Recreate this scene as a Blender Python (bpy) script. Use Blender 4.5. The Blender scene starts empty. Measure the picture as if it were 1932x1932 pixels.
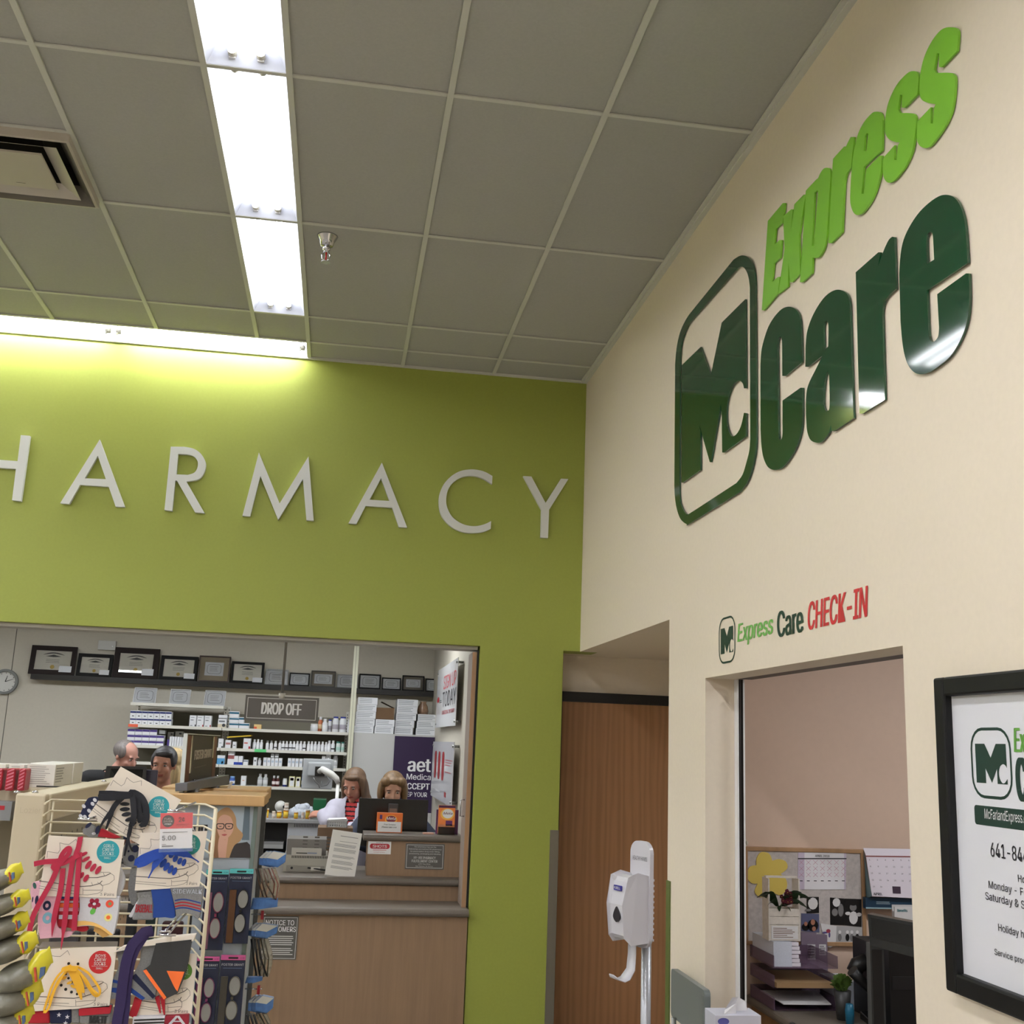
import bpy, bmesh, math, random
from mathutils import Vector, Matrix, Euler, Quaternion
from mathutils.geometry import tessellate_polygon
random.seed(7)
COL = bpy.context.scene.collection
PI = math.pi
CEIL = 4.30
# ------------------------------------------------------------------ camera
CAM = Vector((-1.5155, -6.982, 1.865)); FPX = 2072.9
cd = bpy.data.cameras.new('camera'); cam = bpy.data.objects.new('camera', cd); COL.objects.link(cam)
cam.location = CAM; cam.rotation_euler = (1.7803, -0.0376, -0.1554)
cd.sensor_width = 36; cd.lens = FPX / 1932 * 36; cd.clip_start = .05; cd.clip_end = 100
bpy.context.scene.camera = cam
ROT = Euler((1.7803, -0.0376, -0.1554)).to_matrix()
def at(u, v, ax, val):
    """point where the sight line through photo pixel (u, v) meets the plane ax = val"""
    d = ROT @ Vector(((u - 966) / FPX, -(v - 966) / FPX, -1)); i = 'XYZ'.index(ax)
    return CAM + d * ((val - CAM[i]) / d[i])
# ------------------------------------------------------------------ materials
def lin(c):
    c /= 255.0
    return c / 12.92 if c <= .04045 else ((c + .055) / 1.055) ** 2.4
MC = {}
def M(r, g, b, rough=.5, metal=0, em=0, trans=0, coat=0, noise=0, scale=20, bump=0, spec=.5, alpha=1, kind=None):
    key = (r, g, b, rough, metal, em, trans, coat, noise, scale, bump, spec, alpha, kind)
    if key in MC: return MC[key]
    m = bpy.data.materials.new('surface'); m.use_nodes = True; nt = m.node_tree; p = nt.nodes['Principled BSDF']
    c = (lin(r), lin(g), lin(b), 1)
    p.inputs['Base Color'].default_value = c
    p.inputs['Roughness'].default_value = rough; p.inputs['Metallic'].default_value = metal
    p.inputs['Specular IOR Level'].default_value = spec
    p.inputs['Coat Weight'].default_value = coat; p.inputs['Coat Roughness'].default_value = .03
    p.inputs['Transmission Weight'].default_value = trans; p.inputs['Alpha'].default_value = alpha
    if em:
        p.inputs['Emission Color'].default_value = c; p.inputs['Emission Strength'].default_value = em
    tc = nt.nodes.new('ShaderNodeTexCoord')
    if noise or kind:
        mx = nt.nodes.new('ShaderNodeMix'); mx.data_type = 'RGBA'
        mx.inputs[6].default_value = c
        k = 1 - (noise or .25)
        mx.inputs[7].default_value = (c[0] * k, c[1] * k, c[2] * k, 1)
        mp = nt.nodes.new('ShaderNodeMapping'); nt.links.new(tc.outputs['Object'], mp.inputs[0])
        n = nt.nodes.new('ShaderNodeTexNoise'); n.inputs['Scale'].default_value = scale; n.inputs['Detail'].default_value = 4
        if kind == 'grain': mp.inputs['Scale'].default_value = (1, 1, .06)
        if kind == 'oak':
            mp.inputs['Scale'].default_value = (1, 1, .07); n.inputs['Distortion'].default_value = .6
        nt.links.new(mp.outputs[0], n.inputs['Vector'])
        src = n.outputs['Fac']
        if kind == 'oak':
            w = nt.nodes.new('ShaderNodeTexWave'); w.wave_type = 'RINGS'; w.rings_direction = 'Z'
            mp2 = nt.nodes.new('ShaderNodeMapping'); mp2.inputs['Scale'].default_value = (3.2, .6, .22); mp2.inputs['Location'].default_value = (.4, 0, .3)
            nt.links.new(tc.outputs['Object'], mp2.inputs[0]); nt.links.new(mp2.outputs[0], w.inputs['Vector'])
            w.inputs['Scale'].default_value = 2.2; w.inputs['Distortion'].default_value = 9; w.inputs['Detail'].default_value = 3; w.inputs['Detail Scale'].default_value = 1.3
            ad = nt.nodes.new('ShaderNodeMath'); ad.operation = 'MULTIPLY'
            nt.links.new(w.outputs['Fac'], ad.inputs[0]); nt.links.new(n.outputs['Fac'], ad.inputs[1]); src = ad.outputs[0]
        rp = nt.nodes.new('ShaderNodeMapRange'); rp.inputs[1].default_value = .3 if kind != 'oak' else .05; rp.inputs[2].default_value = .7 if kind != 'oak' else .55
        nt.links.new(src, rp.inputs[0]); nt.links.new(rp.outputs[0], mx.inputs[0]); nt.links.new(mx.outputs[2], p.inputs['Base Color'])
    if bump:
        n2 = nt.nodes.new('ShaderNodeTexNoise'); n2.inputs['Scale'].default_value = scale * 6
        b2 = nt.nodes.new('ShaderNodeBump'); b2.inputs['Strength'].default_value = bump; b2.inputs['Distance'].default_value = .002
        nt.links.new(tc.outputs['Object'], n2.inputs['Vector']); nt.links.new(n2.outputs['Fac'], b2.inputs['Height']); nt.links.new(b2.outputs[0], p.inputs['Normal'])
    MC[key] = m; return m
# ------------------------------------------------------------------ frames: a flat 2D drawing plane standing in the room
class Fr:
    def __init__(s, o, u, v):
        s.o = Vector(o); s.u = Vector(u).normalized(); s.v = Vector(v).normalized(); s.n = s.u.cross(s.v).normalized()
    def P(s, a, b, d=0): return s.o + s.u * a + s.v * b + s.n * d
    def c(s, p): q = Vector(p) - s.o; return (q.dot(s.u), q.dot(s.v))
class QF:                                                        # frame spanned by four corner points (0..1, 0..1)
    def __init__(s, bl, br, tr, tl, flip=1):
        s.q = [Vector(p) for p in (bl, br, tr, tl)]; s.n = ((s.q[1] - s.q[0]).cross(s.q[3] - s.q[0])).normalized() * flip
    def P(s, a, b, d=0):
        q = s.q; return q[0] * (1 - a) * (1 - b) + q[1] * a * (1 - b) + q[2] * a * b + q[3] * (1 - a) * b + s.n * d
def FY(y): return Fr((0, y, 0), (1, 0, 0), (0, 0, 1))          # faces the store (-Y); coords X, Z
def FX(x): return Fr((x, 0, 0), (0, -1, 0), (0, 0, 1))         # faces -X; coords -Y, Z
def on(fr, ax, val, pts):                                       # photo pixels -> frame coords
    return [tuple(fr.c(at(p[0], p[1], ax, val))) + tuple(p[2:]) for p in pts]
def crop(ox, oy, s, pts): return [(ox + p[0] / s, oy + p[1] / s) + tuple(p[2:]) for p in pts]
def sm(pts, k=5, closed=True):
    out = []; n = len(pts); rng = range(n if closed else n - 1)
    g = lambda i: (pts[i % n][0], pts[i % n][1]); s_ = lambda i: len(pts[i % n]) > 2
    for i in rng:
        a, b = g(i), g(i + 1)
        out.append(a)
        if s_(i) or s_(i + 1):
            p0 = g(i - 1) if s_(i) else a; p3 = g(i + 2) if s_(i + 1) else b
            for j in range(1, k):
                t = j / k; t2 = t * t; t3 = t2 * t
                out.append(tuple(.5 * (2 * a[q] + (b[q] - p0[q]) * t + (2 * p0[q] - 5 * a[q] + 4 * b[q] - p3[q]) * t2 + (3 * a[q] - p0[q] - 3 * b[q] + p3[q]) * t3) for q in (0, 1)))
    if not closed: out.append(g(n - 1))
    return out
def circ(cx, cy, rx, ry=None, n=24): ry = ry or rx; return [(cx + rx * math.cos(2 * PI * i / n), cy + ry * math.sin(2 * PI * i / n)) for i in range(n)]
def rrect(x0, y0, x1, y1, r, n=5):
    o = []
    for cx, cy, a in ((x1 - r, y1 - r, 0), (x0 + r, y1 - r, 90), (x0 + r, y0 + r, 180), (x1 - r, y0 + r, 270)):
        for i in range(n + 1):
            t = math.radians(a + 90 * i / n); o.append((cx + r * math.cos(t), cy + r * math.sin(t)))
    return o
TC = {}
FONT = None
try:                                                            # Blender's own bundled sans; falls back to its built-in font
    import os
    FONT = bpy.data.fonts.load(os.path.join(bpy.utils.resource_path('LOCAL'), 'datafiles', 'fonts', 'Inter.woff2'))
except Exception: FONT = None
def glyphs(s, bold=0, shear=0):
    k = (s, bold, shear)
    if k in TC: return TC[k]
    cu = bpy.data.curves.new('t', 'FONT'); cu.body = s
    if FONT: cu.font = FONT; cu.size = 1; cu.resolution_u = 3; cu.offset = bold; cu.shear = shear
    ob = bpy.data.objects.new('t', cu); me = bpy.data.meshes.new_from_object(ob)
    vs = [(v.co.x, v.co.y) for v in me.vertices]; fs = [tuple(f.vertices) for f in me.polygons]
    bpy.data.objects.remove(ob); bpy.data.curves.remove(cu); bpy.data.meshes.remove(me)
    x0 = min(v[0] for v in vs); x1 = max(v[0] for v in vs); y0 = min(v[1] for v in vs); y1 = max(v[1] for v in vs)
    TC[k] = ([((v[0] - x0) / (x1 - x0), (v[1] - y0) / (y1 - y0)) for v in vs], fs, (x1 - x0) / (y1 - y0)); return TC[k]
# ------------------------------------------------------------------ mesh builder
class MB:
    def __init__(s): s.bm = bmesh.new(); s.m = []
    def mi(s, m):
        if m not in s.m: s.m.append(m)
        return s.m.index(m)
    def f(s, vs, m, smooth=False):
        try: fc = s.bm.faces.new(vs)
        except ValueError: return
        fc.material_index = s.mi(m); fc.smooth = smooth; return fc
    def quad(s, ps, m): s.f([s.bm.verts.new(p) for p in ps], m); return s
    def hexa(s, P8, m):
        v = [s.bm.verts.new(p) for p in P8]
        for q in ((0, 3, 2, 1), (4, 5, 6, 7), (0, 1, 5, 4), (1, 2, 6, 5), (2, 3, 7, 6), (3, 0, 4, 7)): s.f([v[i] for i in q], m)
        return s
    def box(s, x0, y0, z0, x1, y1, z1, m):
        return s.hexa([Vector(p) for p in ((x0, y0, z0), (x1, y0, z0), (x1, y1, z0), (x0, y1, z0), (x0, y0, z1), (x1, y0, z1), (x1, y1, z1), (x0, y1, z1))], m)
    def fbox(s, fr, x0, y0, x1, y1, d0, d1, m):
        return s.hexa([fr.P(x0, y0, d0), fr.P(x1, y0, d0), fr.P(x1, y1, d0), fr.P(x0, y1, d0), fr.P(x0, y0, d1), fr.P(x1, y0, d1), fr.P(x1, y1, d1), fr.P(x0, y1, d1)], m)
    def poly(s, fr, pts, d0, d1, m, holes=(), side=None):
        loops = [list(pts)] + [list(h) for h in holes]
        flat = [p for l in loops for p in l]
        tris = tessellate_polygon([[Vector((p[0], p[1], 0)) for p in l] for l in loops])
        A = [s.bm.verts.new(fr.P(p[0], p[1], d1)) for p in flat]
        for t in tris:
            a, b, c = (flat[i] for i in t)
            cr = (b[0] - a[0]) * (c[1] - a[1]) - (b[1] - a[1]) * (c[0] - a[0])
            if abs(cr) < 1e-14: continue
            s.f([A[i] for i in (t if cr > 0 else t[::-1])], m)
        if d0 is not None and d0 != d1:
            B = [s.bm.verts.new(fr.P(p[0], p[1], d0)) for p in flat]
            for t in tris:
                a, b, c = (flat[i] for i in t)
                cr = (b[0] - a[0]) * (c[1] - a[1]) - (b[1] - a[1]) * (c[0] - a[0])
                if abs(cr) < 1e-14: continue
                s.f([B[i] for i in (t[::-1] if cr > 0 else t)], m)
            k = 0
            for li, l in enumerate(loops):
                ar = sum(l[i][0] * l[(i + 1) % len(l)][1] - l[(i + 1) % len(l)][0] * l[i][1] for i in range(len(l)))
                fw = (ar > 0) == (li == 0)
                for i in range(len(l)):
                    a, b = k + i, k + (i + 1) % len(l)
                    q = [B[a], B[b], A[b], A[a]]
                    s.f(q if fw else q[::-1], side or m)
                k += len(l)
        return s
    def text(s, fr, t, x0, y0, x1, y1, d, m, bold=0, shear=0):
        vs, fs, _ = glyphs(t, 0, shear)
        e = min(bold * abs(y1 - y0) * .9, (x1 - x0) * .05); x0 += e; x1 -= e     # heavier strokes: side-by-side copies
        for i, k in enumerate((0,) if not bold else (-1, -.33, .33, 1)):
            for fi, q in enumerate(fs):
                dd = d + i * .0002 + (fi % 5) * .00003
                s.f([s.bm.verts.new(fr.P(x0 + (x1 - x0) * vs[j][0] + e * k, y0 + (y1 - y0) * vs[j][1], dd)) for j in q], m)
        return s
    def pline(s, f, pts, w, d, m):
        for (ax, ay), (bx, by) in zip(pts, pts[1:]):
            A, B = f.P(ax, ay, d), f.P(bx, by, d); t = B - A
            if t.length < 1e-6: continue
            t.normalize(); n = (f.n.cross(t)) * w / 2; A = A - t * w * .2; B = B + t * w * .2
            s.f([s.bm.verts.new(q) for q in (A - n, B - n, B + n, A + n)], m)
        return s
    def lines(s, fr, x0, y0, x1, y1, n, d, m, fill=.45, ragged=.35):      # rows of print too small to read
        h = (y1 - y0) / n
        for i in range(n):
            xr = x1 - (x1 - x0) * ragged * random.random(); yb = y1 - h * (i + 1)
            s.fbox(fr, x0, yb + h * (1 - fill) / 2, xr, yb + h * (1 + fill) / 2, d, d + .0002, m)
        return s
    def ring(s, c, ax, r, n, ry=None, rot=0):
        z = Vector(ax).normalized(); x = z.orthogonal().normalized() if abs(z.z) < .999 else Vector((1, 0, 0)); y = z.cross(x)
        return [s.bm.verts.new(Vector(c) + x * r * math.cos(2 * PI * i / n + rot) + y * (ry or r) * math.sin(2 * PI * i / n + rot)) for i in range(n)]
    def skin(s, rings, m, cap=(1, 1), smooth=True):
        n = len(rings[0])
        for a, b in zip(rings, rings[1:]):
            for i in range(n): s.f([a[i], a[(i + 1) % n], b[(i + 1) % n], b[i]], m, smooth)
        if cap[0]: s.f(rings[0][::-1], m)
        if cap[1]: s.f(rings[-1], m)
        return s
    def cyl(s, p0, p1, r0, m, r1=None, n=16, cap=(1, 1)):
        p0 = Vector(p0); p1 = Vector(p1); ax = p1 - p0; z = ax.normalized(); x = z.orthogonal().normalized(); y = z.cross(x)
        R = []
        for p, r in ((p0, r0), (p1, r0 if r1 is None else r1)):
            R.append([s.bm.verts.new(p + x * r * math.cos(2 * PI * i / n) + y * r * math.sin(2 * PI * i / n)) for i in range(n)])
        return s.skin(R, m, cap)
    def tube(s, pts, r, m, n=8):
        pts = [Vector(p) for p in pts]; R = []; x = None
        for i, p in enumerate(pts):
            t = (pts[min(i + 1, len(pts) - 1)] - pts[max(i - 1, 0)]).normalized()
            if x is None: x = t.orthogonal().normalized()
            x = (x - t * x.dot(t)).normalized(); y = t.cross(x); rr = r[i] if isinstance(r, (list, tuple)) else r
            R.append([s.bm.verts.new(p + x * rr * math.cos(2 * PI * j / n) + y * rr * math.sin(2 * PI * j / n)) for j in range(n)])
        return s.skin(R, m)
    def lathe(s, o, prof, m, n=20, ms=None, ax=(0, 0, 1), sq=1):
        o = Vector(o); z = Vector(ax).normalized(); x = Vector((1, 0, 0)) if abs(z.x) < .9 else Vector((0, 1, 0)); x = (x - z * x.dot(z)).normalized(); y = z.cross(x)
        R = [[s.bm.verts.new(o + z * h + x * r * math.cos(2 * PI * j / n) + y * r * sq * math.sin(2 * PI * j / n)) for j in range(n)] for r, h in prof]
        for k in range(len(R) - 1):
            mm = ms[k] if ms else m
            for i in range(n): s.f([R[k][i], R[k][(i + 1) % n], R[k + 1][(i + 1) % n], R[k + 1][i]], mm, True)
        s.f(R[0][::-1], ms[0] if ms else m); s.f(R[-1], ms[-1] if ms else m); return s
    def strip(s, pts, ws, nrm, th, m):               # flat ribbon along 3D points
        pts = [Vector(p) for p in pts]; nrm = Vector(nrm).normalized(); R = []
        for i, p in enumerate(pts):
            t = (pts[min(i + 1, len(pts) - 1)] - pts[max(i - 1, 0)]).normalized(); w = t.cross(nrm).normalized(); ww = (ws[i] if isinstance(ws, (list, tuple)) else ws) / 2
            R.append([s.bm.verts.new(q) for q in (p - w * ww - nrm * th / 2, p + w * ww - nrm * th / 2, p + w * ww + nrm * th / 2, p - w * ww + nrm * th / 2)])
        return s.skin(R, m, smooth=False)
    def build(s, name, parent=None, bevel=0, seg=2, auto=True):
        bm = s.bm; bmesh.ops.recalc_face_normals(bm, faces=[f for f in bm.faces if True]) if False else None
        co = [v.co for v in bm.verts]
        lo = Vector([min(c[i] for c in co) for i in range(3)]); hi = Vector([max(c[i] for c in co) for i in range(3)])
        org = parent['_w'] if parent is not None and '_w' in parent else Vector(((lo.x + hi.x) / 2, (lo.y + hi.y) / 2, lo.z))
        org = Vector(org)
        off = org
        for v in bm.verts: v.co -= off
        me = bpy.data.meshes.new(name)
        bm.to_mesh(me); bm.free()
        for m in s.m: me.materials.append(m)
        o = bpy.data.objects.new(name, me); COL.objects.link(o)
        if parent is None: o.location = org; o['_w'] = tuple(org)
        else: o.parent = parent; o['_w'] = tuple(org)
        if bevel:
            b = o.modifiers.new('bevel', 'BEVEL'); b.width = bevel; b.segments = seg; b.limit_method = 'ANGLE'; b.angle_limit = math.radians(40)
        return o
ALL = []
def tag(o, label, cat, group=None):
    o['label'] = label; o['category'] = cat
    if group: o['group'] = group
    return o
def struct(o): o['kind'] = 'structure'; return o
def thing(name, loc, label, cat, group=None):
    o = bpy.data.objects.new(name, None); COL.objects.link(o); o.location = loc; o['_w'] = tuple(loc); o.empty_display_size = .02
    return tag(o, label, cat, group)
def dup(root, loc, label=None, rz=None):
    c = root.copy(); COL.objects.link(c); c.location = loc
    if rz is not None: c.rotation_euler = (0, 0, rz)
    if label: c['label'] = label
    for ch in list(root.children):
        d = ch.copy(); COL.objects.link(d); d.parent = c
        for g in list(ch.children):
            e = g.copy(); COL.objects.link(e); e.parent = d
    return c
# ================================================================== SETTING
GREEN = M(156, 165, 70, .55, noise=.05, scale=60, bump=.08)
CREAM = M(233, 220, 200, .6, noise=.03, scale=50, bump=.06)
TILE = M(178, 177, 170, .9, noise=.06, scale=90, bump=.3)
TBAR = M(206, 206, 196, .45)
WHITE = M(235, 235, 235, .35); REFL = M(202, 205, 214, .3)
TUBE = M(252, 252, 253, .3, em=54); TUBE2 = M(250, 251, 255, .3, em=10)
DARK = M(12, 12, 13, .45); BLACK = M(8, 8, 9, .3)
CHROME = M(200, 200, 205, .15, metal=1); STEEL = M(150, 150, 148, .35, metal=.9)
PWALL = M(196, 190, 176, .6, noise=.04, scale=40)
BROWNW = M(212, 186, 166, .6, noise=.03, scale=30)
mb = MB()
mb.poly(FY(0), [(-7.2, .0), (-7.2, 2.478), (-.650, 2.478), (-.650, 0), (-.1086, 0), (-.1086, 2.475), (.12, 2.475), (.12, 4.4), (-9, 4.4), (-9, 0)], -.2, 0, GREEN)
struct(mb.build('wall_back', bevel=.014, seg=3))
mb = MB()
fx = FX(0)
mb.poly(fx, [(0, 2.475), (1.971, 2.475), (1.971, 0), (12, 0), (12, 4.4), (0, 4.4)], -.125, 0, CREAM, holes=[[(2.496, .78), (4.160, .78), (4.160, 2.173), (2.496, 2.173)]])
struct(mb.build('wall_right'))
# entrance alcove behind the corner of the two walls
mb = MB(); mb.box(.0005, -1.9705, 2.4755, .96, .2, 2.6, CREAM); mb.box(-.40, .2005, 2.4755, .96, .36, 2.6, CREAM); struct(mb.build('ceiling_alcove'))
mb = MB(); mb.box(.95, -1.97, 0, 1.0, .33, 2.475, CREAM); struct(mb.build('wall_alcove_right'))
mb = MB(); mb.box(-.40, .335, 2.232, .95, .40, 2.475, CREAM); mb.box(-.40, .335, 0, -.12, .40, 2.232, CREAM); struct(mb.build('wall_alcove_back'))
OAK = M(158, 114, 76, .42, kind='oak', noise=.2, scale=26)
mb = MB(); mb.box(-.045, .30, .01, .945, .345, 2.166, OAK); o = struct(mb.build('door_1'))
mb = MB(); mb.box(-.115, .285, 2.168, .95, .335, 2.232, DARK); mb.box(-.115, .285, 0, -.048, .335, 2.168, DARK); struct(mb.build('trim_door_frame'))
# check-in room behind the right wall
mb = MB(); mb.box(.125, -1.99, 0, 3.2, -1.972, 2.75, BROWNW); struct(mb.build('wall_check_in_back'))
mb = MB(); mb.box(3.2, -5.4, 0, 3.25, -1.972, 2.75, BROWNW); struct(mb.build('wall_check_in_right'))
mb = MB(); mb.box(.125, -5.45, 0, 3.2, -5.4, 2.75, BROWNW); struct(mb.build('wall_check_in_front'))
mb = MB(); mb.box(.125, -5.45, 2.75, 3.25, -1.972, 2.8, TILE); struct(mb.build('ceiling_check_in'))
# window into the check-in room: jamb lining, black and white sliding glass track
mb = MB()
mb.box(.1255, -2.53, .83, .133, -2.4965, 2.172, WHITE); mb.box(.133, -2.53, .83, .152, -2.500, 2.172, BLACK); mb.box(.152, -2.53, .83, .159, -2.498, 2.172, WHITE)
mb.box(.1255, -4.16, 2.173, .19, -2.53, 2.20, DARK)
struct(mb.build('window_1'))
mb = MB(); mb.box(.138, -2.532, .84, .140, -2.5305, 2.17, M(120, 120, 125, .3, metal=.8)); struct(mb.build('trim_window_track'))
# pharmacy room shell
mb = MB(); mb.box(-8, 3.4, 0, .0, 3.5, 3.0, PWALL)
for x in (-4.40,): mb.box(x, 3.398, 0, x + .006, 3.4, 2.9, M(90, 86, 78, .7))
struct(mb.build('wall_pharmacy_back'))
mb = MB(); mb.box(-.655, .2, 0, -.60, 3.4, 2.95, PWALL); struct(mb.build('wall_pharmacy_right'))
mb = MB(); mb.box(-8.05, .2, 0, -8, 3.4, 2.95, PWALL); struct(mb.build('wall_pharmacy_left'))
mb = MB(); mb.box(-8, .2, 2.92, -.6, 3.4, 2.97, TILE); struct(mb.build('ceiling_pharmacy'))
mb = MB(); mb.box(-8, .0, 0, -.655, 3.4, .20, M(120, 112, 100, .5)); struct(mb.build('floor_pharmacy'))
mb = MB(); mb.box(-7.2, .03, 2.455, -.662, .19, 2.4775, M(165, 160, 146, .5)); struct(mb.build('trim_shutter_track'))
# big store
mb = MB(); mb.box(-12, -14, -.1, 3.3, 3.5, 0, M(160, 156, 148, .35, noise=.08, scale=8)); struct(mb.build('floor'))
mb = MB(); mb.box(-12.1, -14, 0, -12, 0, 4.4, CREAM); struct(mb.build('wall_left'))
mb = MB(); mb.box(-12, -14.1, 0, 0.2, -14, 4.4, CREAM); struct(mb.build('wall_front'))
mb = MB(); mb.box(-12, 0, 0, -9, .2, 4.4, GREEN); struct(mb.build('wall_back_side'))
# ceiling: tegular tiles in a T-bar grid, open where light troffers and the air diffuser sit
XS = [0, -.031, -.641, -1.251, -1.861, -2.176, -2.786, -3.396, -4.006, -4.616, -5.226, -5.541, -6.151, -6.761, -7.371, -7.981, -8.591, -8.906, -9.516, -10.126, -10.736, -11.346, -12]
YS = [0, -.3055, -.738, -1.958, -3.178, -4.398, -5.618, -6.838, -8.058, -9.278, -10.498, -11.718, -12.938, -14]
LX = (-2.176, -5.541, -8.906)
mb = MB()
for i in range(len(XS) - 1):
    x1, x0 = XS[i], XS[i + 1]
    for j in range(len(YS) - 1):
        y1, y0 = YS[j], YS[j + 1]
        if x0 in LX and j >= 2 and j < 12: continue
        if j == 0 and x0 < -1.9 and x0 > -11: continue
        if x0 == -3.396 and j == 3: pass
        if x0 == -3.396 and j == 3:
            mb.box(x0, y0, 4.306, x1, -2.568, 4.32, TILE); continue
        mb.box(x0 + .004, y0 + .004, 4.306, x1 - .004, y1 - .004, 4.32, TILE)
mb.box(-12, -14, 4.45, .1, 0, 4.5, TILE)
for x in XS[1:-1]: mb.box(x - .012, -14, 4.296, x + .012, -.02 if x > -1.87 else -.3055, 4.304, TBAR)
for y in YS[1:-1]:
    for i in range(len(XS) - 1): mb.box(XS[i + 1] + .012, y - .010, 4.298, XS[i] - .012, y + .010, 4.304, TBAR)
mb.box(-3.396, -2.580, 4.298, -2.786, -2.556, 4.304, TBAR)
mb.box(-12, -.022, 4.290, -.0, -.0, 4.304, TBAR); mb.box(-.024, -12, 4.288, 0, -.02, 4.304, TBAR)
struct(mb.build('ceiling'))
# ---- recessed fluorescent troffers
def troffer(x0, x1, y0, y1, label, along='Y', group=None, ends=(1, 1), tubes=2, em=TUBE):
    t = thing('ceiling_light', ((x0 + x1) / 2, (y0 + y1) / 2, 4.30), label, 'ceiling light', group)
    mb = MB(); z0, z1 = 4.300, 4.385; g = .012; s = .045
    x0 += g; x1 -= g; y0 += g; y1 -= g
    V = lambda a, b, z: Vector((a, b, z))
    sx = s if along == 'Y' else s; sy = s
    ex0 = sy if ends[0] else 0; ex1 = sy if ends[1] else 0
    if along == 'X': x0 -= g * (1 - ends[0]); x1 += g * (1 - ends[1])
    a = [V(x0, y0, z0), V(x1, y0, z0), V(x1, y1, z0), V(x0, y1, z0)]
    lx, rx = (s, s) if along == 'Y' else (s * ends[0], s * ends[1])
    b = [V(x0 + lx, y0 + s, z1), V(x1 - rx, y0 + s, z1), V(x1 - rx, y1 - s, z1), V(x0 + lx, y1 - s, z1)]
    for i in range(4):
        if along == 'X' and ((i == 1 and not ends[1]) or (i == 3 and not ends[0])): continue
        mb.quad([a[i], b[i], b[(i + 1) % 4], a[(i + 1) % 4]], REFL)
    mb.quad(b, REFL)
    # outer back of the housing
    mb.box(x0, y0, 4.395, x1, y1, 4.40, WHITE)
    # raised ballast cover along the middle
    xm, ym = (x0 + x1) / 2, (y0 + y1) / 2
    if along == 'Y': mb.box(xm - .03, y0 + .05, 4.365, xm + .03, y1 - .05, 4.386, REFL)
    o = mb.build('housing', t)
    CAPM = M(190, 186, 170, .5)
    if along == 'Y':
        for dx in (-.052, .052)[:tubes]:
            x = xm + dx
            mb = MB(); mb.cyl((x, y0 + .035, 4.338), (x, y1 - .035, 4.338), .0155, em, n=12)
            k = mb.build('fluorescent_tube', t)
            for ya, yb in ((y0 + .018, y0 + .05), (y1 - .05, y1 - .018)):
                mb = MB(); mb.cyl((x, ya, 4.338), (x, yb, 4.338), .0165, CAPM, n=12); mb.box(x - .012, min(ya, yb) if ya < ym else yb - .008, 4.32, x + .012, (ya + .008) if ya < ym else yb, 4.385, WHITE); mb.build('tube_holder', t)
    else:
        for dy in (0.045, -.045)[:tubes]:
            y = ym + dy
            mb = MB(); mb.cyl((x0 + .035, y, 4.330), (x1 - .035, y, 4.330), .0155, em, n=12); mb.build('fluorescent_tube', t)
            for xa, xb in ((x0 + .018, x0 + .05), (x1 - .05, x1 - .018)):
                mb = MB(); mb.cyl((xa, y, 4.330), (xb, y, 4.330), .0165, CAPM, n=12); mb.box(min(xa, xb), y - .012, 4.31, min(xa, xb) + .01, y + .012, 4.385, WHITE); mb.build('tube_holder', t)
    return t
names = {2: 'lit two-tube ceiling troffer nearest the green wall', 3: 'lit two-tube ceiling troffer second from the green wall', 4: 'lit ceiling troffer cut by the top edge of the photo'}
for c, x in enumerate(LX):
    for j in range(2, 12):
        if c == 0: troffer(x, x + .315, YS[j + 1], YS[j], names.get(j, 'lit two-tube troffer further back along the same row'), group='row of ceiling troffers', em=TUBE2 if j < 5 else TUBE)
        else: troffer(x, x + .315, YS[j + 1], YS[j], 'lit two-tube troffer in a parallel row over the aisles', group='troffers over the aisles')
xr = -1.861; k = 0
while xr > -10.9:
    troffer(xr - 1.22, xr, -.3055, 0.0, ['lit strip light against the green wall, the end unit with its corner showing', 'lit strip light against the green wall, cut by the left edge of the photo'][min(k, 1)] if k < 2 else 'lit strip light further along the green wall', along='X', group='strip lights along the green wall', tubes=1, ends=(0, 1 if k == 0 else 0))
    xr -= 1.22; k += 1
# ---- air diffuser
t = thing('air_diffuser', (-3.091, -2.263, 4.30), 'square stepped ceiling air diffuser with its recess coloured dark as shade', 'air vent')
AIR = M(186, 178, 165, .4); VENT_SHADE = M(40, 38, 32, .9); fz = Fr((-3.091, -2.263, 0), (1, 0, 0), (0, -1, 0))  # faces down
def sq(h): return [(-h, -h), (h, -h), (h, h), (-h, h)]
def frust(mb, h0, z0, h1, z1, m):
    for i in range(4):
        a, b = sq(h0)[i], sq(h0)[(i + 1) % 4]; c, d = sq(h1)[i], sq(h1)[(i + 1) % 4]
        mb.quad([fz.P(a[0], a[1], -z0), fz.P(b[0], b[1], -z0), fz.P(d[0], d[1], -z1), fz.P(c[0], c[1], -z1)], m)
mb = MB(); frust(mb, .300, 4.302, .300, 4.262, AIR); frust(mb, .300, 4.262, .288, 4.260, AIR); frust(mb, .288, 4.260, .225, 4.33, M(110, 104, 92, .7)); frust(mb, .225, 4.33, .20, 4.42, VENT_SHADE); mb.quad([fz.P(*p, -4.42) for p in sq(.21)], VENT_SHADE); mb.build('outer_frame', t)  # shade of the cavity put into the dark colours of the inner faces
mb = MB(); frust(mb, .235, 4.262, .16, 4.30, AIR); frust(mb, .16, 4.3, .15, 4.34, VENT_SHADE); mb.build('middle_louvre', t)
mb = MB(); mb.fbox(fz, -.155, -.155, .155, .155, -4.272, -4.262, AIR); mb.fbox(fz, -.02, -.12, .02, -.118, -4.262, -4.2615, VENT_SHADE); mb.build('centre_plate', t)
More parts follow.
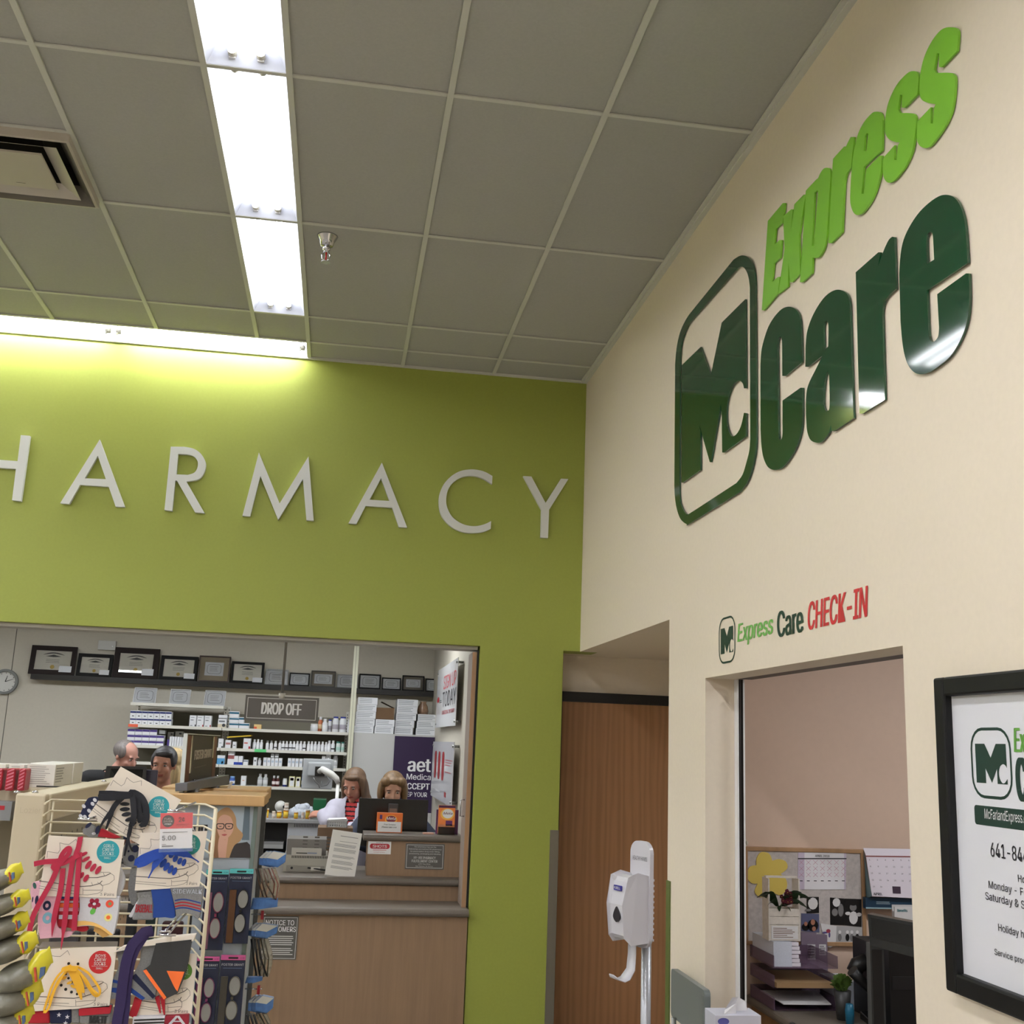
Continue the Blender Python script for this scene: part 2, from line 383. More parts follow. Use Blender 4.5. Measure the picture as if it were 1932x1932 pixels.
# ---- sprinkler
t = thing('fire_sprinkler', (-1.73, -1.828, 4.30), 'chrome fire sprinkler head hanging from the ceiling', 'sprinkler')
mb = MB(); mb.lathe((-1.73, -1.828, 4.306), [(.052, 0), (.05, -.006), (.036, -.03), (.030, -.052), (.016, -.055)], CHROME, n=24); mb.build('escutcheon', t)
mb = MB(); mb.lathe((-1.73, -1.828, 4.255), [(.014, 0), (.018, -.006), (.018, -.022), (.009, -.026), (.009, -.038)], CHROME, n=12)
for s_ in (-1, 1): mb.tube([(-1.73 + s_ * .008, -1.828, 4.225), (-1.73 + s_ * .020, -1.828, 4.205), (-1.73 + s_ * .018, -1.828, 4.185), (-1.73, -1.828, 4.172)], .0035, CHROME)
mb.build('sprinkler_body', t)
mb = MB(); mb.cyl((-1.73, -1.828, 4.218), (-1.73, -1.828, 4.176), .004, M(180, 20, 20, .2)); mb.cyl((-1.73, -1.828, 4.166), (-1.73, -1.828, 4.170), .022, CHROME, n=20); mb.build('deflector', t)
# ---- steel corner guards
def guard(pts, name, label, m):
    mb = MB(); mb.box(*pts, m); return tag(mb.build(name), label, 'corner guard')
guard((-.162, -.006, 0, -.1075, -.0005, 1.36), 'corner_guard', 'stainless steel corner guard on the green wall beside the oak door', M(128, 124, 112, .4, metal=.6))
guard((-.006, -2.025, 0, -.0005, -1.9705, 1.30), 'corner_guard', 'olive corner guard on the cream wall right of the oak door', M(88, 100, 48, .45))
# ---- pharmacy and check-in ceiling lights (out of the photo's sight, they light those rooms)
def panel_light(x, y, z, w, d, em, label):
    t = thing('ceiling_light', (x, y, z), label, 'ceiling light', 'indoor panel lights')
    mb = MB(); mb.box(x - w / 2, y - d / 2, z - .03, x + w / 2, y + d / 2, z, WHITE); mb.build('housing', t)
    mb = MB(); mb.box(x - w / 2 + .03, y - d / 2 + .03, z - .034, x + w / 2 - .03, y + d / 2 - .03, z - .0305, M(247, 251, 255, .4, em=em)); mb.build('diffuser', t)
for x in (-1.6, -3.6, -5.6): panel_light(x, 1.5, 2.92, 1.2,  .6, 13, 'white panel light in the pharmacy ceiling')
panel_light(1.7, -3.4, 2.75, 1.2, .3, 27, 'white panel light in the check-in room ceiling')
w = bpy.data.worlds.new('world'); bpy.context.scene.world = w; w.use_nodes = True
w.node_tree.nodes['Background'].inputs[0].default_value = (.9, .95, 1, 1); w.node_tree.nodes['Background'].inputs[1].default_value = .02
# ================================================================== WALL LETTERING
LG = M(126, 190, 52, .35, coat=0); DG = M(18, 66, 40, .06, spec=.8); WL = M(222, 224, 218, .45)
LETW = Fr((0, -.03, 0), (1, 0, 0), (0, 0, 1))
def letterY(name, pts, holes, label):
    mb = MB(); f = FY(-.03)
    P = sm(on(f, 'Y', -.03, pts)); H = [sm(on(f, 'Y', -.03, h)) for h in holes]
    mb.poly(f, P, -.028, 0, WL, H)
    return tag(mb.build(name), label, 'wall letter', 'white letters on the green wall')
c1 = lambda p: crop(0, 790, 4.6, p); c2 = lambda p: crop(420, 820, 5.084, p); c3 = lambda p: crop(800, 850, 6.0375, p)
letterY('wall_letter', c1([(180, 142), (260, 148), (182, 715), (104, 707), (138, 435), (-260, 408), (-290, 680), (-370, 674), (-292, 108), (-214, 114), (-250, 338), (152, 368)]), [], 'white raised letter H cut by the left edge of the photo')
letterY('wall_letter', c1([(865, 180), (1082, 765), (1003, 762), (943, 590), (695, 573), (600, 740), (522, 733)]), [c1([(848, 322), (918, 524), (735, 517)])], 'white raised letter A between the H and the R')
letterY('wall_letter', c1([(1482, 242), (1600, 243), (1680, 260, 1), (1740, 300, 1), (1778, 360, 1), (1785, 420, 1), (1760, 490, 1), (1710, 530, 1), (1618, 545), (1775, 818), (1692, 812), (1535, 537), (1520, 537), (1495, 800), (1427, 792)]), [c1([(1545, 306), (1620, 308), (1680, 325, 1), (1715, 370, 1), (1713, 425, 1), (1685, 468, 1), (1630, 487), (1530, 483)])], 'white raised letter R on the green wall')
letterY('wall_letter', c2([(348, 170), (547, 660), (824, 208), (874, 825), (804, 820), (770, 425), (533, 818), (362, 395), (264, 784), (190, 778)]), [], 'white raised letter M on the green wall')
letterY('wall_letter', c2([(1528, 268), (1770, 890), (1690, 885), (1627, 700), (1372, 683), (1283, 857), (1207, 850)]), [c2([(1520, 418), (1600, 636), (1410, 624)])], 'white raised letter A between the M and the C')
letterY('wall_letter', c3([(780, 290), (700, 245, 1), (620, 222, 1), (530, 215, 1), (420, 232, 1), (320, 285, 1), (235, 370, 1), (185, 470, 1), (168, 570, 1), (180, 690, 1), (220, 775, 1), (300, 860, 1), (400, 915, 1), (500, 938, 1), (620, 935, 1), (700, 918, 1), (760, 890), (765, 803), (700, 835, 1), (620, 857, 1), (540, 860, 1), (450, 840, 1), (360, 790, 1), (300, 725, 1), (262, 640, 1), (253, 560, 1), (270, 460, 1), (320, 375, 1), (400, 315, 1), (490, 290, 1), (590, 292, 1), (680, 322, 1), (775, 382)]), [], 'white raised letter C on the green wall')
letterY('wall_letter', c3([(1132, 290), (1224, 296), (1386, 598), (1562, 320), (1645, 325), (1425, 675), (1413, 995), (1330, 990), (1338, 675)]), [], 'white raised letter Y next to the room corner')
# --- big green sign on the right wall: acrylic pieces 25 mm thick
def letterX(name, pts, holes, label, m, grp, th=.007):
    f = FX(-th - .003); mb = MB()
    P = sm(on(f, 'X', -th - .003, pts)); H = [sm(on(f, 'X', -th - .003, h)) for h in holes]
    mb.poly(f, P, -th, 0, m, H); o = mb.build(name); tag(o, label, 'wall letter' if 'letter' in name else 'wall emblem', grp); return o
g1 = lambda p: crop(1260, 460, 3.513, p); g2 = lambda p: crop(1420, 540, 5.368, p); g3 = lambda p: crop(1600, 350, 4.293, p); g4 = lambda p: crop(1420, 290, 6.232, p); g5 = lambda p: crop(1580, 30, 4.83, p)
RING_O = [(125, 1858, 1), (85, 1825, 1), (60, 1760, 1), (47, 1680, 1), (43, 1600), (48, 800), (58, 690, 1), (80, 590, 1), (110, 520, 1), (140, 470), (435, 105), (470, 83, 1), (500, 77, 1), (535, 92, 1), (560, 130, 1), (575, 190, 1), (580, 270), (586, 1290), (578, 1390, 1), (555, 1500, 1), (520, 1590, 1), (470, 1650), (150, 1850, 1)]
RING_I = [(125, 1792, 1), (100, 1760, 1), (82, 1710, 1), (76, 1640), (80, 760), (88, 670, 1), (108, 600, 1), (135, 540, 1), (155, 512), (460, 165), (480, 152, 1), (500, 155, 1), (520, 180, 1), (535, 225, 1), (543, 290), (546, 1290), (540, 1370, 1), (520, 1450, 1), (495, 1530, 1), (455, 1585), (140, 1790, 1)]
M_O = [(92, 805), (218, 683), (285, 868), (357, 522), (513, 367), (517, 958), (505, 958), (498, 930, 1), (485, 912, 1), (465, 908, 1), (435, 935, 1), (410, 990, 1), (393, 1060, 1), (388, 1140, 1), (395, 1210, 1), (412, 1262, 1), (432, 1276, 1), (460, 1255, 1), (485, 1205, 1), (505, 1120), (518, 1122), (518, 1278), (375, 1383), (360, 1383), (357, 1140), (352, 1060), (285, 1447), (278, 1447), (205, 1190), (216, 1240), (216, 1500), (100, 1583), (90, 1580)]
letterX('wall_emblem', g1(RING_O), [g1(RING_I)], 'dark green rounded outline frame of the big wall emblem', DG, None)
letterX('wall_emblem', g1(M_O), [], 'glossy dark green M with a round bite inside the big frame', DG, None)
G = 'dark green word letters'; E_ = 'light green word letters'
letterX('wall_letter', g2([(355, 208, 1), (290, 235, 1), (220, 310, 1), (160, 410, 1), (115, 540, 1), (88, 660, 1), (78, 800), (80, 1450), (88, 1600, 1), (105, 1720, 1), (140, 1810, 1), (180, 1850, 1), (235, 1860, 1), (300, 1835, 1), (370, 1755, 1), (430, 1650, 1), (475, 1530, 1), (497, 1420, 1), (503, 1300), (503, 1028), (485, 1028), (302, 1158), (303, 1480), (298, 1530, 1), (283, 1560, 1), (268, 1545, 1), (260, 1490), (250, 620), (255, 560, 1), (270, 515, 1), (290, 520, 1), (298, 570), (300, 908), (330, 910), (498, 772), (495, 600), (490, 440, 1), (480, 330, 1), (455, 260, 1), (415, 220, 1)]), [], 'large dark green C beside the framed emblem', DG, G)
letterX('wall_letter', g2([(860, 35, 1), (790, 60, 1), (720, 120, 1), (650, 220, 1), (590, 340, 1), (550, 470, 1), (537, 600), (533, 815), (560, 818), (708, 702), (640, 840, 1), (580, 960, 1), (550, 1050, 1), (540, 1180, 1), (545, 1400, 1), (560, 1500, 1), (590, 1560, 1), (640, 1583, 1), (690, 1580, 1), (740, 1530, 1), (775, 1475, 1), (792, 1400), (798, 1465), (828, 1466), (1024, 1335), (1018, 1250), (985, 200), (970, 110, 1), (930, 55, 1)]), [g2([(745, 350, 1), (725, 380, 1), (718, 440, 1), (725, 650), (765, 610), (768, 430, 1), (762, 370, 1)]), g2([(765, 850), (735, 930, 1), (720, 1040, 1), (715, 1180, 1), (735, 1250, 1), (760, 1262, 1), (778, 1230, 1), (780, 1100), (775, 930, 1)])], 'large dark green a on the cream wall', DG, G)
letterX('wall_letter', g3([(62, 703), (245, 541), (262, 541), (244, 650), (272, 570), (300, 500, 1), (330, 440, 1), (357, 415), (375, 418), (388, 838), (350, 870, 1), (310, 915, 1), (285, 970, 1), (277, 1040), (297, 1735), (118, 1848), (92, 1845)]), [], 'large dark green r with a white reflection at its foot', DG, G)
letterX('wall_letter', g3([(790, 75, 1), (730, 90, 1), (650, 145, 1), (570, 225, 1), (500, 330, 1), (450, 440, 1), (425, 560, 1), (415, 720), (425, 1100), (440, 1270, 1), (460, 1380, 1), (490, 1460, 1), (540, 1515, 1), (600, 1528, 1), (670, 1505, 1), (750, 1450, 1), (830, 1380, 1), (900, 1270, 1), (950, 1150, 1), (975, 1030, 1), (983, 900), (978, 712), (955, 712), (722, 880), (737, 1150), (730, 1220, 1), (700, 1262, 1), (675, 1262, 1), (655, 1220, 1), (648, 1130), (638, 850), (968, 628), (965, 550), (950, 350, 1), (930, 230, 1), (895, 140, 1), (850, 90, 1)]), [g3([(665, 372, 1), (640, 400, 1), (635, 450), (640, 635), (697, 600), (688, 420, 1), (680, 380, 1)])], 'large dark green e at the right end of the word', DG, G)
letterX('wall_letter', g4([(178, 790), (355, 580), (380, 580), (350, 812), (270, 885), (255, 1065), (318, 1015), (342, 1015), (325, 1225), (250, 1290), (228, 1505), (300, 1448), (318, 1448), (296, 1645), (130, 1842), (108, 1838)]), [], 'light green capital E at the left of the upper word', LG, E_)
letterX('wall_letter', g4([(358, 735), (455, 652), (472, 655), (452, 885), (490, 595), (600, 480), (622, 485), (545, 965), (558, 1410), (460, 1510), (440, 1508), (420, 1280), (415, 1562), (300, 1652), (375, 1120)]), [], 'light green letter x next to the capital E', LG, E_)
letterX('wall_letter', g4([(625, 435), (745, 305), (768, 290), (800, 220, 1), (840, 172, 1), (890, 168, 1), (912, 200, 1), (915, 280), (880, 860), (865, 1000, 1), (840, 1110, 1), (800, 1190, 1), (760, 1225, 1), (705, 1225), (698, 1405), (585, 1512), (556, 1510)]), [g4([(762, 430), (768, 440), (718, 1085), (697, 1085), (728, 460)])], 'light green letter p in the upper word', LG, E_)
letterX('wall_letter', [(1571.6, 299.6), (1592.4, 276.4), (1596.1, 276.4), (1590.5, 290), (1598, 272, 1), (1604.8, 258.4), (1611, 258.4), (1605.9, 316.8), (1597, 328, 1), (1593, 347), (1588.4, 438), (1568.4, 458.8), (1562.8, 458.5)], [], 'light green letter r in the upper word', LG, E_)
letterX('wall_letter', g5([(350, 873, 1), (310, 890, 1), (240, 970, 1), (190, 1070, 1), (155, 1200, 1), (135, 1330, 1), (122, 1500), (115, 1650), (120, 1720, 1), (145, 1790, 1), (185, 1815, 1), (235, 1790, 1), (300, 1700, 1), (350, 1590, 1), (385, 1470, 1), (397, 1400), (403, 1272), (385, 1272), (275, 1385), (262, 1400), (238, 1620), (220, 1620), (240, 1375), (405, 1225), (412, 950), (395, 885, 1)]), [g5([(265, 1070), (280, 1072), (262, 1230), (240, 1230), (250, 1100)])], 'light green letter e in the upper word', LG, E_)
letterX('wall_letter', g5([(690, 503, 1), (725, 515, 1), (740, 570, 1), (728, 715), (610, 838), (583, 835), (590, 720), (570, 720), (552, 850), (570, 885), (680, 888, 1), (708, 910, 1), (716, 960, 1), (705, 1090, 1), (680, 1230, 1), (630, 1350, 1), (570, 1440, 1), (510, 1505, 1), (465, 1520, 1), (430, 1490, 1), (412, 1420, 1), (412, 1300), (520, 1178), (518, 1312), (538, 1312), (550, 1178), (568, 1155), (495, 1138, 1), (450, 1100, 1), (430, 1040, 1), (435, 950, 1), (455, 820, 1), (500, 700, 1), (560, 600, 1), (640, 520, 1)]), [], 'light green letter s left of the last s', LG, E_)
letterX('wall_letter', g5([(1040, 103, 1), (1085, 115, 1), (1100, 170, 1), (1088, 320), (950, 468), (925, 465), (925, 340), (905, 340), (880, 490), (900, 520), (1020, 518, 1), (1060, 535, 1), (1072, 590, 1), (1060, 760, 1), (1030, 900, 1), (970, 1020, 1), (900, 1120, 1), (840, 1190, 1), (785, 1202, 1), (740, 1170, 1), (722, 1100, 1), (728, 960), (850, 832), (848, 980), (868, 980), (880, 835), (895, 805), (820, 790, 1), (770, 765, 1), (748, 710, 1), (748, 600, 1), (765, 470, 1), (800, 350, 1), (860, 230, 1), (930, 140, 1), (985, 108, 1)]), [], 'last light green letter s at the right end of the upper word', LG, E_)
# --- emblem drawn flat: used on the decal and the framed poster
def emblem(mb, f, x0, y0, x1, y1, d, m, lw=.035):
    w, h = x1 - x0, y1 - y0
    r = w * .3; q = w * lw * 1.4
    mb.poly(f, rrect(x0, y0, x1, y1, r), None, d, m, [rrect(x0 + q, y0 + q, x1 - q, y1 - q, r - q)])
    X = lambda a: x0 + a * w; Y = lambda b: y0 + b * h
    P = [(.12, .77), (.36, .77), (.50, .575), (.64, .77), (.88, .77), (.88, .44), (.845, .475, 1), (.79, .49, 1), (.72, .455, 1), (.685, .37, 1), (.70, .29, 1), (.75, .235, 1), (.81, .235, 1), (.88, .29), (.88, .215), (.64, .215), (.64, .42), (.505, .225), (.36, .42), (.36, .215), (.12, .215)]
    mb.poly(f, sm([(X(p[0]), Y(p[1])) + p[2:] for p in P]), None, d, m)
# --- vinyl "check-in" lettering over the window
f = FX(-.0012)
def R(pts): return on(f, 'X', -.0012, pts)
k6 = lambda u, v: (1340 + u / 6.0375, 1090 + v / 6.0375)
t = thing('wall_lettering', at(1360, 1255, 'X', -.001), 'small vinyl emblem and check-in words above the service window', 'wall sign')
DKV = M(24, 58, 44, .5)
def boxpx(f, ax, val, bl, tl, br):
    a = f.c(at(*bl, ax, val)); b = f.c(at(*tl, ax, val)); c = f.c(at(*br, ax, val)); return a[0], a[1], c[0], b[1]
a = R([k6(98, 970), k6(285, 940), k6(100, 480), k6(283, 440)])
mb = MB(); emblem(mb, f, a[0][0], R([k6(130, 985)])[0][1], a[1][0], R([k6(250, 425)])[0][1], 0, DKV, .03); mb.build('emblem', t)
def word(s, l, b0, r, tl, m, bold, shear, nm='word'):
    x0, y0 = R([k6(l, b0)])[0]; x1 = R([k6(r, b0 - 40)])[0][0]; y1 = R([k6(*tl)])[0][1]
    mb = MB(); mb.text(f, s, x0, y0, x1, y1, 0, m, bold, shear); mb.build(nm, t)
word('Express', 308, 790, 722, (345, 520), M(112, 176, 84, .5), .06, .18)
word('Care', 762, 686, 1065, (795, 380), DKV, .07, 0)
word('CHECK-IN', 1112, 600, 1812, (1160, 268), M(196, 44, 48, .5), .05, .18)
# --- big framed poster
PX = -.035; f = FX(PX)
t = thing('framed_poster', (-.02, -4.9, 1.32), 'white clinic hours poster in a thick black snap frame', 'poster')
y0, y1 = -4.3635, -5.35; zt = 2.343; zb = 1.600
q = on(FX(0), 'X', 0, [(1780, 1280.5), (1808, 1869)])
fy, zt, zb = q[0][0], q[0][1], q[1][1]
fx0 = FX(0); W = 1.02; fw = .047
mb = MB(); g = M(11, 11, 11, .5, spec=.3)
for (a0, b0, a1, b1) in ((fy, zb, fy + fw, zt), (fy + W - fw, zb, fy + W, zt), (fy + fw, zt - fw, fy + W - fw, zt), (fy + fw, zb, fy + W - fw, zb + fw)):
    mb.fbox(fx0, a0, b0, a1, b1, .001, .03, g)
mb.build('frame', t, bevel=.006)
mb = MB(); mb.fbox(fx0, fy + fw * .7, zb + fw * .7, fy + W - fw * .7, zt - fw * .7, .002, .008, M(226, 226, 232, .25)); PAN = mb.build('poster_sheet', t)
f = FX(-.0085); PV = -.0085
def pp(u, v): return tuple(f.c(at(u, v, 'X', PV)))
def p5(u, v): return pp(1770 + u / 6.44, 1340 + v / 6.44)
def p7(u, v): return pp(1800 + u / 6.44, 1560 + v / 6.44)
PG = M(20, 52, 42, .5); PGL = M(92, 150, 60, .5); INK = M(24, 24, 32, .5)
mb = MB()
x0 = p5(400, 600)[0]; x1 = p5(892, 600)[0]; emblem(mb, f, x0, p5(500, 1065)[1], x1, p5(480, 212)[1], 0, PG, .03)
xa, ya = p5(922, 522); yb = p5(945, 215)[1]; h = yb - ya
mb.text(f, 'Express', xa, ya - h * .22, xa + h * 2.6, yb, 0, PGL, .05, .15)
xa, yb = p5(925, 572); ya = p5(990, 1110)[1]; mb.text(f, 'Care', xa, ya, xa + (yb - ya) * 1.35, yb, 0, PG, .08, 0)
xa, yb = p5(437, 1148); ya = p5(460, 1385)[1]
mb.poly(f, rrect(xa, ya, xa + .62, yb, .008), None, 0, PG)
xb, t1 = p5(560, 1195); t0 = p5(556, 1345)[1]; h = t1 - t0
mb.text(FX(PV - .0004), 'McFarlandExpress.com', xb, t0, xb + h * 6.6, t1, 0, WHITE, .02, .1)
mb.build('poster_emblem', t)
mb = MB()
def tx(s, l, r, b=0.0, asp=None):
    (xa, yt), (xb_, yb_) = l, r
    mb.text(f, s, xa, yb_, xb_, yt, 0, INK, b, 0)
xa, yt = p7(437, 185); yb_ = p7(445, 360)[1]; xe = p7(850, 400)[0]; mb.text(f, '641-844-2230', xa, yb_, xa + (xe - xa) * 1.95, yt, 0, INK, .03)
mb.build('phone_number', t); mb = MB()
def line(s, l, t_, b_, ref, nref):
    xa, yt = p7(l, t_); yb_ = p7(l, b_)[1]; xe = p7(ref, t_)[0]; a = glyphs(s, .008)[2]; mb.text(f, s, xa, yb_, xa + (xe - xa) * nref, yt, 0, INK, .02)
line('Hours', 775, 580, 668, 850, 2.6)
line('Monday - Friday', 418, 650, 765, 850, 1.38)
line('Saturday & Sunday', 378, 788, 905, 850, 1.5)
mb.build('opening_hours', t); mb = MB()
line('Holiday hours', 535, 1172, 1285, 850, 1.45)
mb.build('holiday_note', t); mb = MB()
line('Service provided', 490, 1475, 1570, 850, 1.4)
mb.build('provider_note', t)
# ================================================================== PHARMACY COUNTER
LAM = M(150, 122, 94, .45, kind='grain', noise=.16, scale=40); TOP = M(112, 104, 94, .4, noise=.08, scale=120)
LAMD = M(150, 120, 96, .45, kind='grain', noise=.12, scale=40)
def nosing(mb, x0, x1, y, z0, z1, yb, m):           # laminate top with a rounded front edge
    r = (z1 - z0) / 2; zc = (z0 + z1) / 2; n = 8
    prof = [(y + r - r * math.cos(math.radians(-90 + 180 * i / n)), zc + r * math.sin(math.radians(-90 + 180 * i / n))) for i in range(n + 1)]
    prof = [(yb, z0)] + prof + [(yb, z1)]
    A = [mb.bm.verts.new((x0, a, b)) for a, b in prof]; B = [mb.bm.verts.new((x1, a, b)) for a, b in prof]
    for i in range(len(prof)): j = (i + 1) % len(prof); mb.f([A[i], B[i], B[j], A[j]], m)
    mb.f(A, m); mb.f(B[::-1], m)
t = thing('pharmacy_counter', (-3.9, .3, 0), 'stepped wood-laminate pharmacy counter with grey-brown tops under the green wall', 'counter')
mb = MB(); mb.box(-7.1, -.015, 0, -.657, .30, .842, LAM); mb.build('front_panel', t)
mb = MB(); nosing(mb, -7.1, -.6565, -.065, .843, .887, .30, TOP); mb.build('lower_ledge', t)
mb = MB(); mb.box(-7.1, .305, .20, -.664, .33, .975, LAM); mb.build('riser_panel', t)
mb = MB(); nosing(mb, -7.1, -.666, .275, .977, 1.021, .95, TOP); mb.build('middle_worktop', t)
t = thing('raised_counter', (-.96, .5, 1.0215), 'raised wood-laminate box counter carrying the orange boxes', 'counter')
mb = MB(); mb.box(-1.27, .40, 1.0215, -.664, .43, 1.235, LAM); mb.box(-1.27, .43, 1.0215, -1.25, .66, 1.235, LAM); mb.build('raised_box_panel', t)
mb = MB(); nosing(mb, -1.30, -.664, .372, 1.236, 1.278, .66, TOP); mb.build('raised_top', t)
# panel that closes the counter at night, standing folded at the jamb
t = thing('shutter_panel', (-.675, .15, .888), 'tall grey-brown closing panel standing folded at the pharmacy jamb', 'panel')
TAUPE = M(150, 136, 124, .5)
mb = MB(); mb.box(-.690, .035, .8885, -.665, .268, 2.44, TAUPE); mb.box(-.6925, .030, .8885, -.6655, .035, 2.44, M(166, 130, 98, .5)); mb.build('panel_leaf', t)
mb = MB(); mb.box(-.664, .030, .8885, -.652, .2, 2.452, BLACK); mb.build('gap_shade', t)  # black strip added as the shade in the gap between panel and jamb
mb = MB(); mb.tube([(-.691, .12, 1.42), (-.715, .12, 1.42), (-.715, .12, 1.52), (-.691, .12, 1.52)], .005, CHROME); mb.build('pull_handle', t)
SIGNG = M(92, 90, 86, .5); SIGNL = M(212, 212, 208, .5)
def notice(name, tl, br, y, label, cat, base, border=None, th=.003):
    a = at(*tl, 'Y', y); b = at(*br, 'Y', y); t = thing(name, ((a.x + b.x) / 2, y, b.z), label, cat); f = FY(y)
    mb = MB(); mb.fbox(f, a.x, b.z, b.x, a.z, -th, 0, base)
    if border:
        g = (b.x - a.x) * .03; w = (b.x - a.x) * .012
        mb.poly(f, [(a.x + g, b.z + g), (b.x - g, b.z + g), (b.x - g, a.z - g), (a.x + g, a.z - g)], None, .0004, border, [[(a.x + g + w, b.z + g + w), (b.x - g - w, b.z + g + w), (b.x - g - w, a.z - g - w), (a.x + g + w, a.z - g - w)]])
    mb.build('board', t)
    return t, f, a.x, b.z, b.x, a.z
# plaque on the raised box
t, f, x0, z0, x1, z1 = notice('counter_plaque', (766, 1591), (837, 1641), .3965, 'small dark grey fulfilment-center plaque on the raised counter box', 'sign', SIGNG, SIGNL)
mb = MB(); H = z1 - z0; W_ = x1 - x0
for i, s_ in enumerate(('Our pharmacy may use the', 'following centralized fill pharmacy', 'for prescription drug order filling,', 'processing, packaging and labeling')):
    hw = (.28, .42, .38, .40)[i]; mb.text(f, s_, x0 + W_ * (.5 - hw), z1 - H * (.16 + .09 * i), x0 + W_ * (.5 + hw), z1 - H * (.10 + .09 * i), .0008, SIGNL, .01)
mb.text(f, 'HY-VEE PHARMACY', x0 + W_ * .22, z1 - H * .60, x0 + W_ * .78, z1 - H * .50, .0008, SIGNL, .02); mb.text(f, 'FULFILLMENT CENTER', x0 + W_ * .17, z1 - H * .73, x0 + W_ * .83, z1 - H * .63, .0008, SIGNL, .02)
mb.text(f, '4707 Fleur Drive', x0 + W_ * .35, z1 - H * .82, x0 + W_ * .65, z1 - H * .77, .0008, SIGNL); mb.text(f, 'Des Moines, IA 50321', x0 + W_ * .28, z1 - H * .91, x0 + W_ * .72, z1 - H * .86, .0008, SIGNL)
mb.build('print', t)
t, f, x0, z0, x1, z1 = notice('shots_card', (695, 1587), (737, 1612), .3965, 'white card with a red shots banner on the raised counter box', 'sign', WHITE)
mb = MB(); H = z1 - z0; W_ = x1 - x0; REDB = M(178, 34, 48, .5)
mb.poly(f, rrect(x0 + W_ * .08, z0 + H * .42, x1 - W_ * .06, z1 - H * .18, H * .18), None, .0004, REDB); mb.text(f, 'SHOTS', x0 + W_ * .2, z0 + H * .50, x1 - W_ * .18, z1 - H * .27, .0008, WHITE, .04)
mb.text(f, 'WALK-IN', x0 + W_ * .35, z1 - H * .14, x1 - W_ * .35, z1 - H * .07, .0005, SIGNG); mb.fbox(f, x0 + W_ * .22, z0 + H * .30, x1 - W_ * .2, z0 + H * .34, 0, .0004, REDB); mb.text(f, 'HyVeePharmacy', x0 + W_ * .25, z0 + H * .1, x1 - W_ * .25, z0 + H * .19, .0005, REDB)
mb.build('print', t)
# notice to customers on the lower front
t, f, x0, z0, x1, z1 = notice('customer_notice', (497, 1728), (558, 1811), -.0185, 'dark grey notice to customers on the lower counter front', 'sign', SIGNG, SIGNL)
mb = MB(); H = z1 - z0; W_ = x1 - x0
mb.text(f, 'NOTICE TO', x0 + W_ * .08, z1 - H * .21, x1 - W_ * .12, z1 - H * .09, .0008, WHITE, .02); mb.text(f, 'CUSTOMERS', x0 + W_ * .06, z1 - H * .36, x1 - W_ * .06, z1 - H * .24, .0008, WHITE, .02)
mb.lines(f, x0 + W_ * .1, z0 + H * .32, x1 - W_ * .1, z1 - H * .44, 5, .0002, SIGNL, .4, .1); mb.lines(f, x0 + W_ * .1, z0 + H * .1, x1 - W_ * .1, z0 + H * .28, 4, .0002, SIGNL, .4, .2)
mb.build('print', t)
# drop-off sign hanging from a rod
y = .5; t = thing('hanging_sign', (-1.885, y, 1.95), 'grey drop off sign hanging from a metal rod', 'sign'); f = FY(y)
a = at(464, 1311, 'Y', y); b = at(599, 1364, 'Y', y); x0, x1, z1, z0 = a.x, b.x, a.z, b.z; W_ = x1 - x0; H = z1 - z0
mb = MB(); mb.fbox(f, x0, z0, x1, z1, -.012, 0, M(98, 94, 90, .5)); g = .014
mb.poly(f, [(x0 + g, z0 + g), (x1 - g, z0 + g), (x1 - g, z1 - g), (x0 + g, z1 - g)], None, .0006, SIGNL, [[(x0 + g + .004, z0 + g + .004), (x1 - g - .004, z0 + g + .004), (x1 - g - .004, z1 - g - .004), (x0 + g + .004, z1 - g - .004)]]); mb.build('board', t)
mb = MB(); a = at(492, 1347, 'Y', y); b = at(570, 1328, 'Y', y)
mb.text(f, 'DROP OFF', a.x, a.z, b.x, b.z, .001, WHITE, .05)
mb.build('lettering', t)
mb = MB(); xr = at(533, 1300, 'Y', y).x; mb.cyl((xr, y + .006, z1 - .0), (xr, y + .006, 2.915), .009, M(128, 124, 118, .35, metal=.7)); mb.cyl((xr, y + .006, z1 - .012), (xr, y + .006, z1 + .022), .021, M(190, 186, 176, .4)); mb.build('rod', t)
# ---- acrylic posters on stand-offs on the right side wall
def sidep(tl, tr, br, bl, label, draw):
    X = -.700; P = [at(*p, 'X', X) for p in (tl, tr, br, bl)]
    y0 = min(p.y for p in P); y1 = max(p.y for p in P); f = Fr((X, 0, 0), (0, -1, 0), (0, 0, 1))
    zt = (P[0].z + P[1].z) / 2; zb = (P[2].z + P[3].z) / 2; a0, a1 = -y1, -y0
    t = thing('standoff_poster', (X, (y0 + y1) / 2, zb), label, 'poster', 'acrylic posters on the pharmacy side wall')
    mb = MB(); mb.fbox(f, a0, zb, a1, zt, -.004, 0, M(214, 214, 216, .15)); mb.build('sheet', t)
    mb = MB()
    for a in (a0 + .05, a1 - .05):
        for z in (zb + .03, zt - .03): mb.cyl(f.P(a, z, -.044), f.P(a, z, .008), .009, STEEL)
    mb.build('standoffs', t)
    mb = MB(); draw(mb, f, a0, zb, a1 - a0, zt - zb); mb.build('print', t)
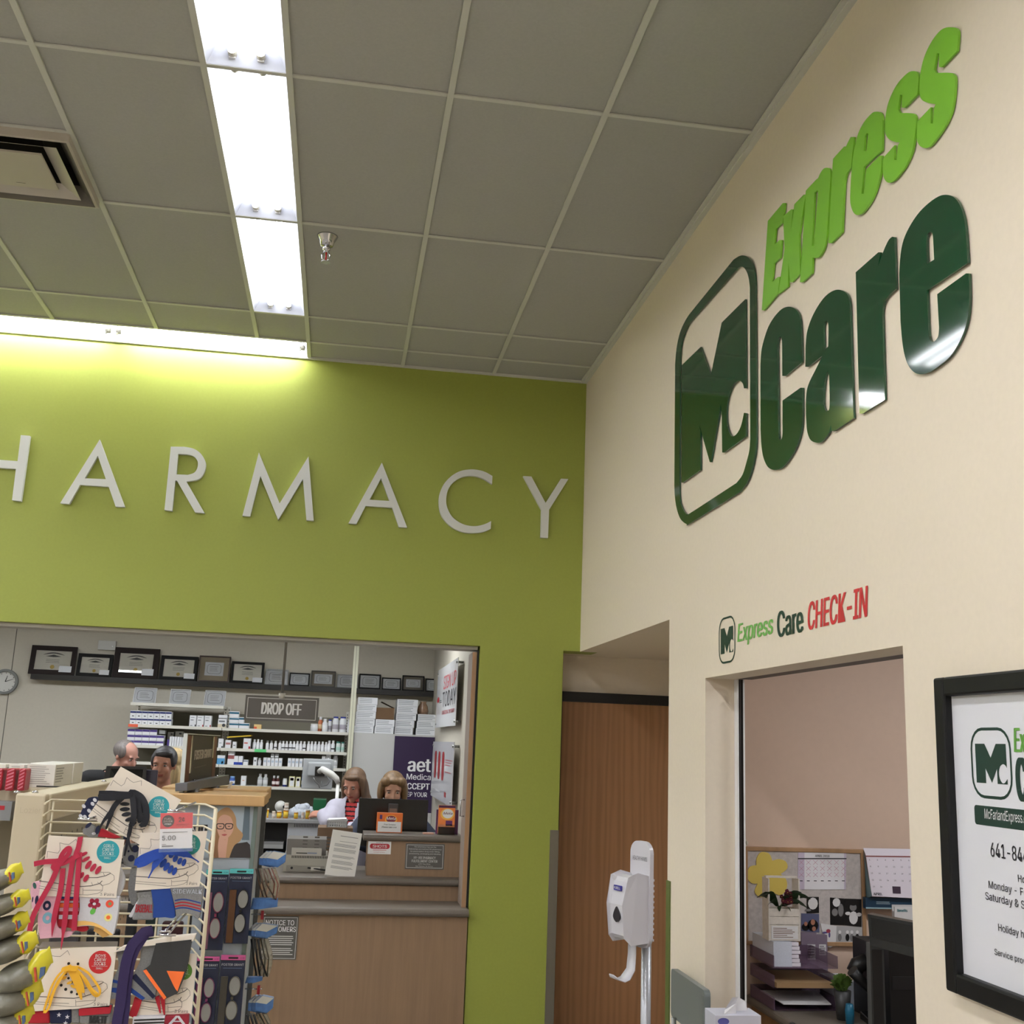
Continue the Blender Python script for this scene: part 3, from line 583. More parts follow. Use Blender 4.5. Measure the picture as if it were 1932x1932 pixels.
def d1(mb, f, x, z, w, h):
    R_ = M(168, 26, 38, .6); K = M(16, 16, 20, .6)
    mb.text(f, 'SIGN UP', x + w * .36, z + h * .61, x + w * .95, z + h * .83, .001, R_, .02); mb.text(f, 'TODAY', x + w * .34, z + h * .32, x + w * .97, z + h * .57, .001, K, .02); mb.text(f, 'TO REGISTER TEXT READY', x + w * .33, z + h * .20, x + w * .95, z + h * .26, .001, R_, .02)
    mb.poly(f, circ(x + w * .10, z + h * .47, w * .06, h * .05), None, .001, R_); mb.lines(f, x + w * .17, z + h * .40, x + w * .3, z + h * .46, 2, .0005, K)
def d2(mb, f, x, z, w, h):
    R_ = M(140, 14, 26, .6); K = M(150, 90, 96, .6)
    for i in range(3): mb.poly(f, rrect(x + w * (.13 + .19 * i), z + h * .35, x + w * (.24 + .19 * i), z + h * .83, w * .03), None, .001, R_)
    mb.lines(f, x + w * .66, z + h * .60, x + w * .97, z + h * .72, 3, .0005, K); mb.lines(f, x + w * .66, z + h * .48, x + w * .93, z + h * .53, 1, .0005, K)
    mb.fbox(f, x + w * .68, z + h * .10, x + w * .76, z + h * .18, 0, .001, R_); mb.lines(f, x + w * .1, z + h * .12, x + w * .5, z + h * .17, 1, .0005, M(180, 180, 182, .5))
sidep((827, 1263), (863, 1244), (858.7, 1370), (821.6, 1372), 'upper clear poster with red and black sign up print', d1)
sidep((819, 1398), (857, 1401), (851, 1515), (812, 1507), 'lower clear poster with three red bars', d2)
# ---- clock, grey box, framed certificates on a black picture ledge
t = thing('wall_clock', (-4.44, 3.38, 2.13), 'round grey wall clock cut by the left edge of the photo', 'clock')
c = at(9, 1286, 'Y', 3.37); f = FY(3.395)
mb = MB(); mb.poly(f, circ(c.x, c.z, .110, n=40), 0, .035, M(120, 122, 120, .5), [circ(c.x, c.z, .088, n=40)]); mb.build('rim', t, bevel=.006)
mb = MB(); mb.poly(f, circ(c.x, c.z, .0885, n=40), 0, .012, M(205, 205, 200, .5)); mb.build('dial', t)
mb = MB()
for a_, l, w in ((15, .055, .004), (68, .072, .003)):
    r = math.radians(a_); dx, dz = math.sin(r), math.cos(r); mb.poly(f, [(c.x - dz * w, c.z + dx * w), (c.x + dz * w, c.z - dx * w), (c.x + dx * l + dz * w * .5, c.z + dz * l - dx * w * .5), (c.x + dx * l - dz * w * .5, c.z + dz * l + dx * w * .5)], .012, .014, BLACK)
for i in range(12):
    r = 2 * PI * i / 12; mb.poly(f, circ(c.x + .076 * math.sin(r), c.z + .076 * math.cos(r), .004, n=6), .012, .0125, BLACK)
mb.build('hands', t)
a = at(186, 1208, 'Y', 3.36); b = at(217, 1227, 'Y', 3.36); mb = MB(); mb.box(a.x, 3.36, b.z, b.x, 3.399, a.z, M(186, 186, 182, .4)); mb.box(b.x - .03, 3.358, b.z + .03, b.x - .022, 3.36, b.z + .038, WHITE); tag(mb.build('alarm_box', bevel=.004), 'small pale box on the wall above the certificates', 'wall box')
YL = 3.30
la = at(60, 1284, 'Y', YL); lb = at(815, 1304, 'Y', YL)
zl = lb.z - .006; x0l = at(57, 1287, 'Y', YL).x
mb = MB(); mb.box(x0l, YL - .015, zl - .045, -.657, 3.399, zl, M(20, 17, 16, .4)); tag(mb.build('picture_ledge'), 'long black picture ledge carrying the framed certificates', 'shelf')
DKW = M(30, 19, 17, .6, spec=.25); BLK = M(13, 12, 12, .6, spec=.25); SIL = M(168, 170, 172, .3, metal=.7); PAPER = M(214, 210, 198, .6); PAPW = M(208, 210, 214, .6); GOLD = M(190, 160, 70, .4)
GLASS = M(255, 255, 255, .02, trans=1, alpha=1)
def frame(u0, u1, vt, frm, mat=None, paper=PAPER, fw=.03, kind=0, label='', ins=None, back=0, zb=None, y=None, lean=.035, grp='framed certificates on the black ledge'):
    y = y or YL + .02 - back * .0
    zb = zb if zb is not None else zl + .001
    a = at(u0, vt, 'Y', y + lean); b = at(u1, vt, 'Y', y + lean); zt = (a.z + b.z) / 2; x0, x1 = a.x, b.x
    h = zt - zb; v = Vector((0, lean, h)).normalized(); f = Fr((x0, y, zb), (1, 0, 0), v); W_ = x1 - x0; H = (Vector((0, lean, h))).length
    t = thing('framed_certificate', ((x0 + x1) / 2, y, zb), label, 'picture frame', grp)
    mb = MB(); mb.poly(f, [(0, 0), (W_, 0), (W_, H), (0, H)], -.012, .006, frm, [[(fw, fw), (W_ - fw, fw), (W_ - fw, H - fw), (fw, H - fw)]]); mb.build('frame', t, bevel=.002)
    q = ins or 0
    mb = MB(); mb.fbox(f, fw, fw, W_ - fw, H - fw, -.010, -.004, mat or paper)
    if mat and ins: mb.fbox(f, fw + q, fw + q, W_ - fw - q, H - fw - q, -.004, -.0035, paper)
    i0, j0, i1, j1 = fw + q, fw + q, W_ - fw - q, H - fw - q; w, h2 = i1 - i0, j1 - j0; K = M(96, 94, 92, .6); d = -.0032
    if kind == 0:
        mb.poly(f, sm([(i0 + w * .2, j1 - h2 * .22, 1), (i0 + w * .35, j1 - h2 * .12, 1), (i0 + w * .5, j1 - h2 * .09, 1), (i0 + w * .65, j1 - h2 * .12, 1), (i0 + w * .8, j1 - h2 * .22, 1), (i0 + w * .65, j1 - h2 * .17, 1), (i0 + w * .5, j1 - h2 * .14, 1), (i0 + w * .35, j1 - h2 * .17, 1)]), None, d, M(40, 40, 40, .6))
        mb.poly(f, [(i0 + w * .28, j1 - h2 * .30), (i0 + w * .42, j1 - h2 * .24), (i0 + w * .5, j1 - h2 * .20), (i0 + w * .58, j1 - h2 * .24), (i0 + w * .72, j1 - h2 * .30), (i0 + w * .5, j1 - h2 * .33)], None, d, M(80, 80, 80, .6))
        mb.lines(f, i0 + w * .3, j0 + h2 * .35, i1 - w * .3, j1 - h2 * .42, 3, d, K, .2, .1)
        mb.poly(f, circ(i0 + w * .5, j0 + h2 * .16, w * .06, n=14), None, d, GOLD)
        mb.fbox(f, W_ - fw - w * .30, fw * .6, W_ - fw + w * .05, fw + h2 * .22, -.003, .0065, PAPW)
    else:
        mb.poly(f, rrect(i0 + w * .12, j0 + h2 * .14, i1 - w * .12, j1 - h2 * .14, h2 * .2), None, d, M(110, 116, 120, .6), [rrect(i0 + w * .14, j0 + h2 * .165, i1 - w * .14, j1 - h2 * .165, h2 * .18)])
        mb.lines(f, i0 + w * .25, j0 + h2 * .3, i1 - w * .25, j1 - h2 * .26, 4, d, K, .2, .3)
    mb.build('certificate', t)
    mb = MB(); mb.fbox(f, fw * .9, fw * .9, W_ - fw * .9, H - fw * .9, -.0005, .0005, GLASS); mb.build('glazing', t)
    return t
frame(61, 147.5, 1219, DKW, None, fw=.042, ins=0, label='leftmost framed certificate, in a wide black frame on the ledge')
frame(149, 215, 1234, BLK, label='black framed certificate left of the tallest wide frame')
frame(218, 303, 1223, DKW, fw=.05, label='certificate in the tallest and widest dark brown frame')
frame(305, 375, 1238, BLK, fw=.03, label='black framed certificate right of the widest brown frame')
frame(377, 436.5, 1238, M(52, 34, 26, .4), M(150, 136, 112, .6), PAPW, .012, 1, 'certificate in a thin brown frame with a tan mat', ins=.045)
frame(438, 500, 1249, BLK, fw=.022, label='black framed certificate just left of the sign rod')
frame(502, 545, 1263, SIL, None, PAPW, .012, 1, 'silver framed certificate behind the sign rod')
frame(547, 585, 1270, BLK, None, PAPW, .010, 1, 'small thin black framed certificate right of the sign rod')
frame(588, 634, 1266, M(60, 58, 54, .3), M(120, 110, 94, .6), PAPW, .008, 1, 'dark framed certificate with a grey-brown mat left of the post', ins=.022)
frame(637, 676, 1273, SIL, None, PAPW, .006, 1, 'pale certificate partly hidden by the cream post')
frame(678, 719, 1272, BLK, None, PAPW, .012, 1, 'thin black framed certificate right of the cream post')
frame(721, 757, 1279, BLK, None, PAPW, .010, 1, 'small black framed certificate third from the right end')
frame(759.5, 801, 1275, BLK, M(120, 112, 100, .6), PAPW, .010, 1, 'black framed certificate with a tan mat near the side wall', ins=.025)
frame(803, 832, 1281, BLK, None, PAPW, .010, 1, 'last framed certificate cut by the side wall')
# ---- two bays of wall shelving
SHW = M(214, 212, 202, .4); SHB = M(112, 108, 94, .6); YS_, YBK = 2.95, 3.30
def zline(u, v): return at(u, v, 'Y', YS_).z
Z = {1: 2.098, 2: 1.915, 3: 1.744, 4: 1.606, 5: 1.4355, 6: 1.20}
xl, xm_, xr_ = at(246.5, 1327, 'Y', YS_).x, at(423, 1332, 'Y', YS_).x, at(657, 1382, 'Y', YS_).x
def shelving(x0, x1, zs, label, ztop):
    t = thing('shelving_unit', ((x0 + x1) / 2, 3.2, .2), label, 'shelving')
    for z in zs:
        mb = MB(); mb.box(x0, YS_, z - .012, x1, YBK, z + .006, SHW); mb.box(x0, YS_ - .004, z - .016, x1, YS_, z + .009, SHW); mb.build('shelf', t)
    mb = MB(); mb.box(x0 + .01, 3.312, .202, x1 - .01, 3.33, ztop - .06, SHB); mb.build('back_panel', t)
    for x in (x0, x1 - .025):
        mb = MB(); mb.box(x, 3.301, .2015, x + .025, 3.3115, ztop, SHW)
        z = 1.3
        while z < ztop - .02: mb.box(x + .009, 3.3005, z, x + .015, 3.301, z + .012, DARK); z += .025
        mb.build('upright', t)
    return t
shelving(xl, xm_ - .004, [Z[1], Z[2], Z[3], Z[4], Z[5], Z[6]], 'left bay of white medicine shelving with three small frames on top', Z[1] + .006)
shelving(xm_, xr_, [Z[2], Z[3], Z[4], Z[5], Z[6]], 'right bay of white medicine shelving full of bottles', 2.11)
# three clear-framed certificates on the top shelf
for n_, (a0, a1, vt) in enumerate(((218, 590, 70), (815, 1150, 95), (1385, 1730, 116))):
    u0, u1, v = 230 + a0 / 8.78, 230 + a1 / 8.78, 1290 + vt / 8.78
    frame(u0, u1, v, M(200, 202, 206, .3), None, PAPW, .006, 1, ['leftmost small certificate standing on the top shelf', 'middle small certificate standing on the top shelf', 'right small certificate with a dark border on the top shelf'][n_], zb=Z[1] + .007, y=3.00, lean=.05, grp='certificates on the top shelf')
# ---- goods on the shelves
WB = M(222, 224, 228, .5); TEXTG = M(120, 124, 130, .6)
def K1(u, v): return 230 + u / 8.78, 1290 + v / 8.78
def K2(u, v): return 400 + u / 6.9, 1320 + v / 6.9
def carton(k, l, r, tp, zs, label, grp, bands=(), base=WB, d=.09, y=2.975, bot=None, cat='box', name='medicine_box', extra=None):
    """carton standing on shelf height zs; l, r, tp (and bot for stacked ones) measured in the photo"""
    p = k(l, tp); q = k(r, tp); a = at(*p, 'Y', y); b = at(*q, 'Y', y); x0, x1 = a.x + .0006, b.x - .0006; zt = (a.z + b.z) / 2
    zb = zs if bot is None else (at(*k(l, bot), 'Y', y).z + at(*k(r, bot), 'Y', y).z) / 2 + .0006
    mb = MB(); h = zt - zb
    mb.box(x0, y, zb, x1, y + d, zt, base); f = FY(y)
    for b0, b1, m, *xx in bands:
        q0, q1 = xx if xx else (0, 1)
        mb.fbox(f, x0 + (x1 - x0) * q0, zb + h * b0, x0 + (x1 - x0) * q1, zb + h * b1, 0, .0006, m)
    if extra: extra(mb, f, x0, zb, x1 - x0, h)
    return tag(mb.build(name), label, cat, grp)
BLU = M(26, 40, 104, .5); PUR = M(74, 58, 130, .5); TEA = M(24, 96, 124, .5); DK = M(52, 54, 60, .5); RED = M(168, 30, 44, .5); LBL = M(150, 178, 206, .5); SKY = M(84, 152, 198, .5); GRYB = M(150, 152, 152, .5)
for row, (v0, v1) in enumerate(((572, 688), (446, 566))):
    for i in range(7):
        l = 138 + i * 98 + row * 4; tp = v0 - 0 + i * 3.2 if row == 0 else v1 - 120 + i * 3.2
        carton(K1, l, l + 97, (566 if row == 0 else 444) + i * 3, Z[2] + .0065, 'white carton with a navy top band in the block of fourteen, upper left shelf', 'navy-banded cartons', [(.68, .92, BLU), (.22, .34, DK, .35, .7)], bot=None if row == 0 else 568 + i * 3)
for i in range(3):
    carton(K1, 1127 + i * 124, 1240 + i * 124, 524 + i * 3, Z[2] + .0065, ['white leaflet box with a dark corner, left of a row of three', 'white leaflet box with a red corner, middle of three', 'white leaflet box with a red corner, right of three'][i], 'three leaflet boxes on the upper left shelf', [(.8, .84, TEXTG, .15, .7), (.55, .62, TEXTG, .15, .6), (.06, .12, TEXTG, .15, .5), (.0, .2, DK if i == 0 else RED, .84, 1)])
carton(K1, 1596, 1738, 580, Z[2] + .0065, 'white and cream carton with a black and gold round mark', None, [(0, .42, M(206, 196, 172, .5)), (.62, .8, TEXTG, .1, .8)], extra=lambda mb, f, x, z, w, h: mb.poly(f, circ(x + w * .7, z + h * .28, w * .2), None, .0012, DK))
carton(K1, 1606, 1750, 518, 0, 'plain white carton lying on the gold-marked carton', None, [(0, .12, DK)], bot=576)
for i, (l, r, tp, bt) in enumerate(((225, 350, 300, None), (228, 353, 232, 298), (230, 355, 152, 230), (353, 487, 305, None), (353, 420, 228, 303))):
    carton(K2, l, r, tp, Z[2] + .0065, ['teal-banded carton, bottom of the left pile', 'teal-banded carton, middle of the pile of three', 'teal-banded carton, top of the pile of three', 'teal-banded carton, bottom of the right pile', 'teal-banded carton partly behind the hanging sign'][i], 'teal-banded cartons', [(.55, .86, TEA)], bot=bt)
carton(K2, 547, 645, 322, Z[2] + .0065, 'small orange and yellow box under the hanging sign', None, [(.0, .5, M(214, 96, 60, .5), .0, .4)], base=M(222, 190, 130, .5))
# purple and white cartons, third shelf
rows = [(80, 5, 932, None), (92, 5, 838, 930), (100, 4, 742, 836)]
for q, (l0, n_, tp, bt) in enumerate(rows):
    for i in range(n_): carton(K1, l0 + i * 122 + 1, l0 + i * 122 + 121, tp + i * 4, Z[3] + .0065, 'purple-topped white carton in the block on the third shelf, left', 'purple-topped cartons', [(.5, .92, PUR)], bot=None if bt is None else bt + i * 4)
carton(K1, 620, 718, 770, 0, 'small grey carton on top of the purple cartons', None, base=GRYB, bot=834)
for i, (l, r, tp) in enumerate(((762, 860, 802), (890, 1012, 792))): carton(K1, l, r, tp, Z[3] + .0065, ['grey carton with a dark square, left of two', 'grey carton with a dark square, right of two'][i], 'grey cartons behind the slim ones', [(.8, .92, DK, .5, .85)], base=M(186, 186, 180, .5), y=3.09)
for i in range(6): carton(K1, 794 + i * 41, 832 + i * 41, 872 + i * 3, Z[3] + .0065, 'slim white carton standing in the row of six on the third shelf', 'six slim white cartons', [(.3, .6, M(196, 200, 206, .5), .3, .5)])
carton(K1, 752, 788, 922, Z[3] + .0065, 'slim purple carton standing beside the purple block', None, base=PUR)
carton(K2, 86, 150, 507, Z[3] + .0065, 'narrow white box at the left end of the bottle shelf', None, [(.5, .56, TEXTG, .2, .7), (0, .2, DK, .7, 1)])
carton(K2, 176, 250, 527, Z[3] + .0065, 'white box with dull red print under the yellow folder', None, [(.45, .7, M(170, 120, 116, .5), .1, .9), (.0, 1, M(120, 40, 50, .5), .97, 1)])
carton(K2, 270, 318, 548, Z[3] + .0065, 'narrow white box between the two red-printed ones', None, [(.4, .55, TEXTG, .2, .8)])
carton(K2, 413, 508, 505, Z[3] + .0065, 'white box with a red corner under the right end of the yellow folder', None, [(.5, .62, M(196, 100, 90, .5), .1, .6), (0, .25, RED, .75, 1)])
mb = MB(); a = at(*K2(195, 497), 'Y', 2.98); b = at(*K2(508, 480), 'Y', 2.98)
mb.hexa([Vector(p) for p in ((a.x, 2.97, a.z), (b.x, 2.97, b.z + .002), (b.x, 3.2, b.z + .002), (a.x, 3.2, a.z), (a.x, 2.97, a.z + .010), (b.x, 2.97, b.z + .012), (b.x, 3.2, b.z + .012), (a.x, 3.2, a.z + .010))], M(206, 178, 50, .5)); tag(mb.build('folder'), 'yellow folder lying across boxes on the bottle shelf', 'folder')
# bottles: one of each kind, then copies
def bottle_proto(body, cap, lab, label, grp, capr=.32, neck=.78, name='pill_bottle', lz=(.2, .5)):
    mb = MB(); o = (0, 0, 0)
    mb.lathe(o, [(.44, 0), (.5, .02), (.5, neck - .12), (capr * .95, neck), (capr * .95, neck + .02), (capr, neck + .03), (capr, .99), (capr * .9, 1)], body, n=18, ms=[body, body, body, body, cap, cap, cap])
    if lab: mb.lathe(o, [(.508, lz[0]), (.508, lz[1])], lab, n=18)
    b = mb.build(name); b['_w'] = (0, 0, 0); b.location = (0, 0, 0)
    return tag(b, label, 'bottle', grp)
used = {}
def put(proto, k, l, r, tp, zs, label=None, y=3.02, grp=None):
    a = at(*k(l, tp), 'Y', y); b = at(*k(r, tp), 'Y', y); w = b.x - a.x
    if proto.name in used: o = proto.copy(); COL.objects.link(o)
    else: o = proto; used[proto.name] = 1
    o.location = ((a.x + b.x) / 2, y, zs); o.scale = (w, w, (a.z + b.z) / 2 - zs)
    if label: o['label'] = label
    if grp: o['group'] = grp
    return o
CAPW = M(214, 214, 216, .4)
pw = bottle_proto(WB, CAPW, M(232, 234, 238, .5), 'white pill bottle in the long row on the bottle shelf', 'row of white pill bottles')
ZB = Z[3] + .0065
pd = bottle_proto(WB, CAPW, DK, 'white pill bottle with a dark label stripe in the long row', 'striped white pill bottles', lz=(.22, .34))
for l in (810, 910, 955, 1005, 1050, 1185): put(pd, K2, l, l + 42, 537 + (l - 700) * .016, ZB)
for l in (1095, 1140, 1240, 1283, 1328, 1375, 1422): put(pw, K2, l, l + 42, 540 + (l - 1100) * .02, ZB)
pg = bottle_proto(WB, M(140, 140, 136, .5), None, 'white pill bottle with a grey cap in the long row', 'grey-capped pill bottles')
for l in (704, 756, 868): put(pg, K2, l, l + 42, 535, ZB)
for l, tp, lb in ((535, 518, 'left bottle of three white ones above the green shelf tag'), (582, 516, 'middle bottle of three above the green shelf tag'), (627, 523, 'right bottle of three above the green shelf tag')): put(pw, K2, l, l + 42, tp, ZB, lb, grp='three bottles above the green tag')
put(pw, K2, 1468, 1508, 553, ZB, 'low white bottle left of the two tallest in the row'); put(pw, K2, 1507, 1553, 534, ZB, 'tall white bottle, left of the two tallest in the row')
put(pd, K2, 1556, 1604, 533, ZB, 'tall white bottle with a black label at the right of the row')
pt = bottle_proto(M(206, 216, 212, .5), M(36, 110, 96, .4), M(170, 206, 196, .5), 'left teal-capped bottle at the end of the row', 'teal-capped bottles', capr=.44, neck=.84)
put(pt, K2, 1618, 1678, 548, ZB); put(pt, K2, 1684, 1728, 552, ZB, 'right teal-capped bottle at the end of the row')
ZB2 = Z[2] + .0065
pb = bottle_proto(WB, M(34, 50, 140, .4), M(170, 164, 176, .5), 'tall blue-capped white jar, left of the tall two', 'blue-capped jars', capr=.4, neck=.88)
put(pb, K2, 1574, 1656, 222, ZB2); put(pb, K2, 1664, 1756, 224, ZB2, 'tall blue-capped white jar next to the cream post'); put(pb, K2, 1514, 1566, 260, ZB2, 'shorter blue-capped jar behind the white bottle', y=3.08)
put(bottle_proto(M(196, 110, 70, .4), CAPW, M(220, 190, 150, .5), 'orange bottle with a white cap on the upper right shelf', None, capr=.3), K2, 1388, 1448, 224, ZB2, y=3.1)
put(pw, K2, 1440, 1513, 250, ZB2, 'white bottle in front of the orange bottle')
put(bottle_proto(WB, CAPW, None, 'low white tub under the right end of the hanging sign', None, capr=.49, neck=.8, name='tub'), K2, 1286, 1382, 315, ZB2)
put(pw, K2, 1764, 1800, 255, ZB2, 'white bottle half hidden by the cream post')
# fourth shelf
Z4 = Z[4] + .0065
carton(K2, 70, 170, 725, Z4, 'sky blue and white carton at the left of the fourth shelf', None, [(.0, .68, SKY), (.1, .35, WB, .6, .85)])
carton(K2, 205, 292, 735, Z4, 'white carton with a dull red band on the fourth shelf', None, [(.68, 1, M(150, 84, 84, .5))])
carton(K2, 212, 296, 674, 0, 'small white carton on top of the red-banded one', None, [(0, .15, M(150, 84, 84, .5))], bot=733)
for i in range(2): carton(K2, 290 + i * 58, 346 + i * 58, 732 + i * 3, Z4, ['white and royal blue carton, left of the pair', 'white and royal blue carton, right of the pair'][i], 'royal blue cartons', [(0, .32, M(34, 62, 158, .5))])
carton(K2, 408, 470, 784, Z4, 'low white carton with a dark blue top stripe', None, [(.7, .85, M(40, 70, 110, .5))])
carton(K2, 542, 588, 752, Z4, 'white carton left of the small white bottle, fourth shelf', None, [(.5, .7, TEXTG, .2, .8)])
put(pw, K2, 600, 645, 760, Z4, 'lone small white bottle among cartons on the fourth shelf')
for i in range(5): carton(K2, 670 + i * 50, 716 + i * 50, 755 + i * 2, Z4, 'small white carton in the left row of five, fourth shelf', 'row of five small white cartons', [(.45, .7, M(176, 190, 206, .5), .15, .85)])
for i in range(2): carton(K2, 768 + i * 54, 812 + i * 56, 706 + i * 2, 0, ['small grey-topped carton stacked on the row of five', 'small white carton stacked on the row of five'][i], 'cartons stacked on the row of five', [(.4, .9, GRYB)], bot=752)
for i in range(4): carton(K2, 990 + i * 49, 1034 + i * 49, 763 + i * 2, Z4, 'small white carton in the right row of four, fourth shelf', 'row of four small white cartons', [(.45, .7, M(176, 190, 206, .5), .15, .85)])
for i, (l, r, tp) in enumerate(((1432, 1480, 732), (1487, 1550, 716))): carton(K2, l, r, tp, Z4, ['white carton behind the grey monitor, left', 'white carton with a ring mark behind the grey monitor'][i], 'cartons behind the grey monitor', extra=lambda mb, f, x, z, w, h: mb.poly(f, circ(x + w / 2, z + h * .7, w * .35), None, .001, DK, [circ(x + w / 2, z + h * .7, w * .27)]))
put(bottle_proto(WB, WB, M(190, 192, 196, .5), 'flat-topped white bottle right of the grey monitor', None, capr=.38, neck=.9), K2, 1578, 1642, 730, Z4)
# fifth shelf
Z5 = Z[5] + .0065
pbl = bottle_proto(M(60, 96, 170, .4), M(120, 160, 210, .4), WB, 'left blue bottle on the fifth shelf', 'blue bottles', capr=.44, neck=.8)
put(pbl, K2, 152, 212, 985, Z5); put(pbl, K2, 234, 304, 998, Z5, 'right blue bottle on the fifth shelf')
carton(K2, 380, 446, 994, Z5, 'white carton with a faint orange mark on the fifth shelf', None, [(.5, .58, M(206, 150, 120, .5), .3, .7)])
pc = bottle_proto(M(186, 190, 192, .2), CAPW, M(206, 208, 210, .5), 'left clear bottle with a white cap on the fifth shelf', 'clear bottles', capr=.28)
put(pc, K2, 600, 664, 964, Z5); put(pc, K2, 670, 734, 970, Z5, 'right clear bottle with a white cap on the fifth shelf')
pbr = bottle_proto(M(70, 22, 20, .25), CAPW, M(216, 206, 204, .5), 'left brown syrup bottle on the fifth shelf', 'brown syrup bottles', capr=.3, neck=.76, lz=(.2, .48))
put(pbr, K2, 786, 834, 990, Z5); put(pbr, K2, 836, 884, 991, Z5, 'right brown syrup bottle on the fifth shelf')
put(bottle_proto(WB, WB, BLU, 'white jar with a dark blue base', None, capr=.44, neck=.9, name='jar', lz=(.0, .25)), K2, 924, 980, 1026, Z5)
for i, (l, r, tp) in enumerate(((1006, 1080, 1000), (1092, 1154, 1008))): carton(K2, l, r, tp, Z5, ['cream-edged carton with orange print, left', 'cream-edged carton with orange print, right'][i], 'orange-printed cartons', [(.08, .92, WB, .15, .9), (.62, .86, M(200, 126, 80, .5), .2, .8)], base=M(214, 208, 150, .5))
put(pbl, K2, 1170, 1200, 964, Z5, 'blue bottle half hidden by the grey monitor')
# shelf edge tags
for k, l, r, tp, bt, zs, m, lb in ((K2, 555, 706, 640, 672, Z[3], M(96, 206, 128, .5), 'green tag on the bottle shelf edge'), (K1, 105, 262, 682, 716, Z[2], M(222, 96, 66, .5), 'orange-red tag at the left end of a shelf edge')):
    a = at(*k(l, tp), 'Y', 2.944); b = at(*k(r, bt), 'Y', 2.944); mb = MB(); mb.box(a.x, 2.944, zs - .016, b.x, 2.9455, zs + .009, m); tag(mb.build('shelf_tag'), lb, 'shelf tag')
# ---- tall white cabinet with stacked cartons, cream post at its left edge
CABG = M(190, 190, 188, .45); yc = 2.88
xa = at(668, 1390, 'Y', yc).x; zc = 1.925
t = thing('storage_cabinet', (-1.0, 3.1, .2), 'tall white cabinet carrying stacked cartons beside the cream post', 'cabinet')
mb = MB(); mb.box(xa, yc + .004, .2015, -.657, 3.29, zc, CABG); mb.build('body', t)
mb = MB(); xb = at(744, 1390, 'Y', yc).x; mb.box(xa + .01, yc, .23, xb - .003, yc + .0035, zc - .01, CABG); mb.build('door', t)
mb = MB(); mb.box(xb + .003, yc, .23, -.66, yc + .0035, zc - .01, CABG); mb.build('door', t)
pa = at(674.5, 1228, 'Y', 2.86); pbm = at(650, 1560, 'Y', 2.86)
mb = MB(); xp = at(668, 1300, 'Y', 2.86).x; mb.box(xp - .022, 2.83, .2015, xp + .022, 2.874, 2.919, M(206, 206, 184, .5)); mb.box(xp - .003, 2.828, .2015, xp + .001, 2.83, 2.919, M(150, 150, 132, .5)); struct(mb.build('trim_post', bevel=.002))
def K3(u, v): return 640 + u / 7.156, 1220 + v / 7.156
LABL = M(168, 172, 178, .6)
def flatbox(l, r, tp, bt, i, label, grp, y=2.90, d=.30, base_z=None):
    a = at(*K3(l, tp), 'Y', y); b = at(*K3(r, tp), 'Y', y); h = zc_h
    z0 = base_z; mb = MB(); mb.box(a.x, y, z0 + .0008, b.x, y + d, z0 + h - .001, WB); mb.lines(FY(y), a.x + .01, z0 + .01, b.x - .01, z0 + h - .008, 3, .0004, LABL, .5, .3); return tag(mb.build('flat_carton', bevel=.0015), label, 'box', grp)
zc_h = .0615
pos = ['bottom', 'second', 'third', 'fourth', 'top']
for i, (l, r) in enumerate(((215, 478), (225, 487), (230, 495), (238, 499), (245, 507))): flatbox(l, r, 900, 0, i, pos[i] + ' printed white carton of the leftmost tall stack', 'printed white cartons', base_z=zc + i * zc_h)
for i, (l, r) in enumerate(((482, 738), (490, 746))): flatbox(l, r, 1050, 0, i, ['lower', 'upper'][i] + ' printed white carton under the open brown carton', 'printed white cartons', base_z=zc + i * zc_h)
for i, (l, r) in enumerate(((760, 1006), (764, 1020), (770, 1040), (775, 1052), (777, 1056))): flatbox(l, r, 900, 0, i, pos[i] + ' printed white carton of the stack in front of the cream wall', 'printed white cartons', y=2.96, d=.28, base_z=zc + i * zc_h)
for i, (l, r) in enumerate(((1043, 1310), (1052, 1312), (1060, 1315))): flatbox(l, r, 1000, 0, i, pos[i] + ' printed white carton of the stack cut by the side wall', 'printed white cartons', y=2.98, d=.26, base_z=zc + i * zc_h)
t = thing('brown_carton', (-1.15, 3.0, zc + 2 * zc_h), 'open brown cardboard carton on two white cartons', 'box'); KR = M(112, 84, 56, .7, noise=.1)
a = at(*K3(500, 820), 'Y', 2.92); b = at(*K3(735, 1008), 'Y', 2.92); z0 = zc + 2 * zc_h + .0005; z1 = a.z
mb = MB(); mb.box(a.x, 2.92, z0, b.x, 2.924, z1, KR); mb.box(a.x, 3.12, z0, b.x, 3.124, z1, KR); mb.box(a.x, 2.924, z0, a.x + .004, 3.12, z1, KR); mb.box(b.x - .004, 2.924, z0, b.x, 3.12, z1, KR); mb.box(a.x, 2.92, z0, b.x, 3.124, z0 + .003, KR); mb.build('body', t)
mb = MB(); c = at(*K3(565, 748), 'Y', 3.0); mb.quad([(b.x, 2.924, z1), (b.x, 3.12, z1), (c.x, 3.12, c.z), (c.x, 2.924, c.z)], KR); mb.quad([(b.x + .003, 2.924, z1), (c.x + .003, 2.924, c.z + .003), (c.x + .003, 3.12, c.z + .003), (b.x + .003, 3.12, z1)], KR); mb.build('flap', t)
a = at(*K3(1075, 850), 'Y', 3.02); b = at(*K3(1205, 705), 'Y', 3.02)
mb = MB(); mb.lathe(((a.x + b.x) / 2, 3.08, zc + 3 * zc_h + .001), [(.045, 0), (.05, .03), (.042, .07), (.025, .10), (.032, .112)], M(168, 134, 108, .25, noise=.3, scale=40), n=14, sq=.9); tag(mb.build('plastic_bag'), 'crumpled tan plastic bag on the stacked cartons', 'bag')
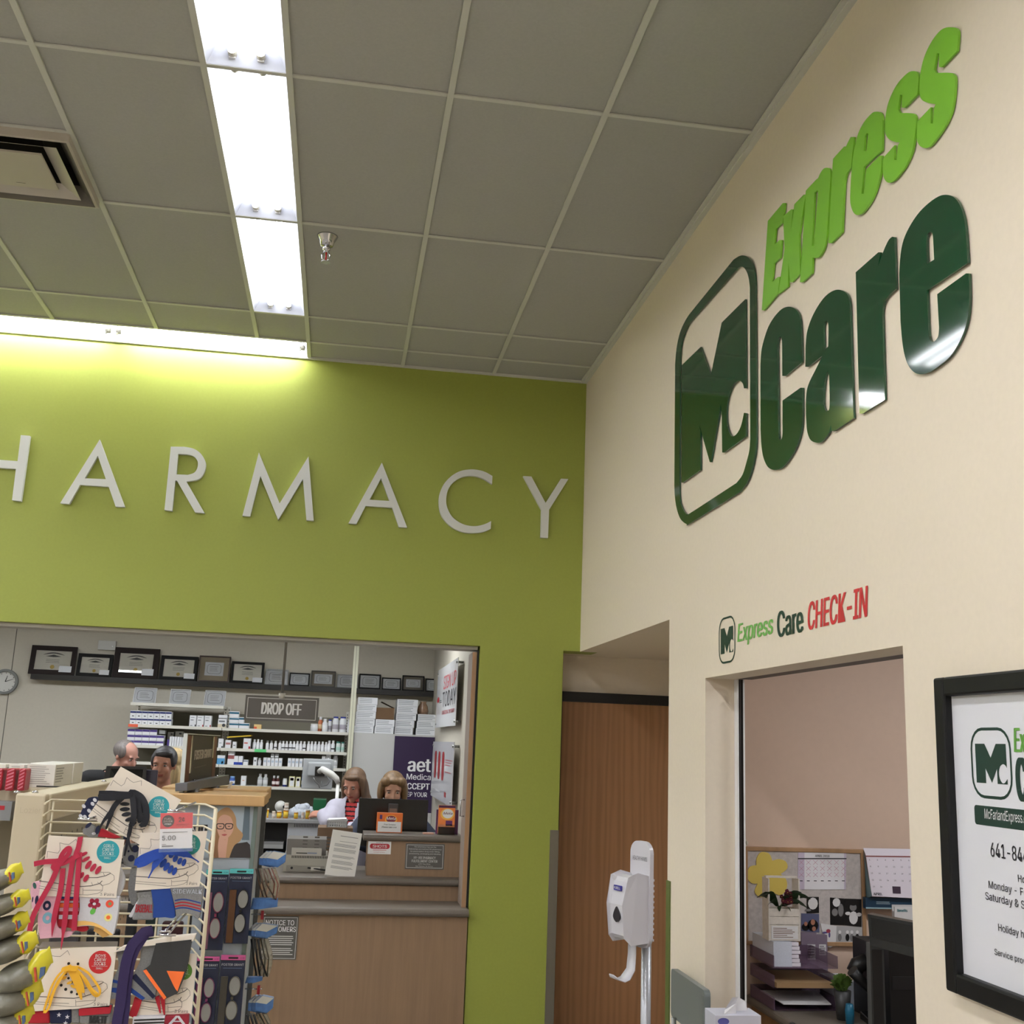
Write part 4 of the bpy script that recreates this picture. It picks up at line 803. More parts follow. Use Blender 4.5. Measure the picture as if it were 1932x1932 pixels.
# ---- purple insurance poster on the cabinet
a = at(745, 1389.5, 'Y', yc - .003); b = at(830, 1512, 'Y', yc - .003); f = FY(yc - .003)
t = thing('purple_poster', ((a.x + b.x) / 2, yc, b.z), 'dark purple poster with white lettering on the cabinet', 'poster')
mb = MB(); mb.fbox(f, a.x, b.z - .1, -.66, zc - .015, -.0015, 0, M(44, 25, 64, .5)); mb.build('sheet', t)
mb = MB(); u = lambda x, y: f.c(at(400 + x / 3.578, 1180 + y / 3.578, 'Y', yc - .003))
def w_(s_, l, r, tp, bt, full, b_=.03):
    p0 = u(l, bt); p1 = u(r, tp); W2 = (p1[0] - p0[0]) * full; mb.text(f, s_, p0[0], p0[1], p0[0] + W2, p1[1], .0006, WHITE, b_)
w_('aet', 1318, 1480, 905, 985, 1.0, .05); w_('Medica', 1312, 1478, 1005, 1040, 1.0, .02); w_('CCEPT', 1315, 1470, 1068, 1105, 1.0, .05); w_('EP YOUR', 1315, 1452, 1128, 1155, 1.0, .02)
p0 = u(1318, 945); p1 = u(1480, 948); mb.build('lettering', t)
# ---- things on the counters
def KC(u, v): return 600 + u / 6.44, 1420 + v / 6.44
y = .50; zt = 1.2785
a = at(*KC(722, 730), 'Y', y); b = at(*KC(1018, 990), 'Y', y)
t = thing('sample_box', ((a.x + b.x) / 2, y, zt), 'orange sample box with a white note in front of the monitor', 'box'); f = FY(y); OR = M(222, 112, 40, .45); YO = M(240, 176, 60, .45)
x0, x1, z0, z1 = a.x, b.x, zt, a.z; W_ = x1 - x0; H = z1 - z0
mb = MB(); mb.box(x0, y, z0, x1, y + .05, z1, OR); mb.poly(f, circ(x0 + W_ * .55, z0 + H * .66, W_ * .24, H * .24), None, .0006, YO); mb.build('carton', t)
mb = MB(); mb.poly(f, circ(x0 + W_ * .55, z0 + H * .70, W_ * .2, H * .17), None, .0008, M(120, 40, 60, .45)); mb.text(f, 'Meta', x0 + W_ * .36, z0 + H * .66, x0 + W_ * .74, z0 + H * .80, .0014, WHITE, .02, .2); mb.fbox(f, x0 + W_ * .1, z0 + H * .68, x0 + W_ * .2, z0 + H * .9, 0, .0008, M(84, 40, 100, .45)); mb.build('logo', t)
mb = MB(); mb.fbox(f, x0 + W_ * .04, z0 + H * .04, x0 + W_ * .95, z0 + H * .56, .001, .003, WHITE); K = M(40, 40, 44, .5); mb.text(f, 'Free Samples', x0 + W_ * .28, z0 + H * .36, x0 + W_ * .74, z0 + H * .46, .0034, K, 0, .2); mb.text(f, 'Please take one', x0 + W_ * .2, z0 + H * .25, x0 + W_ * .78, z0 + H * .33, .0034, K, .01, .2); mb.build('note', t)
y = .47; a = at(*KC(1472, 640), 'Y', y); b = at(*KC(1655, 1003), 'Y', y); f = FY(y); x0, x1, z0, z1 = a.x, b.x, zt, a.z; W_ = x1 - x0; H = z1 - z0
t = thing('brochure_holder', ((a.x + b.x) / 2, y, zt), 'orange and purple brochures in a clear holder by the side wall', 'brochure holder')
mb = MB(); mb.box(x0, y + .004, z0 + .004, x1, y + .03, z1, M(232, 130, 60, .45)); mb.fbox(f, x0, z1 - H * .08, x1, z1, -.004, -.003, M(84, 36, 74, .45)); mb.poly(f, circ(x0 + W_ * .53, z0 + H * .70, W_ * .42, H * .2), None, -.003, M(242, 190, 84, .45)); mb.poly(f, circ(x0 + W_ * .55, z0 + H * .72, W_ * .33, H * .16), None, -.0024, WHITE); mb.text(f, 'Meta', x0 + W_ * .28, z0 + H * .69, x0 + W_ * .84, z0 + H * .77, -.0018, M(110, 40, 60, .45), .02, .2); mb.fbox(f, x0 + W_ * .45, z0 + H * .3, x0 + W_ * .85, z0 + H * .48, -.004, -.002, M(104, 52, 110, .45)); mb.fbox(f, x0, z0 + .003, x1, z0 + H * .26, -.004, -.002, M(230, 140, 120, .45)); mb.build('brochures', t)
mb = MB(); mb.box(x0 - .003, y, z0, x1 + .003, y + .002, z0 + H * .35, GLASS); mb.box(x0 - .003, y + .032, z0, x1 + .003, y + .034, z1 - .01, GLASS); mb.box(x0 - .003, y, z0, x1 + .003, y + .034, z0 + .002, GLASS); mb.build('clear_holder', t)
mb = MB(); mb.box(x0 - .01, .52, zt, x1 + .028, .54, z1 - .03, M(92, 40, 84, .45)); tag(mb.build('purple_card'), 'dark purple card standing behind the brochure holder', 'card')
a = at(755 - 0, 1574, 'Y', .5); mb = MB(); a = at(798, 1575, 'Y', .48); b = at(818, 1575, 'Y', .48); mb.box(a.x, .46, zt, b.x, .52, zt + .008, M(206, 160, 140, .5)); tag(mb.build('card_pad'), 'small pink card pad lying on the raised counter', 'card')
# monitor seen from behind
y = .74; a = at(*KC(502, 552), 'Y', y); b = at(*KC(1322, 975), 'Y', y)
t = thing('computer_monitor', ((a.x + b.x) / 2, y + .05, 1.022), 'large black computer monitor seen from behind on the counter', 'monitor')
x0, x1, z1 = a.x, b.x, a.z; z0 = z1 - .31; xc = (x0 + x1) / 2
mb = MB(); mb.box(x0, y + .0, z0, x1, y + .022, z1, M(10, 10, 11, .25)); mb.box(x0 + .02, y + .022, z0 + .02, x1 - .02, y + .023, z1 - .02, BLACK); mb.build('screen_back', t, bevel=.006)
mb = MB(); mb.box(xc - .035, y - .03, z0 + .10, xc + .03, y - .0005, z1 - .03, M(66, 64, 64, .4)); mb.box(xc - .028, y - .034, z0 - .02, xc + .023, y - .03, z1 - .06, M(120, 100, 88, .4)); mb.build('neck', t, bevel=.004)
mb = MB(); mb.box(xc - .02, y - .05, 1.04, xc + .015, y - .035, z0 + .12, M(50, 50, 50, .4)); mb.box(xc - .12, y - .06, 1.0225, xc + .12, y + .10, 1.040, M(30, 30, 30, .4)); mb.build('stand', t, bevel=.004)
# paper document leaning in front
a = at(628, 1565, 'Y', .36); b = at(684, 1570, 'Y', .36); c_ = at(612, 1652, 'Y', .34); d_ = at(671, 1655, 'Y', .34)
P0 = Vector((c_.x, .33, 1.0225)); U = (d_ - c_); U = Vector((U.x, 0, -.0)).normalized(); V_ = Vector((a.x - c_.x, .045, a.z - 1.0225)); Ht = V_.length; Vn = V_.normalized(); Un = (U - Vn * U.dot(Vn)).normalized()
f = Fr(P0, Un, Vn); Wd = (b.x - a.x)
t = thing('document', tuple(P0), 'white printed document in a stand on the middle worktop', 'document')
mb = MB(); mb.fbox(f, 0, .008, Wd, Ht, -.003, 0, M(226, 224, 218, .6)); mb.fbox(f, -.003, .0, Wd + .002, .008, -.006, .004, M(170, 168, 162, .5)); mb.build('sheet', t)
mb = MB(); G_ = M(120, 120, 120, .6)
for z1_, z0_, n_ in ((.90, .87, 1), (.78, .76, 1), (.72, .65, 3), (.62, .54, 4), (.47, .41, 3), (.36, .28, 4), (.24, .18, 3)): mb.lines(f, Wd * (.15 if n_ > 1 else .3), Ht * z0_, Wd * .9, Ht * z1_, n_, .0002, G_, .4, .2)
mb.build('print', t)
# laser printer
KP = lambda u, v: (440 + u / 4.008, 1450 + v / 4.008)
y = .50; a = at(*KP(385, 640), 'Y', y); b = at(*KP(705, 775), 'Y', y)
t = thing('laser_printer', ((a.x + b.x) / 2, .65, 1.022), 'beige laser printer seen from behind on the middle worktop', 'printer'); PB = M(158, 154, 142, .5); PD = M(112, 108, 102, .5)
x0, x1 = a.x, b.x; zt_ = at(*KP(400, 655), 'Y', y).z
mb = MB(); mb.box(x0, y, 1.0225, x1, y + .36, zt_, PB)
for i in range(26): mb.box(x0 + .05 + i * .0105, y - .001, 1.0225 + .085, x0 + .055 + i * .0105, y, 1.0225 + .10, DARK)
mb.box(x0 + .02, y - .006, 1.03, x1 - .015, y, 1.062, M(140, 136, 126, .5)); mb.poly(FY(y - .006), circ(x0 + .055, 1.047, .008, n=12), None, .001, DARK); mb.build('body', t, bevel=.004)
c_ = at(*KP(410, 530), 'Y', y + .05); d_ = at(*KP(700, 655), 'Y', y + .05)
mb = MB(); mb.box(c_.x, y + .04, zt_ + .0005, d_.x, y + .30, c_.z, PD)
for i in range(3):
    for j in range(4):
        xx = c_.x + (.1 + .0) + i * .075; mb.box(xx, y + .039, zt_ + .04 + j * .022, xx + .03, y + .04, zt_ + .05 + j * .022, M(86, 82, 76, .5))
mb.build('rear_cover', t, bevel=.006)
e = at(*KP(440, 645), 'Y', y + .01); g_ = at(*KP(665, 690), 'Y', y + .01)
mb = MB(); mb.box(e.x, y + .0, zt_ + .0005, g_.x, y + .038, zt_ + .045, M(176, 172, 162, .5)); mb.box(e.x + .03, y - .001, zt_ + .012, e.x + .1, y, zt_ + .018, DARK); mb.box(g_.x - .09, y - .001, zt_ + .012, g_.x - .03, y, zt_ + .02, M(120, 130, 150, .5)); mb.build('port_panel', t)
mb = MB(); mb.tube([(x1 - .12, y - .008, 1.05), (x1 - .06, y - .02, 1.045), (x1 - .02, y - .02, 1.04), (x1 + .05, y + .0, 1.03)], .005, DARK); mb.box(x1 - .10, y - .02, 1.035, x1 - .04, y - .007, 1.055, M(200, 196, 186, .5)); mb.build('power_cable', t)
mb = MB(); pts = [(d_.x + .02, .62, 1.03), (d_.x + .05, .60, 1.2), (d_.x + .06, .64, 1.27), (d_.x + .09, .60, 1.15), (d_.x + .08, .58, 1.03)]; mb.tube(pts, .006, BLACK); mb.tube([(p[0] + .03, p[1] + .03, p[2] - .02 if p[2] > 1.1 else p[2]) for p in pts], .006, BLACK); tag(mb.build('cable_bundle'), 'loose black cables between the printer and the raised box', 'cable')
# ---- back work counter with pill bottles
CT = M(150, 150, 150, .4); yb_ = 2.2; zb_ = 1.228
xa_, xb_ = -3.3, at(622, 1547, 'Y', yb_).x
t = thing('work_counter', ((xa_ + xb_) / 2, 2.45, .2), 'grey work counter with amber pill bottles behind the service counter', 'counter')
mb = MB(); mb.box(xa_, yb_, zb_ - .03, xb_ + .25, 2.72, zb_, CT); mb.build('worktop', t, bevel=.004)
xd0 = at(500, 1560, 'Y', yb_).x; xd1 = at(538, 1560, 'Y', yb_).x
mb = MB(); mb.box(xd1 + .02, yb_ + .02, .2015, xb_, 2.70, zb_ - .0305, M(176, 178, 182, .4))
for i in range(30): mb.box(xd1 + .07 + i * .0125, yb_ + .019, zb_ - .06, xd1 + .075 + i * .0125, yb_ + .02, zb_ - .035, DARK)
mb.build('cabinet_body', t)
mb = MB(); mb.box(xa_, yb_ + .2, .2015, xd1 + .02, 2.70, zb_ - .0305, DARK)
for z0 in (.90, 1.0): mb.box(xd0 - .2, yb_ + .03, z0, xd1 - .005, yb_ + .2, z0 + .05, M(130, 130, 128, .5)); mb.box(xd0 - .2, yb_ + .028, z0, xd1 - .005, yb_ + .03, z0 + .03, M(160, 160, 158, .5))
mb.build('pull_trays', t)
KA = lambda u, v: (480 + u / 7.43, 1440 + v / 7.43)
AMB = M(214, 140, 20, .3); ZW = zb_ + .0005
pa_ = bottle_proto(AMB, M(226, 216, 200, .4), M(226, 190, 60, .5), 'amber pill bottle with a white cap on the grey work counter', 'amber pill bottles', capr=.52, neck=.84, lz=(.15, .7))
for l, r, tp, lb in ((316, 384, 668, 'second amber bottle from the left on the work counter'), (410, 480, 642, 'tall amber bottle under the pale one on the work counter'), (558, 616, 680, 'amber bottle in front of the heap of white pouches'), (722, 784, 650, 'rightmost tall amber bottle near the hand'), (180, 206, 632, 'amber bottle half behind the glasses display')): put(pa_, KA, l, r, tp, ZW, lb, y=2.3)
pp_ = bottle_proto(M(214, 196, 180, .5), M(226, 216, 200, .4), M(226, 220, 212, .5), 'pale pill bottle at the left of the work counter', 'pale pill bottles', capr=.52, neck=.84)
put(pp_, KA, 250, 298, 672, ZW, y=2.3); put(pp_, KA, 662, 704, 686, ZW, 'pale pill bottle left of the rightmost amber bottle', y=2.3)
o = put(pp_, KA, 424, 484, 555, at(*KA(440, 642), 'Y', 2.3).z + .001, 'pale pill bottle standing on the tall amber bottle', y=2.3)
put(bottle_proto(M(200, 200, 196, .5), M(206, 206, 202, .5), None, 'grey tub right of the rightmost amber bottle', None, capr=.5, neck=.9, name='tub'), KA, 788, 834, 668, ZW, y=2.33)
t = thing('web_camera', (-2.0, 2.42, ZW), 'white ball-shaped camera on the work counter', 'camera'); c = at(*KA(365, 605), 'Y', 2.42)
mb = MB(); mb.lathe((c.x, 2.42, c.z - .045), [(.004, 0)] + [(.045 * math.sin(PI * i / 10), .045 - .045 * math.cos(PI * i / 10)) for i in range(1, 10)] + [(.003, .09)], M(206, 206, 200, .4), n=20); mb.build('ball', t)
mb = MB(); mb.cyl((c.x + .030, 2.385, c.z), (c.x + .036, 2.372, c.z), .012, BLACK); mb.build('lens', t); mb = MB(); mb.cyl((c.x, 2.42, ZW), (c.x, 2.42, c.z - .04), .02, WHITE); mb.build('foot', t)
random.seed(3); mb = MB()
for i in range(16):
    u_ = 500 + random.random() * 290; v_ = 612 + random.random() * 90; c = at(*KA(u_, v_), 'Y', 2.46 + random.random() * .08); r = .022 + .014 * random.random()
    mb.lathe((c.x, c.y, max(ZW, c.z - r)), [(.003, 0)] + [(r * (1 + .2 * random.random()) * math.sin(PI * j / 7), r - r * math.cos(PI * j / 7)) for j in range(1, 7)] + [(.002, 2 * r)], M(198, 204, 214, .5), n=9, sq=.8)
for i in range(8): c = at(*KA(520 + i * 38, 700), 'Y', 2.45); mb.lathe((c.x, 2.45, ZW), [(.026, 0), (.03, .03), (.024, .06), (.004, .07)], M(198, 204, 214, .5), n=8)
o = tag(mb.build('paper_heap'), 'heap of crumpled white and blue pouches on the work counter', 'pouches'); o['kind'] = 'stuff'
a = at(*KA(820, 600), 'Y', 2.5); b = at(*KA(1010, 505), 'Y', 2.5); mb = MB(); mb.box(a.x, 2.5, ZW, b.x, 2.66, b.z, M(10, 84, 48, .4)); tag(mb.build('green_bin', bevel=.005), 'dark green plastic bin beside the pharmacist', 'bin')
# grey monitor on a swing arm
y = 2.15; KM = lambda u, v: (400 + u / 6.9, 1320 + v / 6.9)
a = at(*KM(1190, 765), 'Y', y); b = at(*KM(1560, 1170), 'Y', y)
t = thing('arm_monitor', ((a.x + b.x) / 2, y, b.z), 'pale grey monitor seen from behind on a white swing arm', 'monitor'); MG = M(158, 162, 164, .45)
mb = MB(); mb.box(a.x, y, b.z, b.x, y + .03, a.z, MG); mb.build('screen_shell', t, bevel=.006)
c = at(*KM(1250, 810), 'Y', y - .03); d = at(*KM(1540, 1010), 'Y', y - .03); mb = MB(); mb.box(c.x, y - .035, d.z, d.x, y - .0005, c.z, MG); mb.build('rear_housing', t, bevel=.012)
c = at(*KM(1345, 870), 'Y', y - .04); d = at(*KM(1465, 1000), 'Y', y - .04); mb = MB(); mb.box(c.x, y - .045, d.z, d.x, y - .0355, c.z, BLACK); mb.build('mount_plate', t)
mb = MB(); P = [at(*KM(*p), 'Y', yy) for p, yy in (((1395, 935), y - .05), ((1440, 905), y - .09), ((1470, 925), y - .12), ((1560, 975), y - .12), ((1620, 1030), y - .12), ((1640, 1085), y - .12))]; mb.tube(P, [.02, .024, .026, .026, .024, .02], M(206, 206, 200, .4), n=10); q = P[-1]; mb.cyl(q, (q.x, q.y, .2015), .014, M(206, 206, 200, .4)); mb.build('swing_arm', t)
mb = MB(); mb.tube([at(*KM(*p), 'Y', y - .06) for p in ((1320, 1010), (1340, 1060), (1390, 1110), (1400, 1150))], .004, M(110, 110, 110, .5)); mb.tube([at(*KM(*p), 'Y', y - .06) for p in ((1500, 1000), (1540, 1060), (1500, 1110), (1420, 1130), (1430, 1060))], .004, M(120, 124, 124, .5)); mb.build('cables', t)
# white basket on a brown box beside the pharmacist
y = 1.0; KB = KC
a = at(*KB(112, 820), 'Y', y); b = at(*KB(355, 912), 'Y', y); z0 = b.z
t = thing('plastic_basket', ((a.x + b.x) / 2, y + .08, z0), 'white slotted plastic basket of papers beside the striped shirt', 'basket'); x0, x1 = a.x, b.x; hz = a.z - z0
mb = MB(); mb.box(x0, y, z0, x1, y + .16, z0 + .006, WHITE); mb.box(x0, y, z0 + hz - .012, x1, y + .004, z0 + hz, WHITE); mb.box(x0, y + .156, z0, x1, y + .16, z0 + hz, WHITE); mb.box(x0, y, z0, x0 + .004, y + .16, z0 + hz, WHITE); mb.box(x1 - .004, y, z0, x1, y + .16, z0 + hz, WHITE)
n = 9
for i in range(n + 1): xx = x0 + (x1 - x0 - .006) * i / n; mb.box(xx, y, z0, xx + .006, y + .004, z0 + hz, WHITE)
mb.build('basket_body', t)
mb = MB(); mb.hexa([Vector(p) for p in ((x0 + .008, y + .03, z0 + hz - .02), (x1 - .008, y + .03, z0 + hz - .02), (x1 - .008, y + .15, z0 + hz - .02), (x0 + .008, y + .15, z0 + hz - .02), (x0 + .008, y + .008, z0 + hz + .002), (x1 - .008, y + .008, z0 + hz + .012), (x1 - .008, y + .15, z0 + hz + .012), (x0 + .008, y + .15, z0 + hz + .004))], M(228, 228, 228, .6)); mb.build('papers', t)
a = at(*KB(48, 912), 'Y', y - .02); mb = MB(); mb.box(x0 - .06, y - .02, .2015, x1 + .04, y + .22, z0 - .001, M(118, 92, 68, .6, noise=.1)); tag(mb.build('wooden_stand', bevel=.003), 'brown wooden stand under the white basket', 'stand')
# ================================================================== CHECK-IN ROOM AND THINGS BY THE RIGHT WALL
ZC = .825; ex = at(1412, 1880, 'Z', ZC).x
t = thing('check_in_counter', (1.2, -3.3, 0), 'grey-brown check-in counter with a rounded edge behind the window', 'counter')
mb = MB(); r = .019; n = 8; prof = [(ex + r - r * math.cos(math.radians(-90 + 180 * i / n)), ZC - .019 + r * math.sin(math.radians(-90 + 180 * i / n))) for i in range(n + 1)]; prof = [(2.9, ZC - .038)] + prof + [(2.9, ZC)]
A = [mb.bm.verts.new((a, -4.9, b)) for a, b in prof]; B = [mb.bm.verts.new((a, -1.995, b)) for a, b in prof]
for i in range(len(prof)): j = (i + 1) % len(prof); mb.f([A[j], B[j], B[i], A[i]], TOP)
mb.f(A[::-1], TOP); mb.f(B, TOP); mb.build('worktop', t)
mb = MB(); mb.box(ex + .03, -4.88, 0, 2.88, -2.0, ZC - .039, M(176, 136, 92, .5, kind='grain')); mb.build('base_cabinet', t)
mb = MB(); mb.box(-.18, -4.158, .742, .124, -2.498, .7795, TOP); o = struct(mb.build('trim_window_ledge', bevel=.008))
# bulletin board
yb = -2.012; f = FY(yb)
c0 = at(1404, 1597, 'Y', yb); c1_ = at(1631, 1600, 'Y', yb); c2_ = at(1628, 1786, 'Y', yb); x0, x1, z1, z0 = c0.x, c1_.x, c0.z, c2_.z
t = thing('bulletin_board', ((x0 + x1) / 2, yb, z0), 'fabric bulletin board in a tan wooden frame on the check-in wall', 'bulletin board')
WD = M(176, 138, 100, .5, kind='grain'); fw = .018
mb = MB(); mb.poly(f, [(x0, z0), (x1, z0), (x1, z1), (x0, z1)], -.02, 0, WD, [[(x0 + fw, z0 + fw), (x1 - fw, z0 + fw), (x1 - fw, z1 - fw), (x0 + fw, z1 - fw)]]); mb.build('frame', t, bevel=.002)
mb = MB(); mb.fbox(f, x0 + fw * .8, z0 + fw * .8, x1 - fw * .8, z1 - fw * .8, -.02, -.006, M(196, 188, 184, .9, noise=.2, scale=60, bump=.4)); mb.build('fabric', t)
def KD(u, v): return 1380 + u / 4.83, 1560 + v / 4.83
def onB(pts, y=yb): return on(FY(y), 'Y', y, [KD(*p[:2]) + tuple(p[2:]) for p in pts])
def flat(name, pts, label, cat, m, d0=-.006, d1=-.004, grp=None, extra=None, parent=None):
    mb = MB(); P = sm(onB(pts)); mb.poly(f, P, d0 + .0003, d1, m)
    if extra:
        extra(mb)
    return tag(mb.build(name), label, cat, grp)
YF = M(214, 190, 92, .7)
flat('paper_flower', [(300, 230, 1), (350, 250, 1), (375, 310), (440, 295, 1), (500, 320, 1), (510, 380, 1), (450, 430), (500, 480, 1), (505, 560, 1), (450, 625, 1), (370, 590), (330, 630, 1), (260, 640, 1), (215, 590, 1), (240, 520), (180, 510, 1), (145, 450, 1), (165, 370, 1), (230, 350), (232, 290, 1), (260, 240, 1)], 'big yellow paper flower pinned at the left of the board', 'paper flower', YF, d1=-.002)
def cal(mb):
    K = M(60, 60, 66, .6); PK = M(196, 120, 150, .6)
    def q(a, b, c, d, m, dd): P = onB([(a, d), (c, d), (c, b), (a, b)]); mb.poly(f, P, None, dd, m)
    q(668, 235, 1030, 572, M(224, 222, 226, .6), -.0036); q(608, 285, 1052, 296, K, -.0034)
    a = onB([(765, 275)])[0]; b = onB([(895, 258)])[0]; mb.text(f, 'APRIL 2018', a[0], a[1], b[0], b[1], -.003, K, .01)
    for j in range(4):
        for i in range(7):
            x, y = 640 + i * 64, 325 + j * 56; w = 20
            if j < 3:
                for p in (((x - w, y - w), (x + w, y + w)), ((x - w, y + w), (x + w, y - w))): mb.pline(f, onB(p), .0012, -.003, PK)
            else: P = onB([(x - 14, y - 4), (x + 12, y + 4)]); mb.fbox(f, P[0][0], P[1][1], P[1][0], P[0][1], -.0033, -.003, K)
flat('wall_calendar', [(606, 572), (1045, 572), (1050, 235), (612, 235)], 'april calendar page with crossed-out days pinned on the board', 'calendar', M(198, 186, 204, .4), extra=cal)
BK = M(14, 14, 16, .4); WP = M(216, 214, 214, .5); GP = M(120, 118, 118, .5); SK = M(176, 120, 96, .6)
def photo(pts, label, draw, base=BK):
    return flat('pinned_photo', pts, label, 'photo', base, extra=draw, grp='photos pinned on the board')
def blob(mb, x, y, rx, ry, m, d=-.003, n=12): P = onB([(x + rx * math.cos(2 * PI * i / n), y - ry * math.sin(2 * PI * i / n)) for i in range(n)]); mb.poly(f, P, None, d, m)
photo([(690, 790), (802, 786), (800, 640), (690, 640)], 'pinned photo of something white on black, right of the plant', lambda mb: (blob(mb, 745, 700, 45, 55, WP), blob(mb, 700, 760, 30, 12, GP)))
photo([(640, 950), (805, 965), (802, 795), (640, 790)], 'pinned family photo of three dark-haired people', lambda mb: (blob(mb, 745, 900, 50, 55, BK, -.0035), blob(mb, 678, 915, 35, 35, BK, -.0035), blob(mb, 745, 870, 20, 27, SK), blob(mb, 680, 885, 16, 20, SK), blob(mb, 755, 930, 18, 22, SK)), base=M(92, 96, 128, .5))
photo([(905, 895), (1034, 898), (1034, 655), (903, 645)], 'black and white photo of pale round shapes, upper middle', lambda mb: (blob(mb, 960, 690, 35, 40, WP), blob(mb, 945, 780, 28, 35, GP), blob(mb, 1000, 760, 25, 60, GP)))
photo([(1036, 898), (1190, 915), (1188, 660), (1036, 655)], 'black and white photo of a child in a white shirt', lambda mb: (blob(mb, 1112, 735, 32, 34, GP), blob(mb, 1115, 830, 40, 60, WP), blob(mb, 1065, 790, 26, 16, WP), blob(mb, 1165, 800, 24, 18, WP), blob(mb, 1112, 705, 28, 14, BK, -.0025)))
def grp_(mb):
    for i, x in enumerate((990, 1060, 1100, 1150)): blob(mb, x, 960, 14, 16, WP); blob(mb, x, 1010, 18, 34, BK if i % 2 else GP)
photo([(960, 1068), (1195, 1075), (1190, 915), (958, 905)], 'black and white photo of four people standing', grp_, base=M(170, 168, 168, .5))
flat('paper_drawing', [(880, 1095), (905, 1100), (955, 1070), (960, 905), (870, 890), (815, 880), (830, 960), (870, 990)], 'small white drawing with a purple star pinned low on the board', 'drawing', WP, d1=-.0025, extra=lambda mb: (blob(mb, 885, 950, 20, 18, M(150, 50, 70, .6), -.002), blob(mb, 855, 965, 26, 9, M(90, 80, 130, .6), -.0022), blob(mb, 895, 985, 9, 26, M(90, 80, 130, .6), -.0022)))
def orn(u, v, label):
    c = at(u, v, 'Y', yb - .004); mb = MB()
    for i in range(5): a = 2 * PI * i / 5; mb.poly(FY(yb - .002), circ(c.x + .009 * math.cos(a), c.z + .009 * math.sin(a), .008, n=12), 0, .005, M(212, 204, 184, .5))
    mb.poly(FY(yb - .002), circ(c.x, c.z, .004, n=10), 0, .008, M(190, 170, 120, .5)); return tag(mb.build('flower_ornament'), label, 'ornament', 'white flower ornaments on the board frame')
orn(1633.5, 1783, 'small white flower ornament at the lower right board corner'); orn(1405, 1590, 'small white flower ornament at the upper left board corner')
# second calendar, standing off the wall and partly hidden
yk = -2.06
t = thing('wall_calendar', tuple(at(1680, 1690, 'Y', yk)), 'white april calendar on a teal-sided holder right of the board', 'calendar')
Q = [at(*KD(*p), 'Y', yk) for p in ((1282, 632), (1760, 655), (1760, 190), (1200, 190))]
Q[0].y += .0; fq = QF(Q[0], Q[1], Q[2], at(*KD(1225, 262), 'Y', yk + .03))
mb = MB(); fq2 = QF(at(*KD(1225, 262), 'Y', yk + .03), at(*KD(1760, 268), 'Y', yk + .03), at(*KD(1760, 205), 'Y', yk + .05), at(*KD(1200, 193), 'Y', yk + .05)); mb.fbox(fq2, 0, 0, 1, 1, -.002, 0, M(214, 206, 216, .5))
fq = QF(Q[0], Q[1], at(*KD(1760, 268), 'Y', yk + .03), at(*KD(1225, 262), 'Y', yk + .03)); mb.fbox(fq, 0, 0, 1, 1, -.002, 0, M(226, 218, 228, .5)); mb.build('pages', t)
mb = MB(); K = M(50, 44, 54, .6); mb.fbox(fq, 0, .97, 1, 1.0, 0, .001, M(130, 60, 60, .5)); nn = 1
for j in range(5):
    for i in range(7):
        if nn > 30: break
        a = .04 + i * .135; b = .88 - j * .165; mb.text(fq, str(nn), a, b, a + (.02 if nn < 10 else .035), b + .035, .001, K); nn += 1
mb.text(fq, 'APRIL', .03, .03, .2, .09, .001, K, .01); mb.fbox(fq, .40, .09, .55, .26, 0, .001, M(60, 40, 60, .5)); mb.build('print', t)
mb = MB(); mb.quad([at(*KD(1200, 193), 'Y', yk + .05), at(*KD(1282, 632), 'Y', yk), at(*KD(1228, 655), 'Y', yk + .055), at(*KD(1205, 260), 'Y', yk + .058)], M(120, 150, 160, .4)); a = at(*KD(1225, 745), 'Y', yk + .02); b = at(*KD(1760, 655), 'Y', yk + .02); mb.box(a.x, yk + .02, a.z, b.x, yk + .055, b.z, M(30, 60, 84, .4)); mb.box(a.x, yk + .019, a.z, b.x, yk + .02, a.z + .006, M(150, 180, 190, .4)); mb.build('holder', t)
mb = MB(); fh = FY(yk + .019); p = fh.c(at(*KD(1320, 690), 'Y', yk + .019)); mb.lines(fh, p[0], p[1] - .008, p[0] + .07, p[1] + .006, 2, .0003, M(150, 170, 180, .5), .5, .1); mb.build('holder_print', t)
for l, r, tp, bt, m, lb in ((1470, 1760, 715, 900, M(206, 204, 204, .5), 'grey-white card behind the black monitor'), (1490, 1770, 735, 870, M(216, 214, 214, .5), 'white card with teal lettering above the black monitor')):
    yy = -2.20 if l == 1470 else -2.22; a = at(*KD(l, bt), 'Y', yy); b = at(*KD(r, tp), 'Y', yy); mb = MB(); mb.box(a.x, yy, ZC + .001, b.x, yy + .004, b.z, m)
    if l == 1490: mb.text(FY(yy), 'Benefits', a.x + .012, b.z - .020, a.x + .06, b.z - .008, .0008, M(40, 130, 140, .5), .02)
    tag(mb.build('card'), lb, 'card')
